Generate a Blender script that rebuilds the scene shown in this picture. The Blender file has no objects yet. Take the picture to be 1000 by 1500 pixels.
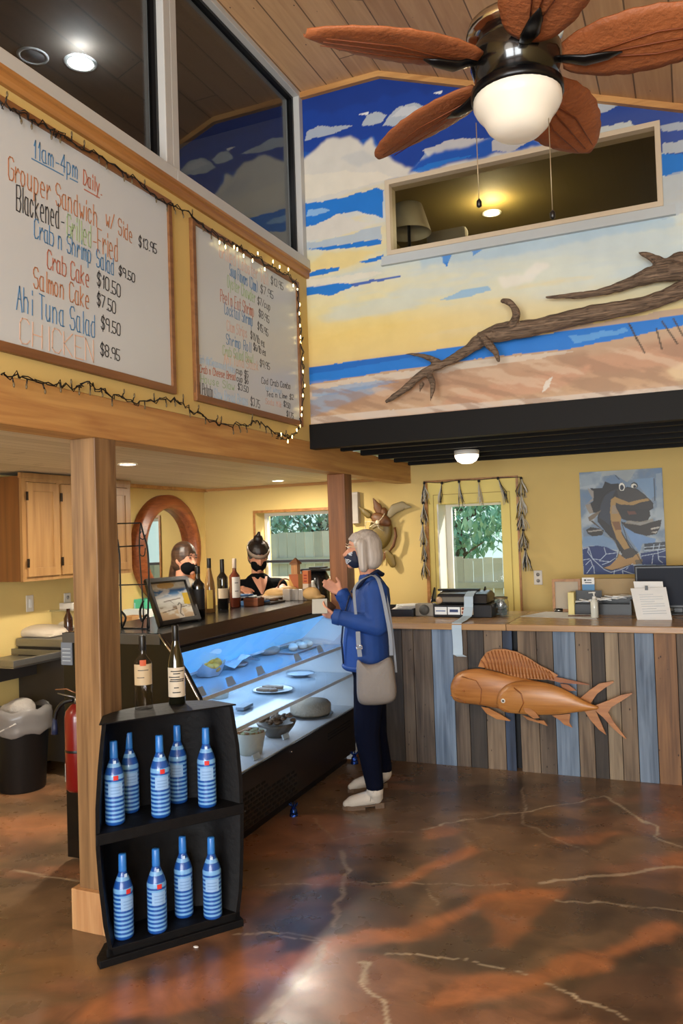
import bpy, bmesh, math, random
import numpy as np
from mathutils import Vector, Matrix, Quaternion
from math import sin, cos, pi, radians, sqrt
random.seed(7)
sc = bpy.context.scene
COL = sc.collection
V = Vector

# ------------------------------------------------------------------ camera model (used to measure real positions)
F = 1172.14; YAW, PIT, ROL = radians(23.604), radians(1.6798), radians(-1.8548); CH = 1.62
cf = V((-sin(YAW)*cos(PIT), cos(YAW)*cos(PIT), sin(PIT)))
_r = V((cos(YAW), sin(YAW), 0)); _u = _r.cross(cf)
cr = _r*cos(ROL) + _u*sin(ROL); cu = _u*cos(ROL) - _r*sin(ROL)
CP = V((0, 0, CH))
def ray(x, y): return cf + cr*((x-500)/F) - cu*((y-750)/F)
def at(x, y, X=None, Y=None, Z=None):
    d = ray(x, y)
    t = X/d.x if X is not None else (Y/d.y if Y is not None else (Z-CH)/d.z)
    return CP + d*t
def onplane(x, y, P, n):
    d = ray(x, y); return CP + d*((V(P)-CP).dot(n)/d.dot(n))

# ------------------------------------------------------------------ materials
def lin(c):
    if isinstance(c, str):
        c = c.lstrip('#'); c = [int(c[i:i+2], 16)/255 for i in (0, 2, 4)]
        return tuple(x/12.92 if x <= .04045 else ((x+.055)/1.055)**2.4 for x in c)
    return tuple(c)
MATS = {}
def newmat(name):
    m = bpy.data.materials.new(name); m.use_nodes = True
    nt = m.node_tree; b = nt.nodes['Principled BSDF']
    return m, nt, b
def mat(name, col, rough=.5, metal=0, bump=0, bscale=40, var=.0, vscale=6, coat=0, emit=0, ecol=None, spec=.5, trans=0, ior=1.45, alpha=1):
    if name in MATS: return MATS[name]
    m, nt, b = newmat(name); c = lin(col)
    b.inputs['Roughness'].default_value = rough; b.inputs['Metallic'].default_value = metal
    b.inputs['Coat Weight'].default_value = coat; b.inputs['Specular IOR Level'].default_value = spec
    b.inputs['Transmission Weight'].default_value = trans; b.inputs['IOR'].default_value = ior
    b.inputs['Alpha'].default_value = alpha
    if emit:
        b.inputs['Emission Color'].default_value = (*lin(ecol or col), 1); b.inputs['Emission Strength'].default_value = emit
    tc = nt.nodes.new('ShaderNodeTexCoord')
    n = nt.nodes.new('ShaderNodeTexNoise'); n.inputs['Scale'].default_value = vscale; n.inputs['Detail'].default_value = 4
    nt.links.new(tc.outputs['Object'], n.inputs['Vector'])
    mx = nt.nodes.new('ShaderNodeMix'); mx.data_type = 'RGBA'
    v = max(var, .03)
    mx.inputs[6].default_value = (*[x*(1-v) for x in c], 1); mx.inputs[7].default_value = (*[min(1, x*(1+v)) for x in c], 1)
    nt.links.new(n.outputs['Fac'], mx.inputs[0]); nt.links.new(mx.outputs[2], b.inputs['Base Color'])
    if bump:
        n2 = nt.nodes.new('ShaderNodeTexNoise'); n2.inputs['Scale'].default_value = bscale; n2.inputs['Detail'].default_value = 3
        nt.links.new(tc.outputs['Object'], n2.inputs['Vector'])
        bp = nt.nodes.new('ShaderNodeBump'); bp.inputs['Strength'].default_value = bump; bp.inputs['Distance'].default_value = .01
        nt.links.new(n2.outputs['Fac'], bp.inputs['Height']); nt.links.new(bp.outputs['Normal'], b.inputs['Normal'])
    MATS[name] = m; return m
def wood(name, c1, c2, axis='X', scale=1.0, rough=.45, fine=1.0, bump=.1, knots=0, stain=None):
    """streaky grain running along axis"""
    if name in MATS: return MATS[name]
    m, nt, b = newmat(name); N = nt.nodes; L = nt.links
    tc = N.new('ShaderNodeTexCoord'); mp = N.new('ShaderNodeMapping')
    s = [9*scale]*3; s['XYZ'.index(axis)] = .7*scale
    mp.inputs['Scale'].default_value = s; L.new(tc.outputs['Object'], mp.inputs['Vector'])
    n = N.new('ShaderNodeTexNoise'); n.inputs['Scale'].default_value = 1.6; n.inputs['Detail'].default_value = 6; n.inputs['Distortion'].default_value = .8
    L.new(mp.outputs[0], n.inputs['Vector'])
    mp2 = N.new('ShaderNodeMapping'); s2 = [60*scale*fine]*3; s2['XYZ'.index(axis)] = 1.5*scale
    mp2.inputs['Scale'].default_value = s2; L.new(tc.outputs['Object'], mp2.inputs['Vector'])
    n2 = N.new('ShaderNodeTexNoise'); n2.inputs['Scale'].default_value = 1.0; n2.inputs['Detail'].default_value = 3
    L.new(mp2.outputs[0], n2.inputs['Vector'])
    ad = N.new('ShaderNodeMath'); ad.operation = 'MULTIPLY_ADD'; ad.inputs[1].default_value = .35
    L.new(n2.outputs['Fac'], ad.inputs[0]); L.new(n.outputs['Fac'], ad.inputs[2])
    cr_ = N.new('ShaderNodeValToRGB'); cr_.color_ramp.elements[0].position = .42; cr_.color_ramp.elements[1].position = .85
    cr_.color_ramp.elements[0].color = (*lin(c1), 1); cr_.color_ramp.elements[1].color = (*lin(c2), 1)
    L.new(ad.outputs[0], cr_.inputs[0]); out = cr_.outputs[0]
    if knots:
        vo = N.new('ShaderNodeTexVoronoi'); mp3 = N.new('ShaderNodeMapping'); s3 = [4]*3; s3['XYZ'.index(axis)] = 2.2
        mp3.inputs['Scale'].default_value = s3; L.new(tc.outputs['Object'], mp3.inputs['Vector']); L.new(mp3.outputs[0], vo.inputs['Vector'])
        r = N.new('ShaderNodeMapRange'); r.inputs[1].default_value = .05; r.inputs[2].default_value = .11; L.new(vo.outputs['Distance'], r.inputs[0])
        mx = N.new('ShaderNodeMix'); mx.data_type = 'RGBA'; mx.inputs[6].default_value = (*lin(knots if isinstance(knots, str) else '#3a2010'), 1)
        L.new(r.outputs[0], mx.inputs[0]); L.new(out, mx.inputs[7]); out = mx.outputs[2]
    L.new(out, b.inputs['Base Color']); b.inputs['Roughness'].default_value = rough
    bp = N.new('ShaderNodeBump'); bp.inputs['Strength'].default_value = bump; bp.inputs['Distance'].default_value = .004
    L.new(ad.outputs[0], bp.inputs['Height']); L.new(bp.outputs['Normal'], b.inputs['Normal'])
    MATS[name] = m; return m
def boards(name, c1, c2, width, across='X', along='Y', groove='#3a2412', rough=.5, length=2.6, knot=True, spec=.5):
    """boards laid side by side, each of its own tone, with grooves, butt joints and knots"""
    if name in MATS: return MATS[name]
    m, nt, b = newmat(name); N = nt.nodes; L = nt.links
    def math_(op, a, bb=None, c=None):
        x = N.new('ShaderNodeMath'); x.operation = op
        for i, v in enumerate((a, bb, c)):
            if v is None: continue
            if isinstance(v, (int, float)): x.inputs[i].default_value = v
            else: L.new(v, x.inputs[i])
        return x.outputs[0]
    tc = N.new('ShaderNodeTexCoord'); sp = N.new('ShaderNodeSeparateXYZ'); L.new(tc.outputs['Object'], sp.inputs[0])
    a = math_('DIVIDE', sp.outputs['XYZ'.index(across)], width); ai = math_('FLOOR', a); af = math_('FRACT', a)
    wn = N.new('ShaderNodeTexWhiteNoise'); wn.noise_dimensions = '1D'; L.new(ai, wn.inputs['W'])
    l = math_('ADD', math_('DIVIDE', sp.outputs['XYZ'.index(along)], length), wn.outputs['Value'])
    li = math_('FLOOR', l); lf = math_('FRACT', l)
    wn2 = N.new('ShaderNodeTexWhiteNoise'); wn2.noise_dimensions = '2D'
    cb = N.new('ShaderNodeCombineXYZ'); L.new(ai, cb.inputs[0]); L.new(li, cb.inputs[1]); L.new(cb.outputs[0], wn2.inputs['Vector'])
    mp = N.new('ShaderNodeMapping'); s = [14]*3; s['XYZ'.index(along)] = 1.1; mp.inputs['Scale'].default_value = s
    vadd = N.new('ShaderNodeVectorMath'); vadd.operation = 'ADD'; L.new(tc.outputs['Object'], vadd.inputs[0]); L.new(wn2.outputs['Color'], vadd.inputs[1])
    L.new(vadd.outputs[0], mp.inputs['Vector'])
    n = N.new('ShaderNodeTexNoise'); n.inputs['Scale'].default_value = 1.5; n.inputs['Detail'].default_value = 5; n.inputs['Distortion'].default_value = 1.2
    L.new(mp.outputs[0], n.inputs['Vector'])
    f = math_('ADD', math_('MULTIPLY', n.outputs['Fac'], .7), math_('MULTIPLY', wn2.outputs['Value'], .42))
    rp = N.new('ShaderNodeValToRGB'); rp.color_ramp.elements[0].position = .2; rp.color_ramp.elements[1].position = .8
    rp.color_ramp.elements[0].color = (*lin(c1), 1); rp.color_ramp.elements[1].color = (*lin(c2), 1); L.new(f, rp.inputs[0]); out = rp.outputs[0]
    def darken(out, fac, col):
        mx = N.new('ShaderNodeMix'); mx.data_type = 'RGBA'; L.new(fac, mx.inputs[0]); L.new(out, mx.inputs[6]); mx.inputs[7].default_value = (*lin(col), 1); return mx.outputs[2]
    g = math_('LESS_THAN', math_('MINIMUM', af, math_('SUBTRACT', 1, af)), .022)
    g2 = math_('LESS_THAN', math_('MINIMUM', lf, math_('SUBTRACT', 1, lf)), .0015)
    out = darken(out, math_('MULTIPLY', math_('MAXIMUM', g, g2), .75), groove)
    if knot:
        vo = N.new('ShaderNodeTexVoronoi'); mp3 = N.new('ShaderNodeMapping'); s3 = [3.4]*3; s3['XYZ'.index(along)] = 1.9
        mp3.inputs['Scale'].default_value = s3; L.new(tc.outputs['Object'], mp3.inputs['Vector']); L.new(mp3.outputs[0], vo.inputs['Vector'])
        out = darken(out, math_('LESS_THAN', vo.outputs['Distance'], .055), '#2c1608')
    L.new(out, b.inputs['Base Color']); b.inputs['Roughness'].default_value = rough; b.inputs['Specular IOR Level'].default_value = spec
    MATS[name] = m; return m
def attrmat(name, rough=.6, noise=.08, spec=.4, grain=None):
    """colour painted on the surface, kept as a colour attribute"""
    if name in MATS: return MATS[name]
    m, nt, b = newmat(name); N = nt.nodes; L = nt.links
    a = N.new('ShaderNodeVertexColor'); a.layer_name = 'paint'
    tc = N.new('ShaderNodeTexCoord'); n = N.new('ShaderNodeTexNoise'); n.inputs['Scale'].default_value = 9; n.inputs['Detail'].default_value = 6
    L.new(tc.outputs['Object'], n.inputs['Vector'])
    r = N.new('ShaderNodeMapRange'); r.inputs[3].default_value = 1-noise*2; r.inputs[4].default_value = 1+noise*2; L.new(n.outputs['Fac'], r.inputs[0])
    mu = N.new('ShaderNodeVectorMath'); mu.operation = 'SCALE'; L.new(a.outputs['Color'], mu.inputs[0]); L.new(r.outputs[0], mu.inputs['Scale'])
    L.new(mu.outputs[0], b.inputs['Base Color']); b.inputs['Roughness'].default_value = rough; b.inputs['Specular IOR Level'].default_value = spec
    MATS[name] = m; return m
def glassmat(name, tint=(1, 1, 1), ior=1.5, rough=0.0, tr=.95):
    """thin clear pane: fresnel reflection over straight transmission"""
    if name in MATS: return MATS[name]
    m = bpy.data.materials.new(name); m.use_nodes = True; nt = m.node_tree; N = nt.nodes; L = nt.links; N.clear()
    o = N.new('ShaderNodeOutputMaterial'); t = N.new('ShaderNodeBsdfTransparent'); t.inputs[0].default_value = (*[x*tr for x in tint], 1)
    g = N.new('ShaderNodeBsdfGlossy'); g.inputs['Roughness'].default_value = rough; lw = N.new('ShaderNodeLayerWeight'); lw.inputs[0].default_value = .5; F0 = ((ior-1)/(ior+1))**2
    pw = N.new('ShaderNodeMath'); pw.operation = 'POWER'; pw.inputs[1].default_value = 4.5; L.new(lw.outputs['Facing'], pw.inputs[0])
    f = N.new('ShaderNodeMath'); f.operation = 'MULTIPLY_ADD'; f.inputs[1].default_value = 1-F0; f.inputs[2].default_value = F0; L.new(pw.outputs[0], f.inputs[0])
    mx = N.new('ShaderNodeMixShader'); L.new(f.outputs[0], mx.inputs[0]); L.new(t.outputs[0], mx.inputs[1]); L.new(g.outputs[0], mx.inputs[2]); L.new(mx.outputs[0], o.inputs[0])
    MATS[name] = m; return m

# ------------------------------------------------------------------ mesh builder
BOXN = [0]
class MB:
    def __init__(s): s.bm = bmesh.new()
    def _mi(s, faces, mi, smooth=False):
        for f in faces: f.material_index = mi; f.smooth = smooth
    def box(s, x0, x1, y0, y1, z0, z1, mi=0, M=None):
        BOXN[0] += 1; e = .00035*((BOXN[0]*7) % 13)/13   # no two boxes share a plane
        x0, y0, z0, x1, y1, z1 = min(x0, x1)-e, min(y0, y1)-e, min(z0, z1)-e, max(x0, x1)+e, max(y0, y1)+e, max(z0, z1)+e
        vs = [s.bm.verts.new(V((x, y, z))) for z in (z0, z1) for y in (y0, y1) for x in (x0, x1)]
        if M: 
            for v in vs: v.co = M @ v.co
        idx = [(0, 2, 3, 1), (4, 5, 7, 6), (0, 1, 5, 4), (2, 6, 7, 3), (0, 4, 6, 2), (1, 3, 7, 5)]
        s._mi([s.bm.faces.new([vs[i] for i in q]) for q in idx], mi); return s
    def cbox(s, c, size, mi=0, rot=None):
        M = Matrix.Translation(V(c)) @ (rot.to_4x4() if rot else Matrix.Identity(4))
        a, b, d = [x/2 for x in size]; return s.box(-a, a, -b, b, -d, d, mi, M)
    def poly(s, pts, mi=0):
        s._mi([s.bm.faces.new([s.bm.verts.new(V(p)) for p in pts])], mi); return s
    def prism(s, pts, d, mi=0):
        """closed outline pts (3d, planar) pushed along vector d"""
        d = V(d); a = [s.bm.verts.new(V(p)) for p in pts]; b = [s.bm.verts.new(V(p)+d) for p in pts]; n = len(a)
        fs = [s.bm.faces.new(a), s.bm.faces.new(b[::-1])] + [s.bm.faces.new((a[i], b[i], b[(i+1) % n], a[(i+1) % n])) for i in range(n)]
        s._mi(fs, mi); bmesh.ops.recalc_face_normals(s.bm, faces=fs); return s
    def rings(s, rings, mi=0, cap=True, smooth=True, closed=True):
        R = [[s.bm.verts.new(V(p)) for p in r] for r in rings]; fs = []; n = len(R[0])
        for k in range(len(R)-1):
            for i in range(n if closed else n-1):
                j = (i+1) % n
                f = s.bm.faces.new((R[k][i], R[k][j], R[k+1][j], R[k+1][i])); fs.append(f)
                f.material_index = mi[k] if isinstance(mi, (list, tuple)) else mi; f.smooth = smooth
        if cap:
            for q, m_ in ((R[0][::-1], 0), (R[-1], -1)):
                f = s.bm.faces.new(q); f.material_index = mi[m_] if isinstance(mi, (list, tuple)) else mi; fs.append(f)
        if closed and cap: bmesh.ops.recalc_face_normals(s.bm, faces=fs)
        return s
    def tube(s, pts, r, n=8, mi=0, cap=True, flat=1.0):
        pts = [V(p) for p in pts]; rs = r if isinstance(r, (list, tuple)) else [r]*len(pts); out = []; prev = None
        for i, p in enumerate(pts):
            t = (pts[min(i+1, len(pts)-1)]-pts[max(i-1, 0)]).normalized()
            if prev is None:
                a = V((0, 0, 1)) if abs(t.z) < .9 else V((1, 0, 0)); u = t.cross(a).normalized()
            else: u = (prev - t*prev.dot(t)).normalized()
            prev = u; w = t.cross(u)
            out.append([p + (u*cos(2*pi*k/n) + w*sin(2*pi*k/n)*flat)*rs[i] for k in range(n)])
        return s.rings(out, mi, cap)
    def lathe(s, prof, c=(0, 0, 0), n=20, mi=0, M=None, smooth=True, cap=True):
        c = V(c); out = []
        for r, z in prof:
            rr = max(r, 1e-4); out.append([V((rr*cos(2*pi*k/n), rr*sin(2*pi*k/n), z)) for k in range(n)])
        if M: out = [[M @ p for p in r] for r in out]
        return s.rings([[p+c for p in r] for r in out], mi, cap, smooth)
    def ell(s, c, rad, mi=0, rot=None, n=14, m=9):
        prof = [(sin(pi*k/m), -cos(pi*k/m)) for k in range(m+1)]; R = rot.to_3x3() if rot else Matrix.Identity(3)
        out = []
        for r, z in prof:
            r = max(r, .01); out.append([V(c) + R @ V((r*cos(2*pi*k/n)*rad[0], r*sin(2*pi*k/n)*rad[1], z*rad[2])) for k in range(n)])
        return s.rings(out, mi)
    def cap(s, p0, p1, r0, r1, mi=0, n=12, flat=1.0, side=None):
        """tapered capsule; flat squeezes it along side"""
        p0 = V(p0); p1 = V(p1); t = (p1-p0); L = t.length; t = t.normalized() if L > 1e-6 else V((0, 0, 1))
        a = V(side) if side is not None else (V((0, 0, 1)) if abs(t.z) < .9 else V((1, 0, 0)))
        w = (a - t*a.dot(t)).normalized(); u = t.cross(w); out = []
        for k in range(5):
            ph = pi/2*(1-k/4); out.append((p0 - t*r0*sin(ph), max(r0*cos(ph), r0*.02)))
        for k in range(5):
            ph = pi/2*k/4; out.append((p1 + t*r1*sin(ph), max(r1*cos(ph), r1*.02)))
        return s.rings([[c + (u*cos(2*pi*i/n) + w*sin(2*pi*i/n)*flat)*r for i in range(n)] for c, r in out], mi)
    def chain(s, pts, rs, mi=0, flat=1.0, side=None, n=12):
        for i in range(len(pts)-1): s.cap(pts[i], pts[i+1], rs[i], rs[i+1], mi, n, flat, side)
        return s
    def build(s, name, mats, parent=None, local=False, bevel=0, voxel=0, smooth=0, sub=0, auto=False):
        me = bpy.data.meshes.new(name)
        if parent is not None and not local:
            w = V((0, 0, 0)); q = parent
            while q: w += q.location; q = q.parent
            for v in s.bm.verts: v.co -= w
        s.bm.to_mesh(me); s.bm.free()
        for m in (mats if isinstance(mats, (list, tuple)) else [mats]): me.materials.append(m)
        o = bpy.data.objects.new(name, me); COL.objects.link(o)
        if parent is not None: o.parent = parent
        if voxel:
            r = o.modifiers.new('remesh', 'REMESH'); r.mode = 'VOXEL'; r.voxel_size = voxel; r.use_smooth_shade = True
            if smooth: q = o.modifiers.new('smooth', 'SMOOTH'); q.factor = .6; q.iterations = smooth
        if bevel:
            b = o.modifiers.new('bevel', 'BEVEL'); b.width = bevel; b.segments = 2; b.limit_method = 'ANGLE'; b.angle_limit = radians(50)
        if sub: q = o.modifiers.new('sub', 'SUBSURF'); q.levels = sub; q.render_levels = sub
        return o
def tag(o, label, cat, group=None, kind=None):
    o['label'] = label; o['category'] = cat
    if group: o['group'] = group
    if kind: o['kind'] = kind
    return o
def thing(name, label, cat, loc=(0, 0, 0), rz=0, group=None, kind=None):
    o = bpy.data.objects.new(name, None); COL.objects.link(o); o.location = loc; o.rotation_euler = (0, 0, rz); o.empty_display_size = .1
    return tag(o, label, cat, group, kind)
def dup(root, loc, rz, label, group=None):
    def cp(o, par):
        c = o.copy(); COL.objects.link(c)
        if par is not None: c.parent = par
        for ch in o.children: cp(ch, c)
        return c
    r = cp(root, None); r.location = loc; r.rotation_euler = (0, 0, rz); r['label'] = label
    if group: r['group'] = group
    return r

# ------------------------------------------------------------------ painting on a grid (colours that belong to the surface)
def vnoise(x, y, seed, sc_=1.0, oct_=4):
    rng = np.random.RandomState(seed); out = np.zeros_like(x); amp = 1; tot = 0
    for o in range(oct_):
        g = rng.rand(64, 64); xx = x*sc_*2**o; yy = y*sc_*2**o
        xi = np.floor(xx).astype(int); yi = np.floor(yy).astype(int); fx = xx-xi; fy = yy-yi
        fx = fx*fx*(3-2*fx); fy = fy*fy*(3-2*fy); a = g[xi % 64, yi % 64]; b = g[(xi+1) % 64, yi % 64]; c = g[xi % 64, (yi+1) % 64]; d = g[(xi+1) % 64, (yi+1) % 64]
        out += amp*((a*(1-fx)+b*fx)*(1-fy)+(c*(1-fx)+d*fx)*fy); tot += amp; amp *= .5
    return out/tot
class Canvas:
    def __init__(s, us, vs):
        s.us = np.array(us); s.vs = np.array(vs); s.U, s.W = np.meshgrid(s.us, s.vs, indexing='ij'); s.c = np.zeros(s.U.shape+(3,))
    def fill(s, col): s.c[:] = lin(col)
    def blend(s, m, col): s.c = s.c*(1-m[..., None]) + np.array(lin(col))*m[..., None]
    def bands(s, stops):
        zs = [a for a, b in stops]; cs = np.array([lin(b) for a, b in stops])
        for k in range(3): s.c[..., k] = np.interp(s.W, zs, cs[:, k])
    def poly(s, pts, col, amp=0, nsc=8, seed=1, alpha=1.0, soft=0):
        U, W = s.U, s.W
        if amp: U = U + amp*(vnoise(s.U, s.W, seed, nsc)-.5)*2; W = W + amp*(vnoise(s.U, s.W, seed+50, nsc)-.5)*2
        n = len(pts); ins = np.zeros(U.shape, bool)
        for i in range(n):
            x1, y1 = pts[i]; x2, y2 = pts[(i+1) % n]
            if y1 == y2: continue
            ins ^= ((y1 > W) != (y2 > W)) & (U < (x2-x1)*(W-y1)/(y2-y1)+x1)
        m = ins.astype(float)
        for _ in range(soft):
            m = (m + np.roll(m, 1, 0)+np.roll(m, -1, 0)+np.roll(m, 1, 1)+np.roll(m, -1, 1))/5
        s.blend(m*alpha, col)
    def line(s, pts, w, col, alpha=1.0, amp=0, seed=3):
        U, W = s.U, s.W; d = np.full(U.shape, 9.)
        if amp: U = U + amp*(vnoise(s.U, s.W, seed, 12)-.5)*2; W = W + amp*(vnoise(s.U, s.W, seed+9, 12)-.5)*2
        for (x1, y1), (x2, y2) in zip(pts[:-1], pts[1:]):
            L2 = (x2-x1)**2+(y2-y1)**2+1e-9; t = np.clip(((U-x1)*(x2-x1)+(W-y1)*(y2-y1))/L2, 0, 1)
            d = np.minimum(d, np.hypot(U-x1-t*(x2-x1), W-y1-t*(y2-y1)))
        s.blend(np.clip((w-d)/(w*.5)+.5, 0, 1)*alpha, col)
    def disc(s, c, r, col, alpha=1): s.blend(((((s.U-c[0])/r[0])**2+((s.W-c[1])/r[1])**2) < 1).astype(float)*alpha, col)
    def mesh(s, name, to3d, mats, parent=None, skip=None, extra=None, flip=False):
        nu, nv = len(s.us), len(s.vs)
        P = np.array([to3d(u, v) for u in s.us for v in s.vs], dtype=float)
        if parent is not None:
            q = parent; w = V((0, 0, 0))
            while q: w += q.location; q = q.parent
            P -= np.array(w)
        I, J = np.meshgrid(np.arange(nu-1), np.arange(nv-1), indexing='ij'); a = (I*nv+J).ravel(); q = np.stack([a, a+nv, a+nv+1, a+1], 1)
        if flip: q = q[:, ::-1]
        if skip is not None:
            uc = (s.us[:-1]+s.us[1:])/2; vc = (s.vs[:-1]+s.vs[1:])/2; UC, VC = np.meshgrid(uc, vc, indexing='ij'); q = q[~skip(UC, VC).ravel()]
        me = bpy.data.meshes.new(name); me.from_pydata(P.tolist(), [], q.tolist())
        ca = me.color_attributes.new('paint', 'FLOAT_COLOR', 'POINT'); cc = np.ones((nu*nv, 4), np.float32); cc[:, :3] = s.c.reshape(-1, 3); ca.data.foreach_set('color', cc.ravel())
        for m in (mats if isinstance(mats, (list, tuple)) else [mats]): me.materials.append(m)
        if extra:   # merge solid backing into the same mesh
            bm = bmesh.new(); bm.from_mesh(me); extra(bm); bm.to_mesh(me); bm.free()
        o = bpy.data.objects.new(name, me); COL.objects.link(o)
        if parent is not None: o.parent = parent
        return o
def boxinto(bm, x0, x1, y0, y1, z0, z1, mi):
    h = MB.__new__(MB); h.bm = bm; h.box(x0, x1, y0, y1, z0, z1, mi)

# ------------------------------------------------------------------ marker lettering
GL = {'A':"02 28 42;15 35",'B':"02 08 38 47 46 35 05;35 44 43 32 02",'C':"47 38 18 07 03 12 32 43",'D':"02 08 28 46 44 22 02",'E':"48 08 02 42;05 35",'F':"48 08 02;05 35",
'G':"47 38 18 07 03 12 32 43 45 25",'H':"02 08;42 48;05 45",'I':"22 28",'J':"38 33 22 12 03",'K':"02 08;48 05 42",'L':"08 02 42",'M':"02 08 25 48 42",'N':"02 08 42 48",
'O':"12 03 07 18 38 47 43 32 12",'P':"02 08 38 47 46 35 05",'R':"02 08 38 47 46 35 05;25 42",'S':"47 38 18 07 06 15 35 44 43 32 12 03",'T':"08 48;28 22",'U':"08 03 12 32 43 48",'V':"08 22 48",'W':"08 12 25 32 48",
'a':"36 16 05 03 12 32;36 32 42",'b':"08 02 32 43 45 36 06",'c':"35 26 16 05 03 12 22 33",'d':"38 32 12 03 05 16 36",'e':"04 34 35 26 16 05 03 12 32",'f':"38 28 17 12;05 25",
'g':"36 16 05 03 12 32;36 31 20 10",'h':"08 02;05 16 26 35 32",'i':"12 16;17 18",'k':"08 02;36 04 32",'l':"12 18",'m':"02 06;05 16 25 22;25 36 45 42",'n':"02 06;05 16 26 35 32",
'o':"12 03 05 16 26 35 33 22 12",'p':"00 06 26 35 33 22 02",'r':"02 06;04 15 26 35",'s':"35 26 16 05 14 24 33 22 12 03",'t':"18 13 22 32;06 36",'u':"06 03 12 22 33;36 32",'v':"06 22 46",'w':"06 12 24 32 46",'x':"06 42;02 46",'y':"06 22;46 10",'z':"06 36 02 32",
'-':"14 44",'/':"02 48",'.':"12 22",'$':"47 38 18 06 15 35 44 32 12 03;29 21",'0':"12 03 07 18 38 47 43 32 12",'1':"16 28 22",'2':"07 18 38 47 46 02 42",'3':"07 18 38 47 35 43 32 12 03",'4':"32 38 04 44",
'5':"48 08 05 35 44 43 32 12 03",'6':"37 17 04 12 32 43 45 05",'7':"08 48 12",'8':"12 03 04 15 35 46 47 38 18 07 06 15;35 44 43 32 12",'9':"45 15 06 07 18 38 47 42",'(':"38 17 13 32",')':"18 37 33 12"}
NARROW = {'i': 2.6, 'l': 2.6, 'I': 3.4, '.': 2.4, '1': 3.6, 't': 4.0, ' ': 3.6, 'r': 4.0}
def strokes(mb, text, p0, p1, up, w, mi, nrm, jit=.12):
    """writes text as thin strokes from p0 to p1; up = cap height vector; nrm = surface normal"""
    p0 = V(p0); p1 = V(p1); up = V(up); nrm = V(nrm)
    adv = [NARROW.get(ch, 5.3) for ch in text]; tot = sum(adv)-1.2; x = 0; dx = (p1-p0)/tot
    for ch, a in zip(text, adv):
        if ch in GL:
            for st in GL[ch].split(';'):
                pts = [p0 + dx*(x+int(q[0])+random.uniform(-jit, jit)) + up*((int(q[1])-2+random.uniform(-jit, jit))/6) for q in st.split()]
                for a_, b_ in zip(pts[:-1], pts[1:]):
                    t = (b_-a_); 
                    if t.length < 1e-6: continue
                    t.normalize(); s_ = nrm.cross(t)*w/2; e_ = t*w*.3
                    mb.prism([a_-e_-s_, b_+e_-s_, b_+e_+s_, a_-e_+s_], nrm*.0008, mi)
        x += a
# ------------------------------------------------------------------ common materials
YELLOW = mat('wall_yellow_paint', '#cdb270', .75, var=.05, vscale=3, bump=.05, bscale=150)
YELTRIM = mat('yellow_trim_paint', '#e6cd70', .6)
WHITE = mat('white_paint', '#d9d8d2', .45); WHITEP = mat('white_plastic', '#dcdcd8', .35)
BLACK = mat('black_plastic', '#0c0c0e', .35); BLACKM = mat('black_metal', '#101012', .3, metal=.4)
BLACKP = mat('black_stained_wood', '#08080b', .6, spec=.25, bump=.25, bscale=30, var=.25, vscale=12)
STEEL = mat('brushed_steel', '#8d8b88', .35, metal=.9, var=.1)
DARKSTEEL = mat('dark_steel', '#4c4744', .38, metal=.8, var=.12)
CHROME = mat('chrome', '#c8c8c8', .15, metal=1)
PINEY = wood('beam_pine_along_y', '#a06c3c', '#c49658', 'Y', 1.2, .45, knots=0)
PINEZ = wood('post_cedar_along_z', '#563b25', '#92704a', 'Z', 1.3, .5, fine=1.2)
PINEX = wood('pine_along_x', '#a4703c', '#c8985c', 'X', 1.2, .5)
PINEZT = wood('pine_along_z', '#a4744c', '#c49a6c', 'Z', 1.2, .5)
TRIMY = wood('stained_trim_along_y', '#8a5a2c', '#b07c44', 'Y', 1.2, .4)
FRAMEW = wood('frame_wood', '#6c4424', '#855a34', 'Y', 1.5, .45)
PAPER = mat('white_paper', '#e2e4e4', .6)
GLASS = glassmat('clear_glass'); DGLASS = glassmat('loft_window_glass', (.75, .78, .8), 1.75)
SKIN = mat('skin', '#b98268', .55, var=.06, vscale=20)
CEIL = boards('pine_ceiling_boards', '#a87c54', '#cfa67a', .19, 'X', 'Y', rough=.55)
KCEIL = boards('whitewashed_ceiling_boards', '#bcae94', '#d8ccb6', .09, 'X', 'Y', '#6a5438', .5, 3.0, knot=False)
UNDER = mat('deck_underside', '#c4bcae', .5)
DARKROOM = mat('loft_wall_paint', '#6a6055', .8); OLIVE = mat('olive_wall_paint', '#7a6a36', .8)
BULB = mat('warm_bulb', '#ffe9a0', .3, emit=9, ecol='#ffdf90')
LAMPON = mat('lit_downlight', '#ffffff', .3, emit=14, ecol='#fff2dc')
CARD = mat('brown_cardboard', '#a87848', .7); KRAFT = mat('kraft_paper', '#b08c58', .7, bump=.2)

# ================================================================== STRUCTURE
def struct(name, mb, m, label, parent=None, **k):
    o = mb.build(name, m, parent, **k)
    if parent is None: tag(o, label, name.split('_')[0], kind='structure')
    return o
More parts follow.
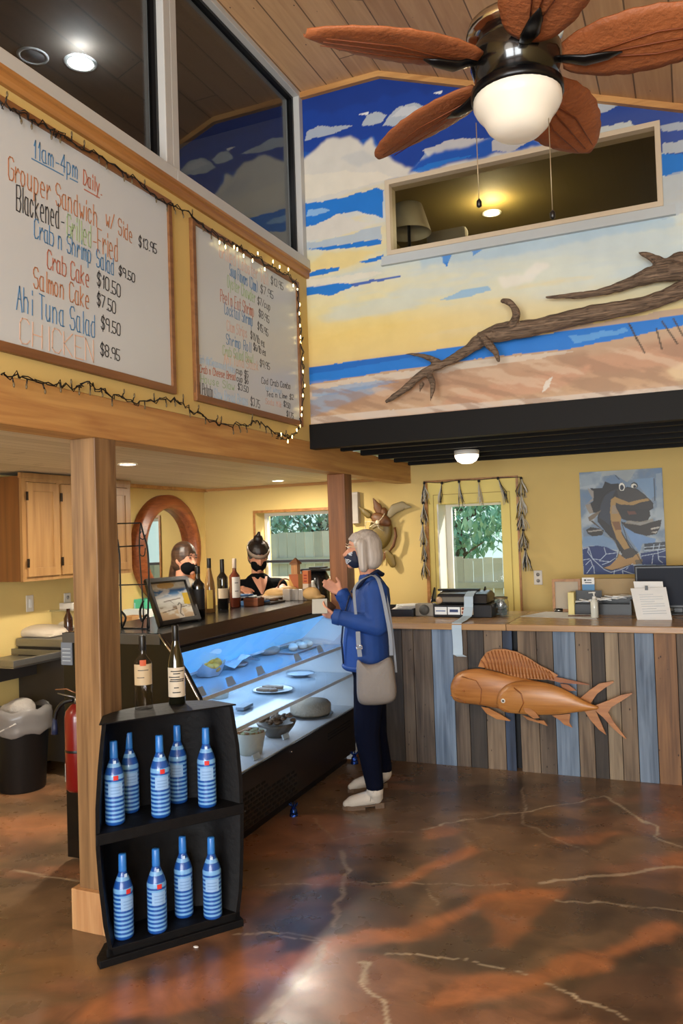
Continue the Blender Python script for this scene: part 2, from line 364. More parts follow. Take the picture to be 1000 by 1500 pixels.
# ---- floor: stained polished concrete, colour clouds traced in the floor plane
us = np.concatenate([np.arange(-6.0, -2.7, .08), np.arange(-2.7, 1.1, .011), np.arange(1.1, 3.05, .08)]); vs = np.concatenate([np.arange(-3.6, 1.5, .08), np.arange(1.5, 5.5, .011), np.arange(5.5, 7.1, .08)])
cv = Canvas(us, vs); cv.fill('#735a42')
def fp(z): # zoomed crop (340,1080)-(1000,1500), 0.66 px per unit
    return [tuple(at(340+.66*x, 1080+.66*y, Z=0)[:2]) for x, y in z]
def fq(z): return [tuple(at(x, y, Z=0)[:2]) for x, y in z]
n1 = vnoise(cv.U, cv.W, 5, 1.6, 5); cv.blend(np.clip((n1-.48)*4, 0, .75), '#4c3d2e')
n2 = vnoise(cv.U*.7+cv.W*.35, cv.W*1.8-cv.U*.6, 11, 1.5, 5); cv.blend(np.clip((n2-.55)*7, 0, .6), '#96664a')
DK = '#382d23'; OR = '#ab6c42'; OR2 = '#b47850'; BR = '#84623f'
for p, c, a in [
 ([(60,380),(180,300),(330,290),(420,330),(380,420),(230,450),(60,500)], DK, .75), ([(0,430),(90,400),(200,440),(60,520),(0,500)], DK, .6),
 ([(470,350),(700,340),(830,330),(860,390),(700,480),(560,540),(430,520),(400,450)], DK, .65), ([(820,480),(1000,440),(1000,636),(700,636),(760,560)], DK, .75),
 ([(640,170),(860,150),(900,220),(760,260),(640,230)], '#4a3622', .6), ([(770,290),(1000,300),(1000,380),(880,400),(760,350)], '#4a3826', .6),
 ([(170,240),(400,230),(420,290),(240,320)], '#4a3826', .6),
 ([(30,510),(180,460),(330,430),(440,395),(560,345),(690,335),(740,355),(560,370),(470,410),(400,460),(230,490),(120,545),(30,555)], OR, .95),
 ([(340,330),(450,275),(545,240),(565,255),(470,295),(380,325),(300,330),(260,325)], OR, .85), ([(560,350),(760,335),(700,380),(610,470),(580,465)], OR, .55),
 ([(420,580),(560,530),(690,520),(790,470),(850,480),(920,415),(1000,420),(1000,440),(900,480),(800,540),(660,560),(560,600),(420,610)], OR, .9),
 ([(920,260),(1000,255),(1000,290),(940,280)], OR, .8), ([(420,200),(480,195),(500,215),(440,230)], OR, .6), ([(690,215),(880,210),(900,200),(800,235),(720,235)], OR, .6),
 ([(660,175),(700,150),(800,150),(760,180)], BR, .8), ([(930,165),(1000,150),(1000,185)], OR, .7), ([(150,310),(260,300),(300,320),(190,330)], OR, .6)]:
    cv.poly(fp(p), c, amp=.09, nsc=5, seed=21, alpha=a*.92, soft=6)
for p, c, a in [([(120,1460),(200,1430),(300,1410),(420,1370),(380,1430),(300,1470),(180,1500),(100,1500)], OR, .7), ([(0,1410),(90,1400),(200,1420),(60,1440)], BR, .7), ([(0,1200),(100,1190),(100,1215),(0,1225)], OR2, .6), ([(0,1160),(90,1150),(90,1160),(0,1180)], OR2, .6),
 ([(20,1290),(100,1270),(105,1300),(30,1320)], DK, .5), ([(0,1235),(105,1240),(60,1260),(0,1270)], DK, .5), ([(180,1400),(330,1380),(350,1400),(220,1440)], DK, .5)]:
    cv.poly(fq(p), c, amp=.07, nsc=5, seed=31, alpha=a, soft=6)
VE = '#bcaa8e'
for p, w, a in [([(280,495),(300,500),(285,540),(310,575),(335,590),(342,640)], .006, .9), ([(292,500),(290,535),(300,548)], .014, .55), ([(420,203),(520,185),(640,165),(760,145),(830,130)], .006, .7), ([(830,130),(880,165),(935,200),(950,225),(1000,242)], .008, .9),
 ([(200,460),(180,510),(120,575),(60,636)], .014, .55), ([(240,250),(255,300),(225,420)], .010, .4), ([(345,480),(460,485),(560,505),(655,528)], .004, .7), ([(700,545),(770,575),(870,630)], .006, .75), ([(0,436),(100,436),(190,456)], .004, .6),
 ([(645,110),(648,190)], .005, .4), ([(645,190),(700,220),(790,255)], .004, .5), ([(50,327),(300,325),(450,325),(620,328)], .004, .45), ([(680,325),(800,310),(930,296),(1000,287)], .012, .6), ([(720,360),(840,370),(1000,385)], .005, .45), ([(180,180),(225,230),(300,215),(400,210)], .005, .4), ([(420,335),(455,370)], .004, .4)]:
    cv.line(fp(p), w, VE, a, amp=.03)
cv.line(fq([(20,1275),(60,1282),(110,1290)]), .006, VE, .6, amp=.03); cv.line(fq([(355,1370),(430,1366),(480,1380)]), .005, VE, .4, amp=.03)
fm, nt, b = newmat('polished_stained_concrete'); N = nt.nodes; L = nt.links
a_ = N.new('ShaderNodeVertexColor'); a_.layer_name = 'paint'; tc = N.new('ShaderNodeTexCoord')
n_ = N.new('ShaderNodeTexNoise'); n_.inputs['Scale'].default_value = 3.2; n_.inputs['Detail'].default_value = 9; n_.inputs['Roughness'].default_value = .62; n_.inputs['Distortion'].default_value = 1.6
L.new(tc.outputs['Object'], n_.inputs['Vector'])
mr = N.new('ShaderNodeMapRange'); mr.inputs[1].default_value = .25; mr.inputs[2].default_value = .75; mr.inputs[3].default_value = .55; mr.inputs[4].default_value = 1.45; L.new(n_.outputs['Fac'], mr.inputs[0])
mu = N.new('ShaderNodeVectorMath'); mu.operation = 'SCALE'; L.new(a_.outputs['Color'], mu.inputs[0]); L.new(mr.outputs[0], mu.inputs['Scale']); L.new(mu.outputs[0], b.inputs['Base Color'])
nr = N.new('ShaderNodeTexNoise'); nr.inputs['Scale'].default_value = 7; nr.inputs['Detail'].default_value = 5; L.new(tc.outputs['Object'], nr.inputs['Vector'])
rr = N.new('ShaderNodeMapRange'); rr.inputs[3].default_value = .17; rr.inputs[4].default_value = .42; L.new(nr.outputs['Fac'], rr.inputs[0]); L.new(rr.outputs[0], b.inputs['Roughness'])
b.inputs['Specular IOR Level'].default_value = .6
bp = N.new('ShaderNodeBump'); bp.inputs['Strength'].default_value = .06; bp.inputs['Distance'].default_value = .02; L.new(nr.outputs['Fac'], bp.inputs['Height']); L.new(bp.outputs['Normal'], b.inputs['Normal'])
o = cv.mesh('floor', lambda u, v: (u, v, 0), fm, extra=lambda bm: boxinto(bm, -6.0, 3.05, -3.6, 7.1, -.12, -.004, 0))
tag(o, 'polished brown and orange stained concrete floor with pale cracks', 'floor', kind='structure')

# ---- wall between hall and kitchen loft (menu wall)
XL = -2.3
m = MB(); m.box(XL-.10, XL, -3.6, 4.8, 2.25, 3.415); m.box(XL-.10, XL, -3.6, 1.5, 3.415, 4.62); m.box(XL-.10, XL, -3.6, 4.8, 4.62, 5.2)
struct('wall_left', m, YELLOW, 'yellow wall above the beam that carries the two menu boards')
# ---- mural wall with a high window
WX0, WX1, WZ0, WZ1 = -1.715, -.072, 3.40, 3.885; YM = 4.8
us = np.arange(XL, .62, .0062); vs = np.arange(2.362, 4.70, .0062)
cv = Canvas(us, vs)
def mp_(z): return [(lambda p: (p.x, p.z))(at(440+.56*x, 100+.56*y, Y=YM)) for x, y in z]
cv.bands([(2.36, '#c4a890'), (2.42, '#b89878'), (2.55, '#b08c70'), (2.7, '#b49a80'), (2.78, '#d6bf80'), (2.95, '#dcc377'), (3.1, '#d8cf9c'), (3.3, '#cfcfb8'), (3.45, '#d8cfa0'), (3.6, '#c8d0d0'), (3.8, '#ccccc6'), (3.95, '#b9c2c6'), (4.05, '#1b64b8'), (4.25, '#0e489f'), (4.6, '#08307c')])
rt = np.clip((cv.U+1.75)/1.2, 0, 1); zz = np.clip((cv.W-2.8)/.25, 0, 1)*np.clip((4.0-cv.W)/.2, 0, 1); cv.blend(rt*zz*.8, '#c3d2d4')
w = vnoise(cv.U*.8+cv.W*.5, cv.W*4, 8, 2.2, 5); cv.blend(np.clip((w-.52)*4, 0, .5)*zz, '#b5c8d2'); cv.blend(np.clip((.42-w)*5, 0, .6)*zz, '#e0cc8c')
CL = '#d0cdc4'; CG = '#a9b4bf'; NB = '#0d4fae'; B2 = '#1873cc'; LB = '#7fb0d8'
NAVY = '#0a3a94'
P = [([(-60,-120),(1200,-120),(1200,130),(960,110),(860,80),(760,130),(640,120),(520,170),(440,215),(330,215),(290,270),(280,300),(225,300),(210,215),(190,180),(160,185),(130,200),(100,185),(60,205),(35,225),(10,215),(-60,200)], NAVY, .012, 1),
 ([(-60,-120),(1200,-120),(1200,60),(900,70),(700,60),(450,60),(260,60),(100,110),(-60,130)], '#082f7e', .05, .6),
 ([(10,190),(18,165),(45,150),(75,155),(102,152),(135,148),(120,160),(90,172),(50,182)], CG, .012, .9), ([(160,150),(175,120),(200,112),(225,122),(215,140),(190,150)], CG, .01, 1), ([(150,122),(180,112),(175,122)], '#d8dce0', .002, 1), ([(345,64),(372,58),(368,68)], '#d8dce0', .002, 1),
 ([(215,152),(235,120),(262,98),(300,92),(340,105),(372,95),(430,65),(445,75),(400,110),(340,120),(290,135),(240,150)], CG, .014, 1), ([(235,130),(265,102),(300,98),(320,112),(280,125)], '#c8ccd0', .01, .8),
 ([(-60,240),(0,240),(35,215),(75,185),(130,178),(160,200),(185,180),(205,215),(270,255),(330,265),(420,220),(520,180),(640,170),(600,230),(480,230),(330,285),(250,290),(150,320),(60,345),(-60,355)], CL, .018, 1),
 ([(-60,290),(90,270),(200,270),(240,285),(140,315),(30,340),(-60,350)], '#dcd6c6', .014, .8), ([(100,235),(160,215),(200,240),(150,260)], '#b2b8bc', .02, .5),
 ([(320,215),(380,190),(450,180),(520,185),(440,215),(340,235)], '#c8c8c4', .012, .8),
 ([(280,275),(310,240),(350,222),(430,208),(500,180),(560,160),(640,200),(560,215),(480,232),(400,245),(330,268)], NB, .016, 1), ([(290,270),(350,245),(470,225),(380,250),(310,275)], B2, .01, .8),
 ([(500,190),(560,175),(600,190),(560,215),(500,218)], '#b9b8b4', .01, .9),
 ([(760,160),(780,120),(840,92),(860,95),(930,105),(1100,105),(1100,250),(940,220),(860,140)], NAVY, .012, .95), ([(720,95),(790,90),(845,92),(800,115),(740,130)], CG, .01, 1),
 ([(940,150),(1000,140),(1100,130),(1100,160),(1000,160),(950,165)], CG, .01, .9), ([(945,195),(1000,188),(1100,185),(1100,215),(1000,218),(945,222)], CG, .012, 1), ([(945,225),(1100,218),(1100,268),(1000,272),(945,285)], B2, .012, 1), ([(945,285),(1000,270),(1100,270),(1100,340),(945,400)], CG, .012, .7),
 ([(-60,355),(60,350),(140,330),(200,316),(216,318),(216,390),(150,375),(110,380),(60,400),(20,415),(-60,430)], B2, .012, 1), ([(20,370),(60,365),(80,372),(40,385),(15,390)], '#9cc4e4', .008, .7),
 ([(-60,430),(10,420),(60,400),(100,378),(150,400),(195,398),(150,425),(100,440),(20,450),(-60,460)], CL, .014, 1), ([(-60,465),(30,455),(110,440),(180,418),(212,412),(212,445),(120,460),(40,475),(-60,480)], '#a7b8c8', .012, .9),
 ([(20,472),(110,462),(200,447),(212,450),(212,460),(150,468),(60,476)], B2, .006, 1), ([(150,508),(190,495),(216,488),(216,498),(180,508)], B2, .006, 1),
 ([(60,480),(160,475),(200,485),(120,520),(60,540),(20,520)], '#dcc98a', .02, .8), ([(-60,545),(20,535),(60,525),(102,520),(100,528),(60,540),(10,548),(-60,560)], B2, .008, 1),
 ([(-60,580),(15,572),(60,566),(120,558),(140,570),(110,582),(85,595),(40,592),(-60,600)], B2, .009, 1), ([(130,565),(200,550),(262,542),(262,546),(190,560),(140,572)], NB, .005, .9),
 ([(-60,560),(100,545),(190,530),(216,535),(130,560),(20,572),(-60,575)], '#d8d4c4', .012, .8),
 ([(330,468),(375,465),(400,475),(385,520),(372,505),(370,485)], B2, .010, 1), ([(440,465),(500,452),(500,462),(450,490)], B2, .012, .9), ([(300,490),(600,445),(900,385),(980,390),(980,410),(600,480),(320,520)], LB, .02, .35),
 ([(360,608),(420,580),(490,570),(500,580),(440,598)], LB, .008, .8), ([(515,545),(580,540),(620,505),(650,520),(600,560),(530,575)], '#e0dcd4', .02, .6),
 ([(620,690),(800,662),(900,645),(935,635),(1010,625),(1200,620),(1200,655),(900,690)], '#b59c84', .006, 1),
 ([(-60,790),(28,782),(200,758),(520,712),(800,672),(1000,645),(1200,620),(1200,655),(1000,672),(850,705),(700,735),(520,752),(250,790),(30,825),(-60,840)], B2, .006, 1),
 ([(-60,790),(28,782),(300,745),(300,755),(30,800),(-60,810)], '#0c5cb4', .004, .8), ([(700,700),(850,680),(860,690),(720,718)], '#6aa8dc', .01, .6),
 ([(-60,850),(30,828),(250,795),(520,757),(720,738),(680,750),(520,775),(300,805),(120,840),(30,865),(-60,880)], '#c9bfb0', .01, .8),
 ([(-60,880),(30,858),(180,830),(240,835),(160,865),(60,900),(-60,940)], '#7d9cba', .016, .7), ([(30,842),(200,815),(260,820),(120,850),(30,858)], '#6f98c2', .01, .6),
 ([(300,900),(450,840),(620,800),(760,780),(700,830),(520,870),(380,920)], '#bd8f74', .03, .6), ([(720,760),(860,735),(1000,700),(1100,700),(1100,760),(900,790),(760,800)], '#b98c70', .03, .5),
 ([(960,790),(1020,760),(1100,760),(1100,830),(990,830)], '#d8c49c', .02, .6), ([(640,820),(660,805),(650,835),(630,850)], '#d8d8d0', .006, .8),
 ([(-60,925),(100,905),(400,880),(700,855),(1200,812),(1200,835),(900,850),(400,895),(30,930),(-60,935)], '#c9bdb0', .004, .85)]
for i, (p, c, a, al) in enumerate(P): cv.poly(mp_(p), c, amp=a*1.0, nsc=14, seed=40+i, alpha=al, soft=(3 if a > .015 else 0))
sandm = np.clip((2.66-cv.W)/.04, 0, 1); w = vnoise(cv.U*1.2-cv.W*1.0, cv.W*6+cv.U*2, 90, 3, 5); cv.blend(np.clip((w-.55)*6, 0, .55)*sandm, '#8f6f58'); cv.blend(np.clip((.42-w)*6, 0, .5)*sandm, '#cdb59c')
for p in ([(900,745),(858,668)], [(945,795-60),(930,680)], [(985,720),(945,662)], [(1000,700),(975,655)], [(880,712),(862,672)]): cv.line(mp_(p), .004, '#3a3026', 1)
MUR = attrmat('mural_paint', .55, .05, .4)
def backing(bm):
    for a in ((XL, 2.62, YM+.004, YM+.12, 2.36, WZ0), (XL, 2.62, YM+.004, YM+.12, WZ1, 5.0), (XL, WX0, YM+.004, YM+.12, WZ0, WZ1), (WX1, 2.62, YM+.004, YM+.12, WZ0, WZ1)): boxinto(bm, *a, 1)
o = cv.mesh('wall_mural', lambda u, v: (u, YM, v), [MUR, mat('mural_side_blue', '#9fb4c4', .6)], skip=lambda u, v: (u > WX0) & (u < WX1) & (v > WZ0) & (v < WZ1), extra=backing, flip=False)
tag(o, 'gable wall painted with a beach mural of blue sky, clouds, sea and sand', 'wall', kind='structure')
# ---- other walls
m = MB()
KX0, KX1, KZ0, KZ1 = -3.915, -3.10, 1.20, 1.865; BX0, BX1, BZ0, BZ1 = -2.15, -1.36, .90, 2.065; YB = 6.85
def wallholes(m, x0, x1, y0, y1, z0, z1, holes):
    xs = x0
    for hx0, hx1, hz0, hz1 in holes:
        m.box(xs, hx0, y0, y1, z0, z1); m.box(hx0, hx1, y0, y1, z0, hz0); m.box(hx0, hx1, y0, y1, hz1, z1); xs = hx1
    m.box(xs, x1, y0, y1, z0, z1)
wallholes(m, -4.6, 2.7, YB, YB+.30, 0, 2.4, [(KX0, KX1, KZ0, KZ1), (BX0, BX1, BZ0, BZ1)])
struct('wall_back', m, YELLOW, 'yellow back wall behind the counters')
struct('wall_kitchen', MB().box(-4.62, -4.5, -3.6, 6.9, 0, 2.3), YELLOW, 'yellow kitchen side wall with the oval mirror')
struct('wall_right', MB().box(2.6, 2.72, -3.6, 7.0, 0, 5), YELLOW, 'yellow wall on the right outside the view')
m = MB(); wallholes(m, -4.6, 2.72, -3.72, -3.6, 0, 5.2, [(-1.9, .2, .5, 2.6), (.5, 2.3, .5, 2.6)])
struct('wall_front', m, YELLOW, 'yellow entrance wall behind the viewer')
for i, (a, c) in enumerate(((-1.9, .2), (.5, 2.3))):
    m = MB(); m.box(a, a+.07, -3.72, -3.64, .5, 2.6); m.box(c-.07, c, -3.72, -3.64, .5, 2.6); m.box(a, c, -3.72, -3.64, .5, .57); m.box(a, c, -3.72, -3.64, 2.53, 2.6); m.box((a+c)/2-.03, (a+c)/2+.03, -3.72, -3.64, .5, 2.6)
    o = struct('window_%d' % (5+i), m, WHITE, 'white framed shop window in the entrance wall'); MB().box(a+.05, c-.05, -3.69, -3.685, .55, 2.55).build('glass_pane', GLASS, o)
# ceilings
sl = .372
m = MB(); m.box(XL-.1, -1.73, -3.6, 4.95, 4.60, 4.72)
m.prism([(-1.73, -3.6, 4.60), (2.7, -3.6, 4.60-sl*4.43), (2.7, -3.6, 4.72-sl*4.43), (-1.73, -3.6, 4.72)], (0, 8.55, 0))
struct('ceiling', m, CEIL, 'knotty pine board ceiling sloping down to the right')
m = MB(); m.box(XL, -1.73, 4.765, 4.8, 4.563, 4.60); m.prism([(-1.73, 4.765, 4.563), (2.6, 4.765, 4.563-sl*4.33), (2.6, 4.765, 4.60-sl*4.33), (-1.73, 4.765, 4.60)], (0, .035, 0))
struct('trim_1', m, PINEX, 'pine trim strip along the top edge of the mural')
struct('ceiling_kitchen', MB().box(-4.5, XL-.02, -3.6, YB, 2.13, 2.2), KCEIL, 'whitewashed board ceiling over the kitchen')
struct('ceiling_deck', MB().box(XL, 2.6, 4.86, YB, 2.27, 2.36), UNDER, 'board underside of the deck above the back counters')
# beam, soffit
m = MB(); m.box(XL-.14, XL, -3.6, 6.85, 2.07, 2.25)
struct('trim_2', m, PINEY, 'long pine beam under the menu boards', bevel=.004)
# black joists (deck edge + 5)
for i, (y, z0, z1) in enumerate([(4.80, 2.20, 2.362), (5.30, 2.228, 2.272), (5.68, 2.228, 2.272), (6.06, 2.228, 2.272), (6.43, 2.228, 2.272), (6.80, 2.228, 2.272)]):
    struct('trim_%d' % (3+i), MB().box(XL, 2.6, y-.02 if i else 4.775, y+.03 if i else 4.86, z0, z1), mat('black_joist_paint', '#070606', .6, spec=.25), 'black painted joist under the deck')
# sill under loft windows + casing
m = MB(); m.prism([(XL, -3.5, 3.345), (XL+.02, -3.5, 3.345), (XL+.026, -3.5, 3.365), (XL+.026, -3.5, 3.385), (XL+.036, -3.5, 3.39), (XL+.036, -3.5, 3.405), (XL, -3.5, 3.405)], (0, 8.30, 0))
struct('trim_9', m, TRIMY, 'stained moulding along the sill of the loft windows')
WF = mat('window_white_vinyl', '#b9bab8', .4)
def loftwin(n, y0, y1, label):
    m = MB(); z0, z1 = 3.415, 4.62; w = .055
    m.box(XL-.09, XL+.012, y0, y0+w, z0, z1); m.box(XL-.09, XL+.012, y1-w, y1, z0, z1); m.box(XL-.09, XL+.034, y0, y1, z0-.009, z0+.052); m.box(XL-.09, XL+.012, y0, y1, z1-w, z1)
    o = struct('window_%d' % n, m, WF, label, bevel=.004)
    g = MB(); i0, i1 = y0+w, y1-w
    for a in ((i0, i0+.018, z0+.05, z1-w), (i1-.018, i1, z0+.05, z1-w), (i0, i1, z0+.052, z0+.064), (i0, i1, z1-w-.018, z1-w)): g.box(XL-.07, XL-.03, *a)
    g.build('window_gasket', BLACK, o); MB().box(XL-.055, XL-.05, i0, i1, z0+.04, z1-w).build('glass_pane', DGLASS, o)
loftwin(1, 1.5, 3.29, 'large white framed loft window above the left menu board'); loftwin(2, 3.29, 4.80, 'white framed loft window above the right menu board')
# loft room behind
m = MB(); m.box(-4.7, -4.6, -3.6, 4.8, 2.3, 4.6); m.box(-4.7, XL-.1, 4.82, 4.9, 2.3, 4.6); m.box(-4.7, XL-.1, -3.7, -3.6, 2.3, 4.6); m.box(-4.7, XL-.1, -3.6, 4.9, 4.5, 4.58); m.box(-4.7, XL-.1, -3.6, 4.9, 2.22, 2.28)
struct('wall_loft', m, DARKROOM, 'unlit grey room behind the loft windows')
# high mural window
m = MB(); w = .03
for a in ((WX0-.0, WX0+w, WZ0, WZ1), (WX1-w, WX1, WZ0, WZ1), (WX0, WX1, WZ0, WZ0+w), (WX0, WX1, WZ1-w, WZ1)): m.box(a[0], a[1], YM-.02, YM+.1, a[2], a[3])
o = struct('window_3', m, mat('cream_window_frame', '#c9bba4', .5), 'long cream framed window set high in the mural wall', bevel=.003)
MB().box(WX0+w, WX1-w, YM+.03, YM+.035, WZ0+w, WZ1-w).build('glass_pane', glassmat('high_window_glass', (.95, .93, .85), 1.32), o)
m = MB(); m.box(WX0-.04, WX1+.06, YM-.012, YM, WZ0-.055, WZ0)
m.box(WX0-.04, WX1+.06, YM-.03, YM, WZ0-.062, WZ0-.052)
m.build('sill_board', mat('sill_pale_blue', '#b4bcc0', .55), o)
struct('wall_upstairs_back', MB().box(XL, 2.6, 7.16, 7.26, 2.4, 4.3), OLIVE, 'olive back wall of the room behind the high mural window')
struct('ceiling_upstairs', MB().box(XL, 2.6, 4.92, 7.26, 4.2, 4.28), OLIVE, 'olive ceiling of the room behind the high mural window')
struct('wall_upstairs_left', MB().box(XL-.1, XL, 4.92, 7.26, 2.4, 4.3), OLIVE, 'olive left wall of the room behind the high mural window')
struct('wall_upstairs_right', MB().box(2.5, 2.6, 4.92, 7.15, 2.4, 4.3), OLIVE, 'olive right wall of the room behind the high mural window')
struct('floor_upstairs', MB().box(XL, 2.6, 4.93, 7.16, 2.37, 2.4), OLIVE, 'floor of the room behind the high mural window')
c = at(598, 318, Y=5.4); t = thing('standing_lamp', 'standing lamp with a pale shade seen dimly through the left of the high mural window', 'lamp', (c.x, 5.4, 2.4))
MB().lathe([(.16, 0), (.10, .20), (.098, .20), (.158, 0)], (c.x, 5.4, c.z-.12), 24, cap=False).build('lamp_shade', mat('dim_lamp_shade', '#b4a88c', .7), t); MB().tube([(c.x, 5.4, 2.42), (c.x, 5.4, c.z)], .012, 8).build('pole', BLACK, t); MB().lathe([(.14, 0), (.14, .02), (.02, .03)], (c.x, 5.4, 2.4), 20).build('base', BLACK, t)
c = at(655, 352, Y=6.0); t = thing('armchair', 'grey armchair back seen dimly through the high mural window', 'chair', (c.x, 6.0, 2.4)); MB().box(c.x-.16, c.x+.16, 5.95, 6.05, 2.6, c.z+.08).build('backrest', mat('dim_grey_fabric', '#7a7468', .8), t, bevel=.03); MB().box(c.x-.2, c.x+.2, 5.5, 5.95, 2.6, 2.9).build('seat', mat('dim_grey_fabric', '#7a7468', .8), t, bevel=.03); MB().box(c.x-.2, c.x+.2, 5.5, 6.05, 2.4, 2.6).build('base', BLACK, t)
# back window 4
m = MB(); YP = 7.13; GX0, GX1 = -2.06, -1.50
m.box(BX0, GX0-.012, 6.865, 7.15, BZ0, BZ1); m.box(GX1, BX1, 6.865, 7.15, BZ0, BZ1); m.box(GX0-.012, GX1, 6.865, 7.15, 1.87, BZ1); m.box(GX0-.012, GX1, 6.865, 7.15, BZ0, BZ0+.03)
o = struct('window_4', m, mat('sunny_yellow_reveal', '#e6d27c', .6), 'tall back window with yellow casing behind the counter')
MB().box(GX0-.012, GX0, 6.862, 7.15, BZ0+.03, 1.87).build('white_jamb', WHITE, o)
m = MB(); m.box(BX0-.03, BX0, YB-.015, YB, BZ0, BZ1+.015); m.box(BX1, BX1+.018, YB-.015, YB, BZ0, BZ1+.015); m.box(BX0-.03, BX1+.018, YB-.015, YB, BZ1, BZ1+.018); m.build('wood_edge', TRIMY, o)
m = MB(); [m.box(BX0+.045, BX0+.05, 6.862, 6.866, BZ0, 1.95), m.box(BX0+.045, BX1-.06, 6.862, 6.866, 1.95, 1.955), m.box(BX1-.065, BX1-.06, 6.862, 6.866, BZ0, 1.95)]; m.build('casing_groove', mat('groove_line_brown', '#a88c48', .6), o)  # thin brown lines on the front of the yellow casing
MB().box(GX0, GX1, YP, YP+.004, BZ0+.03, 1.87).build('glass_pane', GLASS, o)
m = MB(); m.box(GX0, GX0+.05, 7.10, 7.14, BZ0+.03, 1.87); m.box(GX1-.025, GX1, 7.10, 7.14, BZ0+.03, 1.87); m.box(GX0, GX1, 7.10, 7.14, 1.85, 1.872); m.build('sash', WHITE, o)
# kitchen window 7
m = MB(); m.box(KX0, KX0+.03, 7.03, 7.07, KZ0, KZ1); m.box(KX1-.03, KX1, 7.03, 7.07, KZ0, KZ1); m.box(KX0, KX1, 7.03, 7.07, KZ1-.03, KZ1); m.box(KX0, KX1, 7.03, 7.07, KZ0, KZ0+.03)
o = struct('window_7', m, WHITE, 'wide kitchen window looking onto a wooden fence')
MB().box(KX0, KX1, 6.90, 6.95, 1.375, 1.40).build('meeting_rail', mat('dark_window_rail', '#2c2c30', .5), o); MB().box(KX0+.02, KX1-.02, 7.05, 7.054, KZ0+.02, KZ1-.02).build('glass_pane', GLASS, o)
m = MB(); m.box(KX0-.02, KX0, YB-.012, YB, KZ0, KZ1+.025); m.box(KX0-.02, KX1, YB-.012, YB, KZ1, KZ1+.025); m.build('wood_edge', TRIMY, o)
# kitchen crown trim
m = MB(); m.box(-4.5, -4.46, 5.2, YB, 2.10, 2.13); m.box(-4.5, XL-.14, YB-.03, YB, 2.105, 2.13)
struct('trim_10', m, PINEX, 'thin pine trim where the kitchen walls meet the ceiling')

# ================================================================== POSTS
t = thing('support_post', 'square cedar post in the left foreground behind the black bottle shelf', 'post', (-2.37, 2.75, 0))
MB().box(-2.435, -2.30, 2.68, 2.815, .0, 2.07).build('shaft', PINEZ, t, bevel=.004)
m = MB(); m.box(-2.46, -2.435, 2.657, 2.84, 0, .17); m.box(-2.30, -2.278, 2.657, 2.84, 0, .17); m.box(-2.435, -2.30, 2.655, 2.68, 0, .17); m.box(-2.435, -2.30, 2.815, 2.84, 0, .17); m.build('plinth', PINEZT, t, bevel=.002)
t = thing('support_post', 'square brown post at the far end of the deli case, behind the white haired customer', 'post', (-2.37, 5.38, 0))
MB().box(-2.437, -2.30, 5.33, 5.47, 0, 2.07).build('shaft', wood('post_dark_z', '#5c3418', '#8a5630', 'Z', 1.3, .5), t, bevel=.004)

# ================================================================== MENU BOARDS
BOARD = mat('whiteboard_surface', '#c3c9ce', .3, var=.03, vscale=3)
INK = {k: mat('ink_'+k, c, .5) for k, c in dict(blue='#4f82b0', orange='#b87c58', black='#3a3c42', green='#9cb88c', red='#b46a52', faint='#d8b4a0', pale='#a8c4dc', pink='#d4b0a4').items()}
KEYS = list(INK)
def board(y0, y1, z0, z1, label):
    t = thing('menu_board', label, 'menu board', (XL, (y0+y1)/2, z0), group='handwritten menu boards')
    MB().box(XL+.002, XL+.012, y0+.02, y1-.02, z0+.02, z1-.02).build('writing_surface', BOARD, t)
    m = MB(); w = .028
    for a in ((y0, y0+w, z0, z1), (y1-w, y1, z0, z1), (y0, y1, z0, z0+w+.008), (y0, y1, z1-w, z1)): m.box(XL+.001, XL+.024, *a)
    m.build('frame', FRAMEW, t, bevel=.002); return t
t1 = board(1.55, 3.25, 2.335, 3.292, 'left and larger whiteboard menu listing grouper sandwich and crab cake with prices')
t2 = board(3.425, 4.64, 2.33, 3.275, 'right whiteboard menu crowded with small faint lines and a column of prices')
def wr(t, s, a, b_, h, ink, w=.0046, k=.86):
    k = .66 if s[0] == '$' and len(s) < 7 else k; p0 = at(*a, X=XL+.0127); p1 = at(*b_, X=XL+.0127)
    W_ = lambda q: sum(NARROW.get(ch, 5.3) for ch in q)
    tot = W_(s)-1.2; i = 0
    for wd in s.split(' '):
        f0 = W_(s[:i])/tot; f1 = (W_(s[:i+len(wd)])-1.2)/tot; m = MB(); strokes(m, wd, p0.lerp(p1, f0), p0+(p1-p0)*f1, (0, .003, h*k), w, 0, (1, 0, 0)); m.build('menu_word', INK[ink], t); i += len(wd)+1
def ul(t, a, b_, ink):
    m = MB(); p0 = at(*a, X=XL+.0125); p1 = at(*b_, X=XL+.0125); m.prism([p0, p1, p1+V((0, 0, .005)), p0+V((0, 0, .005))], (.0008, 0, 0), 0); m.build('underline', INK[ink], t)
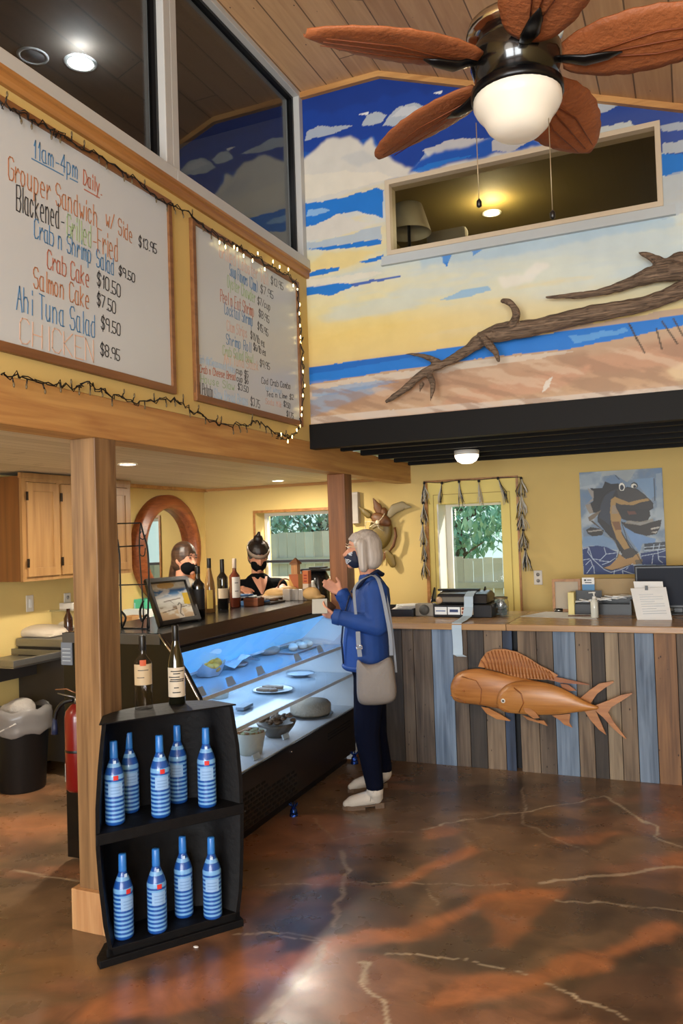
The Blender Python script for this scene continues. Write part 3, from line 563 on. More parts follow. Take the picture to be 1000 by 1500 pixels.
for a in [("11am-4pm", (48,230), (113,262), .085, 'blue'), ("Daily.", (122,270), (148,285), .075, 'red'), ("Grouper Sandwich", (12,262), (143,333), .105, 'orange'), ("w/ Side", (155,330), (194,357), .085, 'orange'), ("$13.95", (203,360), (229,372), .07, 'black'),
 ("Blackened-", (24,308), (94,338), .115, 'black'), ("Grilled", (98,346), (134,363), .11, 'green'), ("-Fried", (135,364), (173,384), .12, 'orange'), ("Crab n Shrimp", (50,348), (134,386), .09, 'blue'), ("Salad", (141,390), (167,404), .09, 'blue'), ("$9.50", (174,402), (197,414), .06, 'black'),
 ("Crab Cake", (69,393), (131,421), .088, 'red'), ("$10.50", (142,417), (176,436), .085, 'black'), ("Salmon Cake", (49,421), (131,453), .095, 'orange'), ("$7.50", (142,446), (169,460), .08, 'black'),
 ("Ahi Tuna Salad", (24,454), (140,495), .11, 'blue'), ("$9.50", (148,481), (176,492), .08, 'black'), ("CHICKEN", (29,502), (137,531), .11, 'faint'), ("$8.95", (147,519), (175,529), .075, 'black')]: wr(t1, *a)
ul(t1, (46,233), (93,258), 'blue'); ul(t1, (102,262), (114,268), 'blue'); ul(t1, (123,278), (146,291), 'red')
def z6(x, y): return (270+.17*x, 320+.17*y)
def z7(x, y): return (270+.17*x, 480+.17*y)
for s, f, a, b_, h, k in [("Grilled Lobster Tail", z6, (300,330), (720,580), .11, 'pink'), ("$13.95", z6, (745,560), (850,620), .07, 'black'), ("Soup Flavors (Clam)", z6, (390,490), (630,640), .10, 'blue'), ("$7.95", z6, (655,635), (765,695), .07, 'black'),
 ("Oyster Chowder", z6, (370,590), (610,730), .10, 'green'), ("$7/cup", z6, (630,735), (740,795), .065, 'black'), ("Peel n Eat Shrimp", z6, (310,715), (600,850), .10, 'red'), ("$8.95", z6, (640,840), (730,905), .065, 'black'),
 ("Cocktail Shrimp", z6, (345,820), (590,930), .095, 'blue'), ("$15.95", z6, (630,950), (720,1020), .065, 'black'), ("Clam Strips", z6, (365,965), (540,1030), .085, 'pink'), ("$11/lb ea", z7, (570,90), (690,170), .065, 'black'),
 ("Shrimp Roll", z7, (360,140), (575,215), .085, 'blue'), ("$6/lb ea", z7, (595,190), (700,245), .06, 'black'), ("Crab Salad Bowl", z7, (330,235), (590,310), .08, 'green'), ("Ahi Tuna Stack", z7, (340,310), (640,370), .08, 'faint'), ("$9.95", z7, (650,330), (735,365), .06, 'black'),
 ("fish dip", z7, (120,300), (220,320), .06, 'pale'), ("Seasoned Fries", z7, (225,325), (440,395), .06, 'pale'), ("cup $5", z7, (445,390), (550,430), .05, 'black'), ("Crab n Cheese Bread", z7, (130,385), (440,455), .06, 'red'), ("cup $6", z7, (450,460), (550,485), .05, 'black'),
 ("House Slaw", z7, (140,470), (430,540), .06, 'green'), ("$3.50", z7, (460,530), (550,560), .05, 'black'), ("Red Potato", z7, (90,555), (245,600), .085, 'black'), ("Slaw Bread Beans", z7, (255,605), (550,670), .075, 'pale'), ("$3.75", z7, (570,665), (650,695), .07, 'black'),
 ("Cod Crab Combo", z7, (665,480), (915,530), .055, 'black'), ("Hot wings", z7, (700,540), (840,570), .045, 'pale'), ("Tea n Lime $2", z7, (705,590), (940,620), .045, 'black'), ("Soda Milk", z7, (700,655), (840,690), .05, 'pink'), ("$2.50", z7, (855,675), (910,700), .05, 'black'), ("$1.75", z7, (880,760), (940,785), .05, 'black')]:
    wr(t2, s, f(*a), f(*b_), h, k, .0032, .68)

# ================================================================== FAIRY LIGHTS
def smooth(pts, n=6):
    pts = [V(p) for p in pts]; out = []
    for i in range(len(pts)-1):
        p0 = pts[max(i-1, 0)]; p1 = pts[i]; p2 = pts[i+1]; p3 = pts[min(i+2, len(pts)-1)]
        for k in range(n):
            t = k/n; out.append(.5*((2*p1)+(p2-p0)*t+(2*p0-5*p1+4*p2-p3)*t*t+(3*p1-p0-3*p2+p3)*t**3))
    out.append(pts[-1]); return out
WIRE = mat('fairy_light_wire', '#15120e', .5); WIREG = mat('clear_fairy_wire', '#7a6428', .5)
def fairy(px, lit, label, xoff=.035, dangle=.035):
    P = smooth([at(x, y, X=XL+xoff) for x, y in px], 8); t = thing('string_lights', label, 'string lights', P[0], group='fairy lights around the menu boards')
    P = [p + V((random.uniform(-.008, .008), random.uniform(-.01, .01), random.uniform(-.012, .012))) for p in P]
    MB().tube(P, .0028, 6).build('wire', WIRE, t); P2 = [p + V((.004, random.uniform(-.01, .01), random.uniform(-.012, .012))) for p in P]; MB().tube(P2, .0024, 5).build('wire', WIRE, t)
    d = 0
    for a, b_ in zip(P[:-1], P[1:]):
        d += (b_-a).length
        if d > .075:
            d = 0; sgn = random.choice((-1, 1, -1)); q = a + V((.006, random.uniform(-.012, .012), sgn*dangle))
            x = (a.y-3.9); on = a.y > lit
            m = MB(); m.tube([a, a+(q-a)*.6], .003, 5, 1); m.ell(a+(q-a)*.85, (.0045, .0045, .012), 0, n=6, m=4); m.build('bulb', [BULB if on else mat('unlit_bulb', '#5c4e34', .3), WIRE], t)
fairy([(0,152),(30,166),(70,188),(100,205),(150,232),(200,266),(240,296),(262,304),(300,332),(330,352),(350,362),(380,380),(410,398),(432,412)], 3.6, 'dark wire fairy lights draped along the top of both menu boards')
fairy([(434,414),(436,440),(438,470),(441,500),(443,540),(444,575),(441,610),(436,630),(420,641),(405,640)], 0, 'lit fairy lights hanging down beside the right menu board', dangle=.014)
fairy([(0,545),(40,556),(100,566),(130,563),(160,577),(200,588),(240,586),(262,589),(290,607),(325,622),(360,622),(375,616),(400,632),(425,640)], 4.5, 'dark wire fairy lights sagging along the top of the long beam')

# ================================================================== CEILING FAN
fx, fy = -.475, 2.66; zc = 4.60-sl*(fx+1.73)
fan = thing('ceiling_fan', 'black ceiling fan with brown leaf shaped blades and a white glass bowl', 'fan', (fx, fy, zc))
m = MB(); m.lathe([(.07, zc-.03), (.075, zc-.02), (.07, zc+.02)], (fx, fy, 0)); m.build('canopy', BLACKM, fan)
MB().lathe([(.013, 3.34), (.013, zc-.02)], (fx, fy, 0), 10).build('downrod', BLACKM, fan)
MB().lathe([(.05, 3.07), (.10, 3.08), (.135, 3.12), (.15, 3.17), (.15, 3.21), (.125, 3.25), (.12, 3.29), (.08, 3.33), (.03, 3.36)], (fx, fy, 0), 32).build('motor_housing', mat('gloss_black_enamel', '#0b0a0a', .18, coat=.5), fan)
MB().lathe([(.121, 3.252), (.158, 3.262), (.162, 3.275), (.155, 3.30), (.122, 3.31)], (fx, fy, 0), 32).build('chrome_band', CHROME, fan)
MB().lathe([(.145, 3.055), (.152, 3.06), (.152, 3.085), (.10, 3.09)], (fx, fy, 0), 32).build('lamp_collar', BLACKM, fan)
prof = [(.002, 2.925), (.04, 2.927), (.075, 2.937), (.10, 2.96), (.115, 2.99), (.135, 3.015), (.145, 3.035), (.145, 3.06), (.135, 3.07)]
MB().lathe(prof, (fx, fy, 0), 36).build('lamp_bowl', mat('opal_glass_bowl', '#dcd6c8', .35, emit=.12, ecol='#ffeed8', coat=.3), fan)
BL = mat('woven_brown_blade', '#9a5a34', .6, var=.25, vscale=14, bump=.5, bscale=60)
for k, ang in enumerate((150, 78, 6, -66, -138)):
    A = radians(ang); R = Matrix.Rotation(A, 3, 'Z') @ Matrix.Rotation(radians(-13), 3, 'X'); c = V((fx, fy, 3.165)); rings_ = []; L_ = .58; r0 = .15
    for i in range(25):
        s_ = i/24; w_ = .128*(sin(pi*min(1, (s_*.93+.05))**.85))**.62*(1+.05*abs(sin(s_*22))); x = r0+L_*s_
        row = []
        for j in range(9):
            tt = j/8*2-1; z = -.012*(1-tt*tt)-.01*s_*s_+.004*abs((tt*4+s_*10) % 1-.5); row.append(c + R @ V((x+.0*tt, tt*w_, z)))
        top = [p + R @ V((0, 0, .006)) for p in row[::-1]]; rings_.append(row+top)
    b_ = MB().rings(rings_, 0).build('blade', BL, fan)
    m = MB()
    for tt in (-.6, 0, .6):
        m.tube([c+R @ V((r0+L_*.06, 0, -.016)), c+R @ V((r0+L_*.5, tt*.075, -.018)), c+R @ V((r0+L_*.9, tt*.05, -.026))], [.003, .0025, .0015], 5)
    m.build('blade_vein', mat('dark_blade_vein', '#6e3414', .6), b_)
    pts = []; wd = []
    m = MB(); m.tube([c+V((cos(A), sin(A), 0))*.12+V((0, 0, .0)), c+R @ V((.17, 0, -.012)), c+R @ V((.22, 0, -.03)), c+R @ V((.29, 0, -.03)), c+R @ V((.335, 0, -.026))], [.018, .024, .03, .022, .004], 10, flat=.35); m.build('blade_arm', BLACKM, fan)
for (px, y0, y1, nm) in ((697, 180, 293, .0), (803, 165, 310, .0)):
    d0 = 2.62; p0 = CP + ray(px, y0)*d0; p1 = V((p0.x, p0.y, (CP+ray(px, y1)*d0).z)); ch = MB().tube([p0, p1], .0016, 6).build('pull_chain', mat('bead_chain', '#9a8a70', .4, metal=.6), fan)
    MB().lathe([(.002, -.03), (.009, -.024), (.009, -.008), (.003, 0)], p1, 10).build('pull_knob', BLACK, ch)

# ================================================================== DRIFTWOOD
DW, nt, b = newmat('weathered_driftwood'); N = nt.nodes; L = nt.links
tc = N.new('ShaderNodeTexCoord'); mpn = N.new('ShaderNodeMapping'); mpn.inputs['Rotation'].default_value = (0, radians(16), 0); mpn.inputs['Scale'].default_value = (6, 90, 90); L.new(tc.outputs['Object'], mpn.inputs['Vector'])
n_ = N.new('ShaderNodeTexNoise'); n_.inputs['Scale'].default_value = 1.2; n_.inputs['Detail'].default_value = 7; n_.inputs['Distortion'].default_value = .6; L.new(mpn.outputs[0], n_.inputs['Vector'])
rp = N.new('ShaderNodeValToRGB'); e = rp.color_ramp.elements; e[0].position = .28; e[0].color = (*lin('#33271e'), 1); e[1].position = .72; e[1].color = (*lin('#8a7460'), 1); L.new(n_.outputs['Fac'], rp.inputs[0]); L.new(rp.outputs[0], b.inputs['Base Color'])
b.inputs['Roughness'].default_value = .8; bp = N.new('ShaderNodeBump'); bp.inputs['Distance'].default_value = .012; bp.inputs['Strength'].default_value = .9; L.new(n_.outputs['Fac'], bp.inputs['Height']); L.new(bp.outputs['Normal'], b.inputs['Normal'])
def dwp(x, y, off=0): return at(x, y, Y=4.70-off)
def branch(m, px, rs, off=None):
    P = smooth([dwp(x, y, (off[i] if off else 0)) for i, (x, y) in enumerate(px)], 4); R_ = []
    for i in range(len(rs)-1):
        for k in range(4): R_.append((rs[i]+(rs[i+1]-rs[i])*k/4)*random.uniform(.9, 1.12))
    R_.append(rs[-1])
    for i in range(len(P)-1): m.cap(P[i]+V((0, random.uniform(-.004, .004), random.uniform(-.004, .004))), P[i+1], R_[i], R_[i+1], n=9)
m = MB()
branch(m, [(566,588),(590,572),(622,545),(650,532),(680,516),(704,498),(730,488),(790,478),(850,463),(910,452),(960,440),(1010,418),(1080,385)], [.012,.022,.026,.024,.03,.045,.055,.05,.048,.046,.045,.045,.04])
branch(m, [(640,530),(622,522),(590,518)], [.022, .014, .004], [0, .03, .05]); branch(m, [(628,548),(634,565),(630,588)], [.022, .018, .004], [0, .05, .06]); branch(m, [(618,562),(614,575)], [.018, .004], [.02, .04])
branch(m, [(705,492),(716,505),(725,515),(730,528)], [.02, .024, .02, .012], [.04, .07, .08, .08]); branch(m, [(742,484),(752,472),(756,458),(746,443),(735,441)], [.035, .024, .022, .02, .012], [0, .05, .07, .07, .06]); branch(m, [(712,492),(700,489)], [.03, .01], [.02, .03])
o = m.build('driftwood_branch', DW, voxel=.008, smooth=2); tag(o, 'long weathered grey driftwood branch mounted across the beach mural', 'driftwood')
m = MB()
branch(m, [(800,436),(840,433),(880,428),(915,417),(950,404),(985,398),(1040,400)], [.008, .018, .022, .03, .045, .05, .05]); branch(m, [(960,400),(965,385),(950,375),(935,370)], [.04, .03, .022, .006]); branch(m, [(975,390),(990,378),(1010,375)], [.035, .03, .025])
o = m.build('driftwood_branch', DW, voxel=.008, smooth=2); tag(o, 'shorter forked driftwood piece above the long branch at the right edge', 'driftwood')

# ================================================================== LIGHT FITTINGS
def downlight(loc, label, r=.055, on=True):
    t = thing('recessed_downlight', label, 'ceiling light', loc, group='recessed downlights')
    MB().lathe([(r*1.0, -.001), (r*1.0, -.005), (r*1.25, -.006), (r*1.3, 0)], (0, 0, 0), 24, cap=False).build('trim_ring', WHITE, t, local=True)
    MB().lathe([(.001, -.003), (r, -.003), (r, -.0012)], (0, 0, 0), 24).build('lens', LAMPON if on else mat('unlit_lens', '#777777', .3), t, local=True); return t
downlight(at(187, 680, Z=2.129), 'round recessed light in the kitchen ceiling right of the foreground post', .05)
downlight(at(407, 704, Z=2.129), 'small recessed light in the kitchen ceiling far back near the window', .05)
downlight(at(118, 92, Z=4.499), 'bright downlight seen through the left loft window', .075); downlight(at(48, 82, Z=4.499), 'unlit round ceiling fitting seen through the left loft window', .07, False)
downlight(at(720, 312, Z=4.199), 'lit downlight seen through the long high window in the mural', .06)
c = at(683, 660, Z=2.225); t = thing('flush_ceiling_light', 'small white dome light under the black joists above the counter', 'ceiling light', (c.x, c.y, 2.225))
MB().lathe([(.085, -.035), (.092, -.03), (.092, .0), (.02, .0)], (0, 0, 0), 28).build('base_ring', WHITE, t, local=True); MB().lathe([(.002, -.10), (.04, -.097), (.07, -.08), (.088, -.05), (.09, -.033), (.05, -.03)], (0, 0, 0), 28).build('glass_shade', mat('opal_shade', '#e8e4dc', .3, emit=2.2, ecol='#fff0dc'), t, local=True)

# ================================================================== BACK COUNTERS
PK = {'b1': wood('plank_brown', '#332822', '#66584a', 'Z', 1.4, .65, knots='#1e140e'), 'b2': wood('plank_tan', '#4a3c30', '#82705c', 'Z', 1.3, .65, knots='#241810'), 'or': wood('plank_orange', '#523826', '#84603e', 'Z', 1.3, .6, knots='#24160e'),
      'g': wood('plank_grey', '#45433f', '#706c64', 'Z', 1.3, .65), 'dk': wood('plank_dark', '#1e1b19', '#423a34', 'Z', 1.3, .65), 'bl': wood('plank_blue', '#3c4c62', '#75879c', 'Z', 1.2, .65), 'db': wood('plank_navy', '#161e2e', '#34445e', 'Z', 1.2, .65), 'lt': wood('plank_pale', '#645648', '#97876f', 'Z', 1.3, .65)}
PKK = list(PK); YF = 5.42
CTOP = wood('counter_top_wood', '#8c6a48', '#b08c62', 'X', 1.0, .25)
def zx(x): return at(560+.44*x, 1015, Y=YF).x
def counter(label, edges, kinds, x0, x1, tx0, tx1):
    t = thing('service_counter', label, 'counter', ((x0+x1)/2, 5.8, 0), group=None)
    m = MB()
    for a, b_, k in zip(edges[:-1], edges[1:], kinds): m.box(a+.002, b_-.002, YF, YF+.022+.0*random.random(), .0, .942, PKK.index(k))
    m.build('plank_front', [PK[k] for k in PKK], t, bevel=.0015)
    MB().box(x0+.01, x1-.01, YF+.022, 6.1, .0, .94).build('carcass', mat('counter_carcass', '#2a2420', .7), t)
    MB().box(tx0, tx1, YF-.025, 6.3, .942, .985).build('worktop', CTOP, t, bevel=.005)
    return t
eL = [-2.29, zx(10), zx(70), zx(108), zx(170), zx(240), zx(288), zx(343), zx(405), zx(438)]
counter('left plank fronted counter holding the black card printer, beside the deli case', eL, ['dk', 'dk', 'b1', 'b1', 'bl', 'b1', 'dk', 'b2', 'db'], eL[0], eL[-1], -2.29, -1.1785)
eR = [zx(455), zx(518), zx(573), zx(648), zx(700), zx(745), zx(792), zx(845), zx(910), zx(985), zx(985)+.2, zx(985)+.34, zx(985)+.55, zx(985)+.7, zx(985)+.9, zx(985)+1.1]
counter('right plank fronted counter under the monitor and clipboard papers', eR, ['b2', 'b1', 'bl', 'b2', 'dk', 'lt', 'b2', 'bl', 'or', 'b1', 'lt', 'bl', 'b2', 'dk', 'or'], eR[0], eR[-1], -1.175, eR[-1]+.03)
m = MB(); m.box(-1.165, -1.12, 5.50, 5.6, 0, .94); o = m.build('filler_panel', mat('gap_black', '#0b0c12', .6)); tag(o, 'dark recessed panel in the narrow gap between the two counters', 'panel')

# ---- carved fish
FISH = wood('carved_fish_wood', '#8e5628', '#b47a42', 'X', 1.6, .35, bump=.15); FISHD = wood('carved_fish_dark', '#7c4420', '#a0622e', 'X', 1.6, .4)
def FQ(x, y, off=0): return at(640+.3*x, 940+.3*y, Y=5.375-off)
def carved(m, stations, th, back=0):
    """stations: (x, ytop, ybottom) in the crop; builds a rounded body with elliptical sections"""
    R_ = []; n = 14
    for (x, a, b_), q in zip(stations, th):
        A = FQ(x, a, back); B = FQ(x, b_, back); c = (A+B)/2; h = (A-B)/2
        R_.append([c + h*cos(2*pi*k/n) + V((0, -q*sin(2*pi*k/n), 0)) for k in range(n)])
    m.rings(R_, 0)
def fin(m, px, off, th=.012, mi=0): m.prism([FQ(x, y, off) for x, y in px], (0, th, 0), mi)
t = thing('carved_wooden_fish', 'big blunt headed carved fish with a ribbed dorsal fin, behind the smaller fish', 'fish carving', FQ(300, 230))
m = MB(); carved(m, [(65,215,240),(75,180,285),(100,148,300),(140,132,305),(190,126,310),(240,130,318),(300,145,330),(370,165,345),(450,180,350),(540,200,345),(620,235,335),(700,275,325),(740,292,315)], [.006,.03,.045,.05,.05,.05,.048,.045,.04,.035,.028,.02,.012], .02)
m.build('body', FISH, t, sub=1)
m = MB(); fin(m, [(200,122),(215,85),(240,52),(275,38),(330,36),(390,50),(450,82),(500,115),(550,140),(590,165),(560,185),(500,185),(430,180),(370,168),(300,145),(240,130)], .03); f_ = m.build('dorsal_fin', FISH, t)
m = MB()
for i in range(21):
    q = i/20; x0 = 215+q*330; top = [(215,88),(240,55),(275,41),(330,40),(390,54),(450,86),(500,118),(550,146)]
    yt = np.interp(x0, [a for a, b_ in top], [b_ for a, b_ in top]); yb = np.interp(x0+22, [200,300,370,430,560], [126,145,166,178,184])
    m.tube([FQ(x0, yt+2, .032), FQ(x0+14, (yt+yb)/2, .035), FQ(x0+24, yb, .032)], [.004, .006, .005], 6)
m.build('fin_rib', FISHD, f_)
m = MB(); fin(m, [(700,275),(740,240),(790,205),(860,192),(862,200),(820,225),(780,255),(750,300),(780,350),(825,455),(790,430),(750,385),(720,340)], .02); m.build('tail_fin', FISH, t)
m = MB(); fin(m, [(520,180),(580,172),(640,185),(740,208),(742,212),(650,205),(600,200)], .035); fin(m, [(600,205),(640,210),(680,240),(640,240),(610,225)], .03); m.build('rear_fin', FISHD, t)
m = MB(); fin(m, [(215,318),(250,325),(300,350),(358,385),(352,388),(290,378),(240,350)], .05); m.build('pectoral_fin', FISH, t)
m = MB(); m.tube([FQ(66,262,.03), FQ(100,278,.062), FQ(140,300,.066)], [.003, .004, .003], 6); m.tube([FQ(120,170,.06), FQ(190,190,.074), FQ(216,235,.076), FQ(212,290,.07), FQ(205,310,.065)], .003, 6); m.build('carved_gill_line', FISHD, t)
m = MB(); m.ell(FQ(128,240,.068), (.009, .006, .007)); m.build('eye', FISHD, t)
t = thing('carved_wooden_fish', 'smaller carved fish with a white ringed eye and forked tail, overlapping the big one', 'fish carving', FQ(550, 280))
m = MB(); carved(m, [(290,285,300),(298,250,320),(320,218,345),(360,195,352),(410,187,356),(470,188,360),(530,196,362),(590,215,358),(650,245,350),(710,285,342),(760,308,334),(790,315,330)], [.006,.03,.04,.048,.05,.05,.048,.042,.034,.024,.016,.01], .085)
m.build('body', wood('carved_fish_light', '#9a6230', '#bf8648', 'X', 1.6, .35, bump=.15), t, sub=1)
m = MB(); fin(m, [(770,312),(840,285),(900,260),(950,250),(950,256),(900,290),(850,320),(835,345),(860,390),(925,475),(915,472),(860,425),(810,370),(770,335)], .075, .014); m.build('tail_fin', FISH, t)
m = MB(); fin(m, [(415,358),(450,370),(490,385),(520,385),(540,412),(500,398),(440,380)], .08, .012); fin(m, [(560,360),(650,352),(645,395),(660,420),(620,405),(600,385)], .06, .012); m.build('belly_fin', FISH, t)
m = MB(); fin(m, [(420,320),(450,325),(480,345),(500,372),(470,375),(430,345)], .125, .012); m.build('pectoral_fin', FISH, t)
m = MB(); m.tube([FQ(375,225,.128), FQ(410,255,.136), FQ(422,300,.134), FQ(400,345,.115)], .004, 6); m.tube([FQ(292,318,.10), FQ(320,330,.12), FQ(350,342,.115)], [.003, .004, .003], 6); m.build('carved_gill_line', FISHD, t)
e_ = MB().ell(FQ(322,289,.126), (.015, .006, .015)).build('eye', WHITE, t); MB().ell(FQ(322,289,.132), (.007, .004, .007)).build('pupil', BLACK, e_)

# ================================================================== THINGS ON THE COUNTERS
ZT = .985
def pb(x0, y0, x1, y1, Y): a = at(x0, y1, Y=Y); b_ = at(x1, y0, Y=Y); return a.x, b_.x, a.z, b_.z
# document tray
x0, x1, _, z1 = pb(567, 888, 608, 900, 5.85)
t = thing('document_tray', 'low black tray heaped with papers at the left end of the counter', 'tray', ((x0+x1)/2, 5.9, ZT))
m = MB(); m.box(x0-.05, x1, 5.80, 6.05, ZT, ZT+.012); m.box(x0-.05, x1, 5.80, 5.812, ZT, ZT+.055); m.box(x0-.05, x1, 6.04, 6.05, ZT, ZT+.07); m.box(x1-.012, x1, 5.80, 6.05, ZT, ZT+.06); m.build('tray', BLACK, t)
m = MB(); [m.cbox(((x0+x1)/2-.02+.02*i, 5.93, ZT+.03+.012*i), (.2, .18, .008), 0, Matrix.Rotation(.2*i-.2, 3, 'Z')) for i in range(5)]; m.build('paper_sheets', PAPER, t)
# card roll holder
x0, x1, _, z1 = pb(608, 880, 635, 900, 5.84)
t = thing('tape_dispenser', 'grey square dispenser with a round hub, between the tray and the card printer', 'dispenser', ((x0+x1)/2, 5.88, ZT))
MB().box(x0, x1-.006, 5.84, 5.92, ZT, ZT+.095).build('housing', mat('grey_beige_plastic', '#8f8a80', .5), t, bevel=.008)
h_ = MB().lathe([(.03, 0), (.04, .004), (.04, .012), (.012, .014)], ((x0+x1)/2, 5.84, ZT+.05), 24, 0, Matrix.Rotation(pi/2, 4, 'X')).build('hub', mat('dark_grey_plastic', '#4a4a48', .5), t)
# card printer
x0, x1, _, z1 = pb(636, 866, 700, 900, 5.80)
t = thing('receipt_printer', 'black receipt printer with payment stickers and a paper strip hanging off the counter', 'printer', ((x0+x1)/2, 5.9, ZT))
DG = mat('charcoal_plastic', '#1c1c1f', .3)
m = MB(); m.prism([(x0, 5.78, ZT), (x0, 6.10, ZT), (x0, 6.10, ZT+.10), (x0, 5.78, ZT+.095)], (x1-x0+.10, 0, 0)); m.build('base', DG, t, bevel=.006)
m = MB(); m.prism([(x0+.02, 5.80, ZT+.10), (x0+.02, 6.08, ZT+.10), (x0+.02, 6.08, ZT+.16), (x0+.02, 5.98, ZT+.19), (x0+.02, 5.82, ZT+.17)], (x1-x0+.04, 0, 0)); m.build('cover', DG, t, bevel=.01)
m = MB(); m.prism([(x0-.06, 5.9, ZT+.10), (x0-.06, 6.02, ZT+.10), (x0-.06, 6.02, ZT+.2), (x0-.06, 6.0, ZT+.21)], (.012, 0, 0)); m.prism([(x1+.0, 5.9, ZT+.16), (x1+.0, 6.02, ZT+.16), (x1+.0, 6.0, ZT+.215)], (.012, 0, 0)); m.box(x0-.06, x0+.03, 5.96, 6.02, ZT+.10, ZT+.12); m.box(x0-.01, x1-.03, 5.94, 6.0, ZT+.185, ZT+.2); m.build('side_bracket', BLACK, t, bevel=.003)
MB().box(x0+.06, x1-.07, 5.80-.008, 5.80, ZT+.115, ZT+.15).build('display_strip', mat('display_grey', '#6d6a62', .2), t)
w_ = (x1-x0-.04)/3
for i, c_ in enumerate(('#dfe6ea', '#dfe6ea', '#e0d4c0')):
    a = x0+.012+i*w_; s_ = MB().box(a, a+w_-.008, 5.776, 5.78, ZT+.022, ZT+.078).build('payment_sticker', mat('sticker_%d' % i, c_, .4), t)
    m = MB()
    if i == 0: m.box(a+.008, a+w_-.018, 5.775, 5.776, ZT+.045, ZT+.052)
    elif i == 1: m.box(a+.014, a+w_-.022, 5.775, 5.776, ZT+.04, ZT+.06)
    else: [m.box(a+.006+.026*k, a+.024+.026*k, 5.775, 5.776, ZT+.030+.026*j, ZT+.048+.026*j) for k in range(2) for j in range(2)]
    m.build('printed_mark', mat('sticker_mark_%d' % i, ('#3d5f9a', '#2a3c6a', '#8a4028')[i], .5), s_)
MB().lathe([(.001, 0), (.024, 0), (.026, .004), (.001, .006)], (x0+.045, 5.79, ZT+.128), 20, 0, Matrix.Rotation(pi/2, 4, 'X')).build('round_sticker', mat('tan_sticker', '#b99a78', .5), t)
a = at(688, 866, Y=5.83); xr = a.x; wr2 = .034
pts = [(5.90, ZT+.185), (5.84, ZT+.178), (5.77, ZT+.155), (5.755, ZT+.08), (5.70, ZT+.02), (5.55, ZT+.008), (5.40, ZT+.004), (5.385, ZT-.03), (5.388, .90), (5.386, .82), (5.375, .775), (5.36, .765)]
m = MB(); R_ = []
for i, (y, z) in enumerate(pts):
    q = i/(len(pts)-1); dx = .0+.02*q + (.03 if i == len(pts)-1 else 0); R_.append([(xr-wr2+dx, y, z), (xr+wr2+dx, y, z), (xr+wr2+dx, y+.0015, z+.0015), (xr-wr2+dx, y+.0015, z+.0015)])
m.rings(R_, 0, smooth=False); m.build('paper_strip', mat('thermal_paper', '#a8bccc', .5), t)
# jar
c = at(734, 899, Z=ZT); c.y = 5.95; c = at(734, 898, Y=5.95); t = thing('glass_jar', 'glass jar filled with silver change beside the card printer', 'jar', (c.x, 5.95, ZT))
MB().lathe([(.05, 0), (.056, .006), (.058, .10), (.050, .12), (.048, .135), (.046, .135), (.048, .118), (.054, .10), (.052, .008), (.002, .006)], (0, 0, 0), 28, cap=False).build('jar_glass', GLASS, t, local=True)
m = MB()
for i in range(70): a = random.uniform(0, 2*pi); r_ = random.uniform(.0, .04); m.cbox((r_*cos(a), r_*sin(a), .012+random.uniform(0, .095)), (.026, .022, .003), random.randint(0, 1), Matrix.Rotation(random.uniform(0, 3), 3, 'X') @ Matrix.Rotation(random.uniform(0, 3), 3, 'Z'))
m.build('coins_and_notes', [mat('silver_coin', '#9aa0a4', .35, metal=.6), mat('folded_note', '#6d7a78', .6)], t, local=True)
MB().lathe([(.05, .125), (.052, .13), (.052, .138), (.046, .14)], (0, 0, 0), 28, cap=False).build('rim_band', mat('dull_brass', '#8a7c60', .4, metal=.6), t, local=True)
# puck
c = at(818, 896, Z=ZT); t = thing('round_puck', 'small round black pager puck on the right counter', 'pager', (c.x, c.y, ZT))
MB().lathe([(.030, 0), (.034, .005), (.034, .018), (.03, .024), (.002, .026)], (0, 0, 0), 24).build('shell', BLACK, t, local=True); MB().lathe([(.0345, .010), (.0352, .012), (.0345, .014)], (0, 0, 0), 24, cap=False).build('band', CHROME, t, local=True)
# sanitizer
c = at(871, 905, Z=ZT); t = thing('pump_bottle', 'clear white hand sanitizer pump bottle standing at the counter front', 'bottle', (c.x, c.y, ZT))
b_ = MB().lathe([(.022, 0), (.026, .004), (.026, .11), (.014, .13), (.012, .135)], (0, 0, 0), 20).build('bottle_body', mat('clear_gel', '#c8ccc4', .2, coat=.5), t, local=True)
m = MB(); m.lathe([(.014, .133), (.014, .15), (.005, .152), (.005, .17), (.012, .172), (.012, .182), (.002, .183)], (0, 0, 0), 16); m.tube([(0, 0, .178), (-.035, -.01, .176)], .004, 6); m.build('pump', WHITEP, t, local=True)
# sheets and pens on counter
t = MB()
for (a, b_, c_, d_), k in (((762, 903), (800, 896), (862, 898), (874, 907)), 0),:
    t.prism([at(*q, Z=ZT+.0008) for q in (a, b_, c_, d_)], (0, 0, .0012))
o = t.build('loose_sheets', PAPER); tag(o, 'thin white sheets lying flat on the right counter near the puck', 'paper')
for (p, q, l) in (((832, 902), (868, 902), 'dark brown pen lying on the loose white sheets'), ((845, 898), (897, 899), 'thin brown pen lying behind the sanitizer bottle')):
    a = at(*p, Z=ZT+.006); b_ = at(*q, Z=ZT+.006); o = MB().tube([a, a+(b_-a)*.85, b_], [.004, .004, .001], 8).build('pen', mat('pen_brown', '#4a2414', .3)); tag(o, l, 'pen', 'pens on the right counter')
# picture frame behind
x0, x1, z0, z1 = pb(810, 848, 850, 893, 6.28)
t = thing('picture_frame', 'brown framed pale notice leaning against the back wall near the outlet', 'picture frame', ((x0+x1)/2, 6.3, ZT))
m = MB(); w = .02
for a in ((x0, x0+w, ZT, z1), (x1-w, x1, ZT, z1), (x0, x1, ZT, ZT+w), (x0, x1, z1-w, z1)): m.box(a[0], a[1], 6.27, 6.295, a[2], a[3])
m.build('frame', TRIMY, t); MB().box(x0+w, x1-w, 6.283, 6.29, ZT+w, z1-w).build('notice', mat('pale_notice', '#b4a894', .6), t)
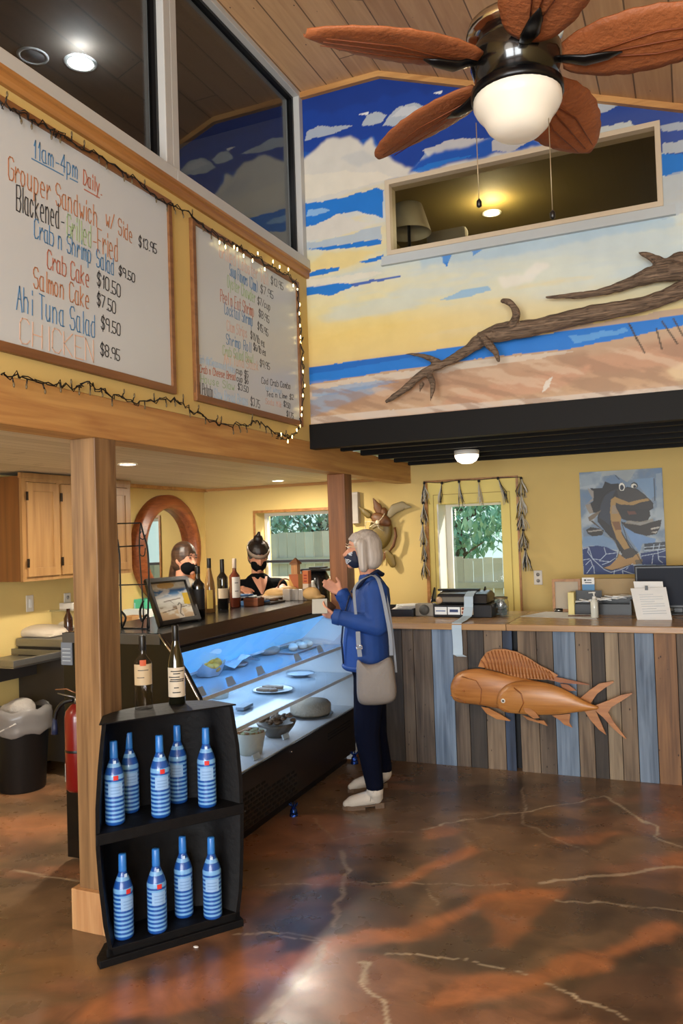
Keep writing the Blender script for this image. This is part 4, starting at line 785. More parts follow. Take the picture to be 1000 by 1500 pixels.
# black organiser with papers
x0, x1, z0, z1 = pb(838, 874, 924, 892, 6.1)
t = thing('desk_organiser', 'wide black desk organiser stuffed with white papers below the poster', 'organiser', ((x0+x1)/2, 6.15, ZT))
m = MB(); m.box(x0, x1, 6.08, 6.25, ZT, ZT+.01); m.box(x0, x1, 6.08, 6.09, ZT, ZT+.075); m.box(x0, x0+.01, 6.08, 6.25, ZT, ZT+.13); m.box(x1-.01, x1, 6.08, 6.25, ZT, ZT+.10); m.box(x0, x1, 6.24, 6.25, ZT, ZT+.12); m.box((x0+x1)/2-.04, (x0+x1)/2-.03, 6.08, 6.25, ZT, ZT+.11); m.box(x0+.02, (x0+x1)/2, 6.16, 6.17, ZT, ZT+.17); m.build('rack', BLACK, t)
m = MB(); [m.cbox((x0+.06+.03*i, 6.14+.01*(i % 3), ZT+.09+.004*i), (.12, .1, .006), 0, Matrix.Rotation(.15*(i-4), 3, 'Z') @ Matrix.Rotation(.15*((i*7) % 3-1), 3, 'Y')) for i in range(11)]; m.build('papers', PAPER, t)
x0, x1, z0, z1 = pb(832, 868, 840, 891, 6.05); o = MB().box(x0, x1, 6.05, 6.2, ZT, z1).build('upright_book', mat('cream_binder', '#dccf8c', .5), bevel=.003); tag(o, 'cream yellow binder standing left of the black organiser', 'binder')
x0, x1, z0, z1 = pb(853, 846, 870, 868, 6.2); t = thing('desk_calendar', 'small blue and white card standing behind the organiser papers', 'card', ((x0+x1)/2, 6.2, ZT+.11))
MB().box(x0, x1, 6.195, 6.20, ZT+.06, z1-.05).build('blue_panel', mat('calendar_blue', '#4f86b4', .5), t); m = MB().box(x0, x1, 6.195, 6.20, z1-.05, z1); m.build('header_panel', PAPER, t)
m = MB(); m.box(x0+.015, x0+.03, 6.193, 6.195, z1-.025, z1-.012); m.box(x0+.036, x1-.02, 6.193, 6.195, z1-.022, z1-.015); m.box(x0+.02, x1-.02, 6.193, 6.195, z1-.04, z1-.034); m.build('printed_mark', BLACK, t)
x0, x1, z0, z1 = pb(871, 847, 931, 892, 6.3); o = MB().box(x0, x1, 6.28, 6.34, ZT, z1).build('cardboard_box', mat('tan_card', '#a8916c', .7), bevel=.002); tag(o, 'plain tan cardboard box back standing behind the organiser under the poster', 'box')
# monitor
a = at(929, 829, Y=6.15); z1 = a.z; xm0 = a.x; t = thing('computer_monitor', 'dark monitor at the right edge of the counter behind the clipboard', 'monitor', (xm0+.28, 6.15, ZT))
MB().box(xm0, xm0+.56, 6.14, 6.17, 1.03, z1).build('bezel', BLACK, t, bevel=.006); MB().box(xm0+.015, xm0+.545, 6.137, 6.141, 1.05, z1-.017).build('screen', mat('dark_screen', '#161c2a', .5, spec=.2), t)
m = MB(); m.box(xm0+.25, xm0+.31, 6.17, 6.2, ZT+.01, 1.2); m.box(xm0+.16, xm0+.4, 6.1, 6.28, ZT, ZT+.012); m.build('stand', BLACK, t, bevel=.004)
# clipboard paper stand
a = at(933, 908, Z=ZT); b_ = at(984, 908, Z=ZT); t = thing('clipboard_stand', 'leaning clipboard with large white sheets in front of the monitor', 'clipboard', (a.x+.12, a.y, ZT))
tl = at(923, 862, Y=a.y+.12); tr = at(975, 860, Y=a.y+.12)
def quadbox(m, p, th, mi=0): n = (V(p[1])-V(p[0])).cross(V(p[3])-V(p[0])).normalized(); m.prism(p, n*-th, mi)
m = MB(); quadbox(m, [a+V((0, .006, .004)), b_+V((0, .006, .004)), tr+V((0, .006, 0)), tl+V((0, .006, 0))], .004); m.build('board', mat('clipboard_grey', '#a9a9a6', .5), t)
m = MB(); quadbox(m, [a, b_, tr, tl], .003); tl2 = at(927, 852, Y=a.y+.15); tr2 = at(970, 852, Y=a.y+.15); bl2 = at(930, 870, Y=a.y+.14); br2 = at(972, 868, Y=a.y+.14); quadbox(m, [bl2+V((0, .02, 0)), br2+V((0, .02, 0)), tr2+V((0, .02, 0)), tl2+V((0, .02, 0))], .003); m.build('sheet', PAPER, t)
m = MB(); c = (tl+tr)/2; m.cbox(c+V((-.01, -.008, .0)), (.018, .012, .03)); m.build('clip', BLACK, t)
m = MB(); dn = (a-tl)
for i in range(9):
    q = .22+i*.075; p = tl+dn*q+(tr-tl)*.2; q2 = tl+dn*q+(tr-tl)*(.85 if i % 3 else .6); m.prism([p+V((0, -.004, 0)), q2+V((0, -.004, 0)), q2+V((0, -.004, .003)), p+V((0, -.004, .003))], (0, -.0006, 0))
m.build('ruled_line', mat('faint_print', '#b4bcc4', .6), t)
c = at(984, 898, Z=ZT); t = MB().lathe([(.028, 0), (.034, .10), (.037, .102), (.037, .108), (.03, .106), (.026, .01)], (c.x+.02, c.y+.06, ZT), 20).build('paper_cup', WHITEP); tag(t, 'white cup standing between the clipboard and the monitor', 'cup')

# ================================================================== ON THE BACK WALL
# poster: fish mosaic
pc = at(912, 765, Y=YB); PX0, PX1, PZ0, PZ1 = -.835, -.20, 1.235, 2.075
cv = Canvas(np.linspace(PX0, PX1, 170), np.linspace(PZ0, PZ1, 225))
def pq(z): return [(lambda p: (p.x, p.z))(at(840+.14*x, 680+.14*y, Y=YB)) for x, y in z]
cv.fill('#70849a'); n1 = vnoise(cv.U, cv.W, 4, 9, 4); cv.blend(np.clip((n1-.5)*5, 0, .8), '#a9b4bc'); cv.blend(np.clip((.45-n1)*5, 0, .7), '#5f7ca0')
for p, c, a in [([(280,70),(660,50),(600,150),(560,190),(430,110),(300,130)], '#9da4a4', .8), ([(620,160),(840,140),(850,330),(800,370),(680,230)], '#7392b4', .9), ([(60,120),(300,90),(260,200),(80,240)], '#8a9aa8', .7), ([(860,100),(920,90),(940,560),(870,560)], '#97a6b2', .6), ([(100,760),(300,740),(460,820),(460,900),(200,850),(100,870)], '#6f8fb4', .9),
 ([(520,650),(640,700),(760,760),(860,780),(850,830),(720,830),(690,920),(600,800)], '#6a8fc0', .9),
 ([(95,880),(160,860),(250,850),(340,865),(460,920),(440,1000),(380,1060),(620,1050),(640,1180),(110,1160)], '#0d2a68', 1), ([(700,930),(970,890),(975,1050),(720,1050)], '#0d2a68', 1), ([(740,830),(960,810),(965,880),(740,900)], '#1a2432', .9), ([(130,1040),(380,1080),(640,1060),(640,1180),(130,1180)], '#10306c', .9),
 ([(330,180),(400,210),(470,200),(470,260),(350,310),(280,430),(270,500),(200,510),(170,410),(205,390),(205,290),(170,250),(300,250)], '#1c1b1e', 1), ([(150,250),(210,280),(210,380),(130,420),(200,360),(160,290)], '#8f8a84', 1), ([(120,425),(180,410),(210,510),(170,520)], '#8a8278', 1),
 ([(265,460),(300,350),(360,290),(450,245),(560,240),(660,260),(740,320),(800,370),(835,410),(830,460),(790,485),(800,540),(770,600),(660,610),(560,590),(500,570),(480,600),(500,700),(560,800),(620,900),(540,980),(480,900),(420,800),(330,700),(250,600)], '#232122', 1),
 ([(280,440),(330,330),(400,280),(440,270),(390,380),(380,640),(330,600),(270,560)], '#2c3444', .9), ([(450,270),(560,250),(680,270),(780,360),(640,390),(560,420),(480,380)], '#3a3634', .9),
 ([(390,370),(430,340),(500,370),(580,400),(700,370),(790,355),(800,380),(700,400),(600,440),(520,440),(440,400),(440,440),(500,560),(490,640),(500,720),(600,900),(540,910),(450,780),(400,640),(380,500)], '#a08048', 1), ([(450,420),(640,430),(780,390),(830,420),(820,460),(700,470),(560,470),(480,470)], '#2a2626', 1), ([(560,490),(640,490),(660,520),(580,530)], '#6a3c28', .8), ([(400,600),(480,600),(500,680),(440,690)], '#6e4622', .9), ([(400,430),(440,430),(470,520),(400,520)], '#8f8270', .8),
 ([(500,600),(560,610),(700,640),(830,600),(920,580),(910,640),(870,730),(760,750),(640,720),(540,660)], '#2c2622', 1), ([(540,620),(700,640),(840,600),(830,570),(700,600),(560,590)], '#8a8478', .8), ([(800,670),(900,650),(890,670),(810,685)], '#b0aca4', 1), ([(800,710),(880,700),(860,725)], '#b0aca4', .9),
 ([(130,690),(180,660),(260,670),(320,690),(300,740),(200,755),(150,730)], '#2a2826', 1), ([(150,700),(290,680),(300,695),(160,712)], '#9a9894', .9), ([(170,590),(200,590),(300,680),(320,690),(260,660)], '#4a4034', 1), ([(150,560),(240,500),(290,480),(230,560),(170,600)], '#6f6252', 1),
 ([(310,1085),(380,1060),(450,990),(480,930),(540,990),(620,960),(680,930),(720,1040),(600,1050),(500,1090),(400,1105)], '#a8834c', 1), ([(520,900),(600,870),(680,920),(620,970),(550,990),(500,960)], '#3a3430', 1), ([(640,1000),(720,990),(720,1040),(650,1045)], '#6a5c44', 1)]:
    cv.poly(pq(p), c, amp=.003, nsc=20, seed=5, alpha=a)
cv.disc(pq([(505, 240)])[0], (.027, .037), '#101012'); cv.disc(pq([(505, 238)])[0], (.023, .033), '#e4e2da'); cv.disc(pq([(505, 245)])[0], (.015, .022), '#141a2c'); cv.disc(pq([(635, 225)])[0], (.026, .026), '#101012'); cv.disc(pq([(630, 230)])[0], (.021, .02), '#dcdad0'); cv.disc(pq([(640, 235)])[0], (.012, .012), '#141a2c')
for p in [[(100,885),(160,870),(200,990),(320,1100),(390,1130)], [(200,990),(280,1000),(340,940),(320,870)], [(340,940),(460,925)], [(140,1140),(200,1060),(180,1000),(130,1050)], [(210,1060),(220,1140)], [(270,1010),(390,1020)], [(300,1050),(380,1020),(440,980)], [(390,1130),(500,1100),(620,1040)], [(420,1160),(430,1110)], [(520,1160),(510,1110),(630,1150)], [(550,1100),(570,1080)], [(110,1165),(640,1175)], [(710,960),(880,930),(965,900)], [(830,950),(820,1040)], [(880,900),(890,1000),(930,1030)], [(890,965),(970,970)], [(740,870),(950,850)], [(740,900),(960,885)], [(100,1000),(170,990)], [(160,870),(150,920),(210,1000)], [(840,840),(830,900)], [(900,830),(890,890)]]:
    cv.line(pq(p), .0024, '#b8c8dc', .95)
for p in [[(265,460),(300,350),(360,290),(450,245)], [(560,240),(660,260),(740,320),(830,410),(830,460),(790,485),(800,540)], [(500,600),(560,790),(640,900),(720,1040)], [(330,700),(430,800),(480,900),(460,970),(310,1085),(400,1110),(600,1050)], [(840,150),(850,380)], [(440,120),(480,160)]]: cv.line(pq(p), .0026, '#0e0e10', 1)
for p in [[(300,700),(430,800),(470,900)], [(560,600),(700,630),(820,590)]]: cv.line(pq(p), .0018, '#8a8880', .9)
t = thing('mosaic_poster', 'blue mosaic poster of a big mouthed fish on the back wall above the monitor', 'poster', (-.52, YB, 1.235))
cv.mesh('printed_face', lambda u, v: (u, YB-.018, v), attrmat('poster_print', .45, .06), t)
MB().box(PX0, PX1, YB-.016, YB-.003, PZ0, PZ1).build('backing', mat('poster_backing', '#5c6672', .6), t)
# outlets
def outlet(M, label, kind='outlet'):
    t = thing('wall_'+kind, label, kind, M.translation); m = MB(); m.box(-.035, .035, -.008, 0, -.06, .06); o = m.build('cover_plate', mat('plate_ivory', '#cfc8bc', .4), t, local=True, bevel=.003)
    m = MB()
    if kind == 'outlet':
        for z in (-.026, .026): m.lathe([(.014, 0), (.015, .003), (.001, .004)], (0, -.008, z), 14, 0, Matrix.Rotation(pi/2, 4, 'X'))
        m.build('socket', mat('socket_grey', '#8f8a84', .4), t, local=True)
    else: m.box(-.012, .012, -.012, -.006, -.03, .03); m.build('rocker', WHITEP, t, local=True, bevel=.002)
    t.rotation_euler = M.to_euler(); return t
outlet(Matrix.Translation(at(788, 846, Y=YB-.001)), 'pale electrical outlet on the back wall between the window and the poster')
outlet(Matrix.Translation(at(43, 884, X=-4.499)) @ Matrix.Rotation(pi/2, 4, 'Z'), 'white wall switch above the kitchen bench left of the foreground post', 'switch')
outlet(Matrix.Translation(at(98, 880, X=-4.499)) @ Matrix.Rotation(pi/2, 4, 'Z'), 'white outlet just left of the foreground post on the kitchen wall')
# white wall box
c = at(521, 743, Y=YB-.03); t = thing('wall_speaker', 'narrow white box mounted on the back wall beside the far post', 'speaker', (c.x, YB, c.z))
MB().box(c.x-.05, c.x+.035, YB-.06, YB, c.z-.15, c.z+.14).build('cabinet', mat('white_box', '#b9b0a6', .5), t, bevel=.006); MB().box(c.x-.045, c.x+.03, YB-.063, YB-.06, c.z-.13, c.z+.12).build('grille_cloth', mat('grille_white', '#aaa298', .7), t)
# turtle
def tq(x, y, o=0): return at(515+.105*x, 720+.105*y, Y=YB-.05-o)
SH = mat('turtle_shell_green', '#6e5a26', .45, var=.15, vscale=10); TB = mat('turtle_brown', '#6a4220', .5, var=.2, vscale=15); TG = mat('turtle_flipper_grey', '#8a7c5c', .5)
t = thing('sea_turtle_sculpture', 'green brown wooden sea turtle with white ribbon hanging on the back wall', 'sculpture', tq(400, 550))
c = tq(400, 560); m = MB(); m.ell(c, (.115, .045, .165), 0, Matrix.Rotation(radians(10), 3, 'Y'), 24, 14); s_ = m.build('shell', SH, t)
m = MB(); m.tube([tq(600,500,.02), tq(615,620,.02), tq(580,760,.02), tq(520,840,.02)], [.012, .014, .014, .006], 8); m.build('shell_rim', TB, s_)
m = MB(); m.ell(tq(410, 400, .018), (.105, .034, .062), 0, Matrix.Rotation(radians(25), 3, 'Y'), 18, 10); m.build('brown_shell_patch', TB, s_); m = MB(); m.ell(tq(450, 290, .0), (.035, .03, .045), 0, None, 14, 9); m.build('head', TB, t)
m = MB(); m.chain([tq(230,330), tq(170,280), tq(110,225)], [.03, .028, .008], flat=.35, side=(0, 1, 0)); m.build('flipper', SH, t)
m = MB(); m.chain([tq(400,310), tq(360,220), tq(300,100)], [.035, .04, .006], flat=.35, side=(0, 1, 0)); m.build('flipper', TB, t)
m = MB(); m.chain([tq(520,330), tq(600,240), tq(700,200), tq(825,215)], [.03, .045, .04, .006], flat=.3, side=(0, 1, 0)); m.build('flipper', TG, t)
m = MB(); m.chain([tq(500,860), tq(540,930), tq(570,1010)], [.03, .042, .034], flat=.3, side=(0, 1, 0)); m.build('rear_flipper', SH, t)
m = MB(); [m.chain([tq(470-60*i, 860), tq(450-60*i, 950)], [.018, .008], flat=.4, side=(0, 1, 0)) for i in range(3)]; m.build('tail_fringe', TB, t)
RB = mat('cream_ribbon', '#e0d4b4', .6)
m = MB(); m.tube([tq(460,310,.07), tq(420,370,.075), tq(360,430,.085)], .010, 8, flat=.4); m.tube([tq(200,420,.06), tq(260,420,.08), tq(360,430,.085)], .008, 8, flat=.4); m.tube([tq(360,430,.085), tq(380,510,.075), tq(440,550,.06)], .009, 8, flat=.4); m.tube([tq(200,420,.06), tq(190,480,.05), tq(190,550,.05)], .006, 8, flat=.4); m.ell(tq(360,430,.09), (.02, .014, .02)); m.tube([tq(360,430,.085), tq(290,470,.07), tq(250,500,.06)], .007, 8, flat=.4); m.build('ribbon_bow', RB, t)
# garland round the window
GB = mat('garland_black', '#17171a', .6); GW = mat('garland_white', '#cfc9bc', .6); GY = mat('garland_gold', '#b89a4c', .5)
t = thing('tassel_garland', 'black and white tassel garland hung around the back window', 'garland', at(690, 700, Y=YB-.04))
P_ = smooth([at(x, y, Y=YB-.03) for x, y in [(620,706),(648,707),(672,703),(700,703),(728,700),(762,699)]], 5); MB().tube(P_, .003, 6).build('cord', GB, t)
def tassel(px, y0, y1, spread, n, drift=0):
    a = at(px, y0, Y=YB-.035); b_ = at(px, y1, Y=YB-.035); m = MB(); L_ = a.z-b_.z
    m.ell(a+V((0, 0, -.01)), (.012, .012, .014), 0, None, 8, 6)
    for i in range(n):
        dx = random.uniform(-1, 1)*spread+drift*L_; dy = random.uniform(-.03, .02); l = L_*random.uniform(.75, 1.05); P = [a, a+V((dx*.35, dy*.5-.004, -l*.35)), a+V((dx*.9+random.uniform(-.01, .01), dy, -l*.7)), a+V((dx+random.uniform(-.015, .015), dy, -l))]
        m.tube(P, [.004, .008, .010, .007], 4, random.choice((0, 0, 1, 1, 1, 2)), flat=.3)
    m.build('tassel', [GB, GW, GY], t)
for px, y0, y1, d in ((647,706,737,-.1), (672,704,738,.05), (701,703,736,0), (729,699,735,.25)): tassel(px, y0, y1+4, .026, 12, d)
for px, y0, y1 in ((621,706,738), (620,735,770), (619,765,800), (620,795,825), (621,820,848)): tassel(px, y0, y1, .032, 16)
for px, y0, y1 in ((763,699,730), (763,722,760), (764,750,778), (766,775,808), (769,803,836)): tassel(px, y0, y1, .045, 24)

# ================================================================== KITCHEN SIDE
# upper cabinets
CAB = wood('cabinet_maple', '#875e36', '#a27a4a', 'Z', 1.0, .4, fine=.8, bump=.05); CABD = wood('cabinet_side_dark', '#5c3416', '#74461f', 'Z', 1.0, .4, fine=.8, bump=.05)
t = thing('wall_cabinet', 'maple wall cabinet with panelled doors left of the foreground post', 'cabinet', (-4.33, 4.6, 1.37), group=None)
def cabinet(t, y0, y1, doors):
    MB().box(-4.498, -4.19, y0, y1, 1.375, 2.10).build('carcass', CABD, t, bevel=.002)
    m = MB(); m.box(-4.19, -4.17, y0, y1, 1.375, 1.41); m.box(-4.19, -4.17, y0, y1, 2.06, 2.12); m.box(-4.19, -4.165, y0-.01, y1, 2.085, 2.12)
    n = len(doors)
    for y in [y0]+[(doors[i][1]+doors[i+1][0])/2-.02 for i in range(n-1)]+[y1-.04]: m.box(-4.19, -4.17, y, y+.04, 1.375, 2.1)
    m.build('face_frame', CAB, t)
    for a, b_ in doors:
        m = MB(); m.box(-4.17, -4.152, a, a+.055, 1.405, 2.055); m.box(-4.17, -4.152, b_-.055, b_, 1.405, 2.055); m.box(-4.17, -4.152, a, b_, 1.405, 1.465); m.box(-4.17, -4.152, a, b_, 1.995, 2.055); m.box(-4.168, -4.160, a+.05, b_-.05, 1.46, 2.0); d = m.build('door', CAB, t, bevel=.002)
        m = MB(); m.box(-4.154, -4.148, a-.012, a+.006, 1.47, 1.53); m.box(-4.154, -4.148, a-.012, a+.006, 1.93, 1.99); m.build('hinge', mat('hinge_bronze', '#2c1c10', .4, metal=.6), d)
cabinet(t, 4.115, 4.80, [(4.15, 4.45), (4.475, 4.775)])
t = thing('wall_cabinet', 'maple wall cabinet right of the foreground post beside the oval mirror', 'cabinet', (-4.33, 5.05, 1.37)); cabinet(t, 4.81, 5.27, [(4.85, 5.24)])
# oval mirror
t = thing('oval_mirror', 'large oval mirror in a thick reddish wood frame on the kitchen side wall', 'mirror', (-4.5, 6.16, 1.54))
yc, zc_, ry, rz = 6.165, 1.545, .40, .39
RW = wood('mirror_red_wood', '#6a3216', '#94522a', 'Y', 2, .35)
prof = [(0, .0), (.02, .012), (.10, .02), (.13, .045), (.13, .085), (.085, .10), (.015, .115), (0, .13)]
prof = [(.0, .005), (.0, .085), (.015, .10), (.05, .10), (.075, .08), (.10, .08), (.125, .06), (.125, .001)]
R_ = []
for k in range(49):
    a = 2*pi*k/48; R_.append([(-4.498+x, yc+(ry-.02+r_)*cos(a), zc_+(rz-.01+r_)*sin(a)) for r_, x in prof])
m = MB()
Rv = [[m.bm.verts.new(V(p)) for p in r] for r in R_[:-1]]
for k in range(48):
    for i in range(len(prof)-1):
        f = m.bm.faces.new((Rv[k][i], Rv[k][i+1], Rv[(k+1) % 48][i+1], Rv[(k+1) % 48][i])); f.smooth = True
bmesh.ops.recalc_face_normals(m.bm, faces=m.bm.faces[:]); m.build('frame', RW, t)
m = MB(); a_ = [(-4.488, yc+ry*cos(2*pi*k/48), zc_+rz*sin(2*pi*k/48)) for k in range(48)]; m.prism(a_, (-.006, 0, 0)); m.build('mirror_glass', mat('mirror_silver', '#d8d8d4', .02, metal=1), t)
# steel bench, shelf, clutter
t = thing('steel_bench', 'dark stainless steel prep bench behind the black bin', 'bench', (-4.1, 4.6, 0))
MB().box(-4.49, -3.62, 4.35, 5.0, .90, .955).build('bench_top', STEEL, t, bevel=.004); MB().box(-4.49, -3.62, 4.37, 4.39, .10, .90).build('front_panel', DARKSTEEL, t); m = MB(); [m.box(x, x+.04, y, y+.04, 0, .90) for x in (-4.49, -3.66) for y in (4.40, 4.95)]; m.build('leg', DARKSTEEL, t)
MB().box(-4.49, -3.62, 4.39, 4.98, .3, .32).build('undershelf', DARKSTEEL, t)
a = at(44, 963, Y=4.0); t = thing('steel_sink', 'corner of a stainless sink tray sticking out at the left edge', 'sink', (a.x-.2, 4.05, .85))
m = MB(); m.box(a.x-.5, a.x, 3.86, 3.885, .845, .885); m.box(a.x-.025, a.x, 3.86, 4.34, .845, .885); m.box(a.x-.5, a.x-.02, 4.315, 4.34, .845, .885); m.box(a.x-.5, a.x-.02, 3.88, 4.32, .83, .84); m.build('basin_rim', STEEL, t, bevel=.003)
m = MB(); m.box(a.x-.3, a.x-.24, 3.95, 4.3, .72, .835); m.build('bracket', DARKSTEEL, t)
WRAP = mat('white_wrap', '#c2b4a0', .35, bump=.5, bscale=14)
for (px, w_, h_, y, lb) in ((12, .20, .05, 4.6, 'white cloth covered tray at the far left of the steel bench'), (62, .22, .075, 4.55, 'crumpled white wrapped tray in the middle of the steel bench'), (75, .16, .10, 4.85, 'white wrapped loaf at the back of the steel bench')):
    c = at(px, 930, Y=y); m = MB(); m.ell((c.x, y, .955+h_*.45), (w_, .16, h_*.6), 0, None, 12, 8); m.cbox((c.x, y, .955+.012), (w_*1.9, .28, .02)); o = m.build('wrapped_tray', WRAP, voxel=.012, smooth=3); tag(o, lb, 'tray', 'wrapped trays on the steel bench')
zs = at(75, 893, Y=4.75).z; x0 = at(46, 893, Y=4.75).x
t = thing('glass_guard', 'clear glass sneeze guard shelf on the steel bench', 'glass guard', (x0+.2, 4.75, .955))
MB().box(x0, x0+.55, 4.70, 5.0, zs-.008, zs).build('glass_shelf', GLASS, t); MB().box(x0, x0+.55, 4.71, 4.715, .955, zs-.008).build('glass_front', GLASS, t); m = MB(); m.box(x0+.003, x0+.009, 4.716, 5.0, .955, zs-.008); m.build('glass_end', GLASS, t)
MB().box(x0, x0+.55, 4.695, 4.70, zs-.008, zs).build('edge_strip', mat('glass_edge', '#8a8058', .3), t)
c = at(88, 886, Y=4.85); t = thing('foil_box', 'long flat white box of foil on the glass shelf next to the post', 'box', (c.x, 4.85, zs)); MB().box(c.x-.08, c.x+.16, 4.80, 4.92, zs, zs+.045).build('carton', mat('carton_white', '#c4bcb0', .5), t, bevel=.002); m = MB(); m.box(c.x-.081, c.x-.078, 4.80, 4.92, zs+.002, zs+.043); m.box(c.x-.02, c.x+.02, 4.798, 4.80, zs+.015, zs+.03); m.build('printed_mark', BLACK, t)
c = at(97, 910, Y=4.62); o = MB().lathe([(.03, 0), (.033, .01), (.033, .12), (.015, .16), (.013, .19)], (c.x+.02, 4.62, .955), 18).build('brown_bottle', mat('brown_glass', '#2e150a', .15, coat=.5)); tag(o, 'dark brown bottle on the steel bench just left of the post', 'bottle')
# trash can
c = V((-4.18, 4.08, 0)); t = thing('trash_can', 'black round trash can with a clear liner under the steel bench', 'bin', c)
MB().lathe([(.145, 0), (.15, .01), (.185, .50), (.19, .51), (.17, .51), (.165, .49), (.13, .02)], (0, 0, 0), 28).build('bin_body', mat('bin_black', '#08080a', .5), t, local=True)
m = MB(); R_ = []
for k in range(7):
    z = [.545, .53, .50, .46, .42, .39, .38][k]; r_ = [.175, .198, .202, .198, .195, .20, .19][k]; R_.append([(r_*(1+.03*sin(i*3.1+k)*random.uniform(.3, 1))*cos(2*pi*i/40), r_*(1+.03*sin(i*2.3+k))*sin(2*pi*i/40), z+.012*sin(i*.9)) for i in range(40)])
lm = mat('clear_liner', '#9a9490', .3, alpha=.55, coat=.3); m.rings(R_, 0, cap=False); m.build('liner', lm, t, local=True)
m = MB(); m.tube([(-.05, -.2, .50), (-.02, -.215, .44), (-.0, -.21, .37)], [.006, .009, .005], 7); m.tube([(-.14, -.15, .42), (-.02, -.213, .40), (.12, -.16, .47)], .005, 6); m.build('liner_tie', mat('liner_white', '#b9b4ae', .4), t, local=True)
m = MB(); m.ell((.0, 0, .53), (.10, .10, .07), 0, None, 12, 8); m.ell((-.06, -.06, .53), (.05, .04, .04)); o = m.build('crumpled_paper', mat('crumpled_grey_paper', '#a09890', .8, bump=1, bscale=30), voxel=.012, smooth=1); o.location = c; tag(o, 'crumpled grey paper piled on top of the trash can', 'paper')
# fire extinguisher
c = at(114, 1085, Y=3.165); EX = mat('extinguisher_red', '#6e0c0a', .3, coat=.3)
t = thing('fire_extinguisher', 'red fire extinguisher hanging on the case end behind the foreground post', 'fire extinguisher', (c.x, 3.165, 0))
MB().lathe([(.05, .39), (.062, .405), (.062, .755), (.055, .785), (.03, .815), (.022, .82)], (c.x, 3.165, 0), 28).build('cylinder', EX, t)
MB().lathe([(.063, .585), (.064, .59), (.063, .598)], (c.x, 3.165, 0), 28, cap=False).build('strap', BLACK, t)
m = MB(); m.lathe([(.016, .82), (.016, .85)], (c.x, 3.165, 0), 12); m.tube([(c.x, 3.165, .85), (c.x-.05, 3.15, .86), (c.x-.10, 3.14, .87)], [.008, .008, .005], 6, flat=.5); m.build('valve_handle', STEEL, t); m = MB(); m.tube([(c.x, 3.165, .87), (c.x-.05, 3.15, .893), (c.x-.115, 3.14, .888)], [.006, .007, .004], 6, flat=.5); m.build('lever', mat('brass_lever', '#9a6c4c', .35, metal=.6), t)
MB().box(c.x-.02, c.x+.03, 3.215, 3.247, .50, .74).build('wall_bracket', BLACK, t)
m = MB(); m.tube(smooth([(c.x-.01, 3.15, .84), (c.x-.06, 3.13, .825), (c.x-.095, 3.12, .78), (c.x-.105, 3.12, .73)], 5), .010, 8); m.build('hose', BLACK, t); MB().tube([(c.x-.105, 3.12, .75), (c.x-.106, 3.12, .70), (c.x-.108, 3.12, .67)], [.011, .016, .018], 10).build('nozzle', mat('nozzle_blue', '#1a2440', .5), t)
m = MB(); A0 = radians(195); R_ = [[(c.x+.0635*cos(A0+.75*k/6), 3.165+.0635*sin(A0+.75*k/6), z) for k in range(7)] for z in (.44, .53)]; m.rings(R_, 0, cap=False, closed=False); l_ = m.build('label', PAPER, t)
m = MB(); [m.rings([[(c.x+.064*cos(A0+.06+.6*k/5), 3.165+.064*sin(A0+.06+.6*k/5), z+d_) for k in range(6)] for d_ in (0, .003)], 0, cap=False, closed=False) for z in (.45, .465, .48, .495, .51)]; m.build('printed_line', mat('label_grey', '#7a7a7a', .6), l_)

# ================================================================== DELI CASE
CANG = radians(1.7); CO = V((-2.2, 3.245, 0))
case = thing('deli_display_case', 'long black curved glass deli display case with lit food shelves', 'display case', CO, CANG)
def CW(x, u, z): return CO + Matrix.Rotation(CANG, 3, 'Z') @ V((x, u, z))
CL_ = 2.08
BODY = mat('case_brown_black', '#1e1510', .35); BK = mat('case_black_gloss', '#0a0a0b', .22); INT = mat('case_interior_white', '#c8d0d8', .4)
def cb(name, m, mt, par=case, **k): return m.build(name, mt, par, local=True, **k)
cb('base_panel', MB().box(-.78, .0, .03, CL_-.03, .085, .385), BODY, bevel=.004); cb('toe_kick', MB().box(-.74, -.07, .04, CL_-.04, 0, .085), BLACK)
endp = [(-.80, .02), (-.03, .02), (0, .05), (.005, .40), (.035, .56), (.035, .70), (.008, .86), (-.07, .99), (-.148, 1.09), (-.21, 1.165), (-.80, 1.165)]
for u0 in (0, CL_-.03):
    e_ = cb('end_panel', MB().prism([(x, u0, z) for x, z in endp], (0, .03, 0)), BK if u0 == 0 else INT)
    if u0 == 0:
        m = MB(); m.box(-.80, -.205, -.006, 0, 1.115, 1.165); cb('steel_strip', m, mat('strip_grey', '#5e6066', .35, metal=.7), e_)
        m = MB(); m.tube([(x, -.004, z) for x, z in endp[2:10]], .006, 6); cb('chrome_edge', m, CHROME, e_)
cb('back_panel', MB().box(-.80, -.775, .03, CL_-.03, .385, 1.145), INT); cb('top_deck', MB().box(-.80, -.205, 0, CL_, 1.145, 1.165), BK, bevel=.003)
m = MB(); m.prism([(-.212, 0, 1.165), (-.20, 0, 1.165), (-.13, 0, 1.105), (-.135, 0, 1.09), (-.16, 0, 1.095), (-.212, 0, 1.14)], (0, CL_, 0)); cb('front_rail', m, mat('bronze_rail', '#4c443e', .16, metal=.85), bevel=.002)
cb('rail_gasket', MB().prism([(-.15, .03, 1.095), (-.13, .03, 1.09), (-.115, .03, 1.07), (-.135, .03, 1.075)], (0, CL_-.06, 0)), BLACK)
gp = [(-.14, 1.088), (-.10, 1.035), (-.055, .965), (-.015, .885), (.012, .80), (.026, .70), (.028, .60), (.02, .50), (.004, .40)]
m = MB(); m.rings([[(x, u, z) for u in (.03, CL_-.03)] for x, z in gp], 0, cap=False, closed=False); cb('curved_glass', m, glassmat('case_glass', (.93, .97, 1), 1.45, 0, .97))
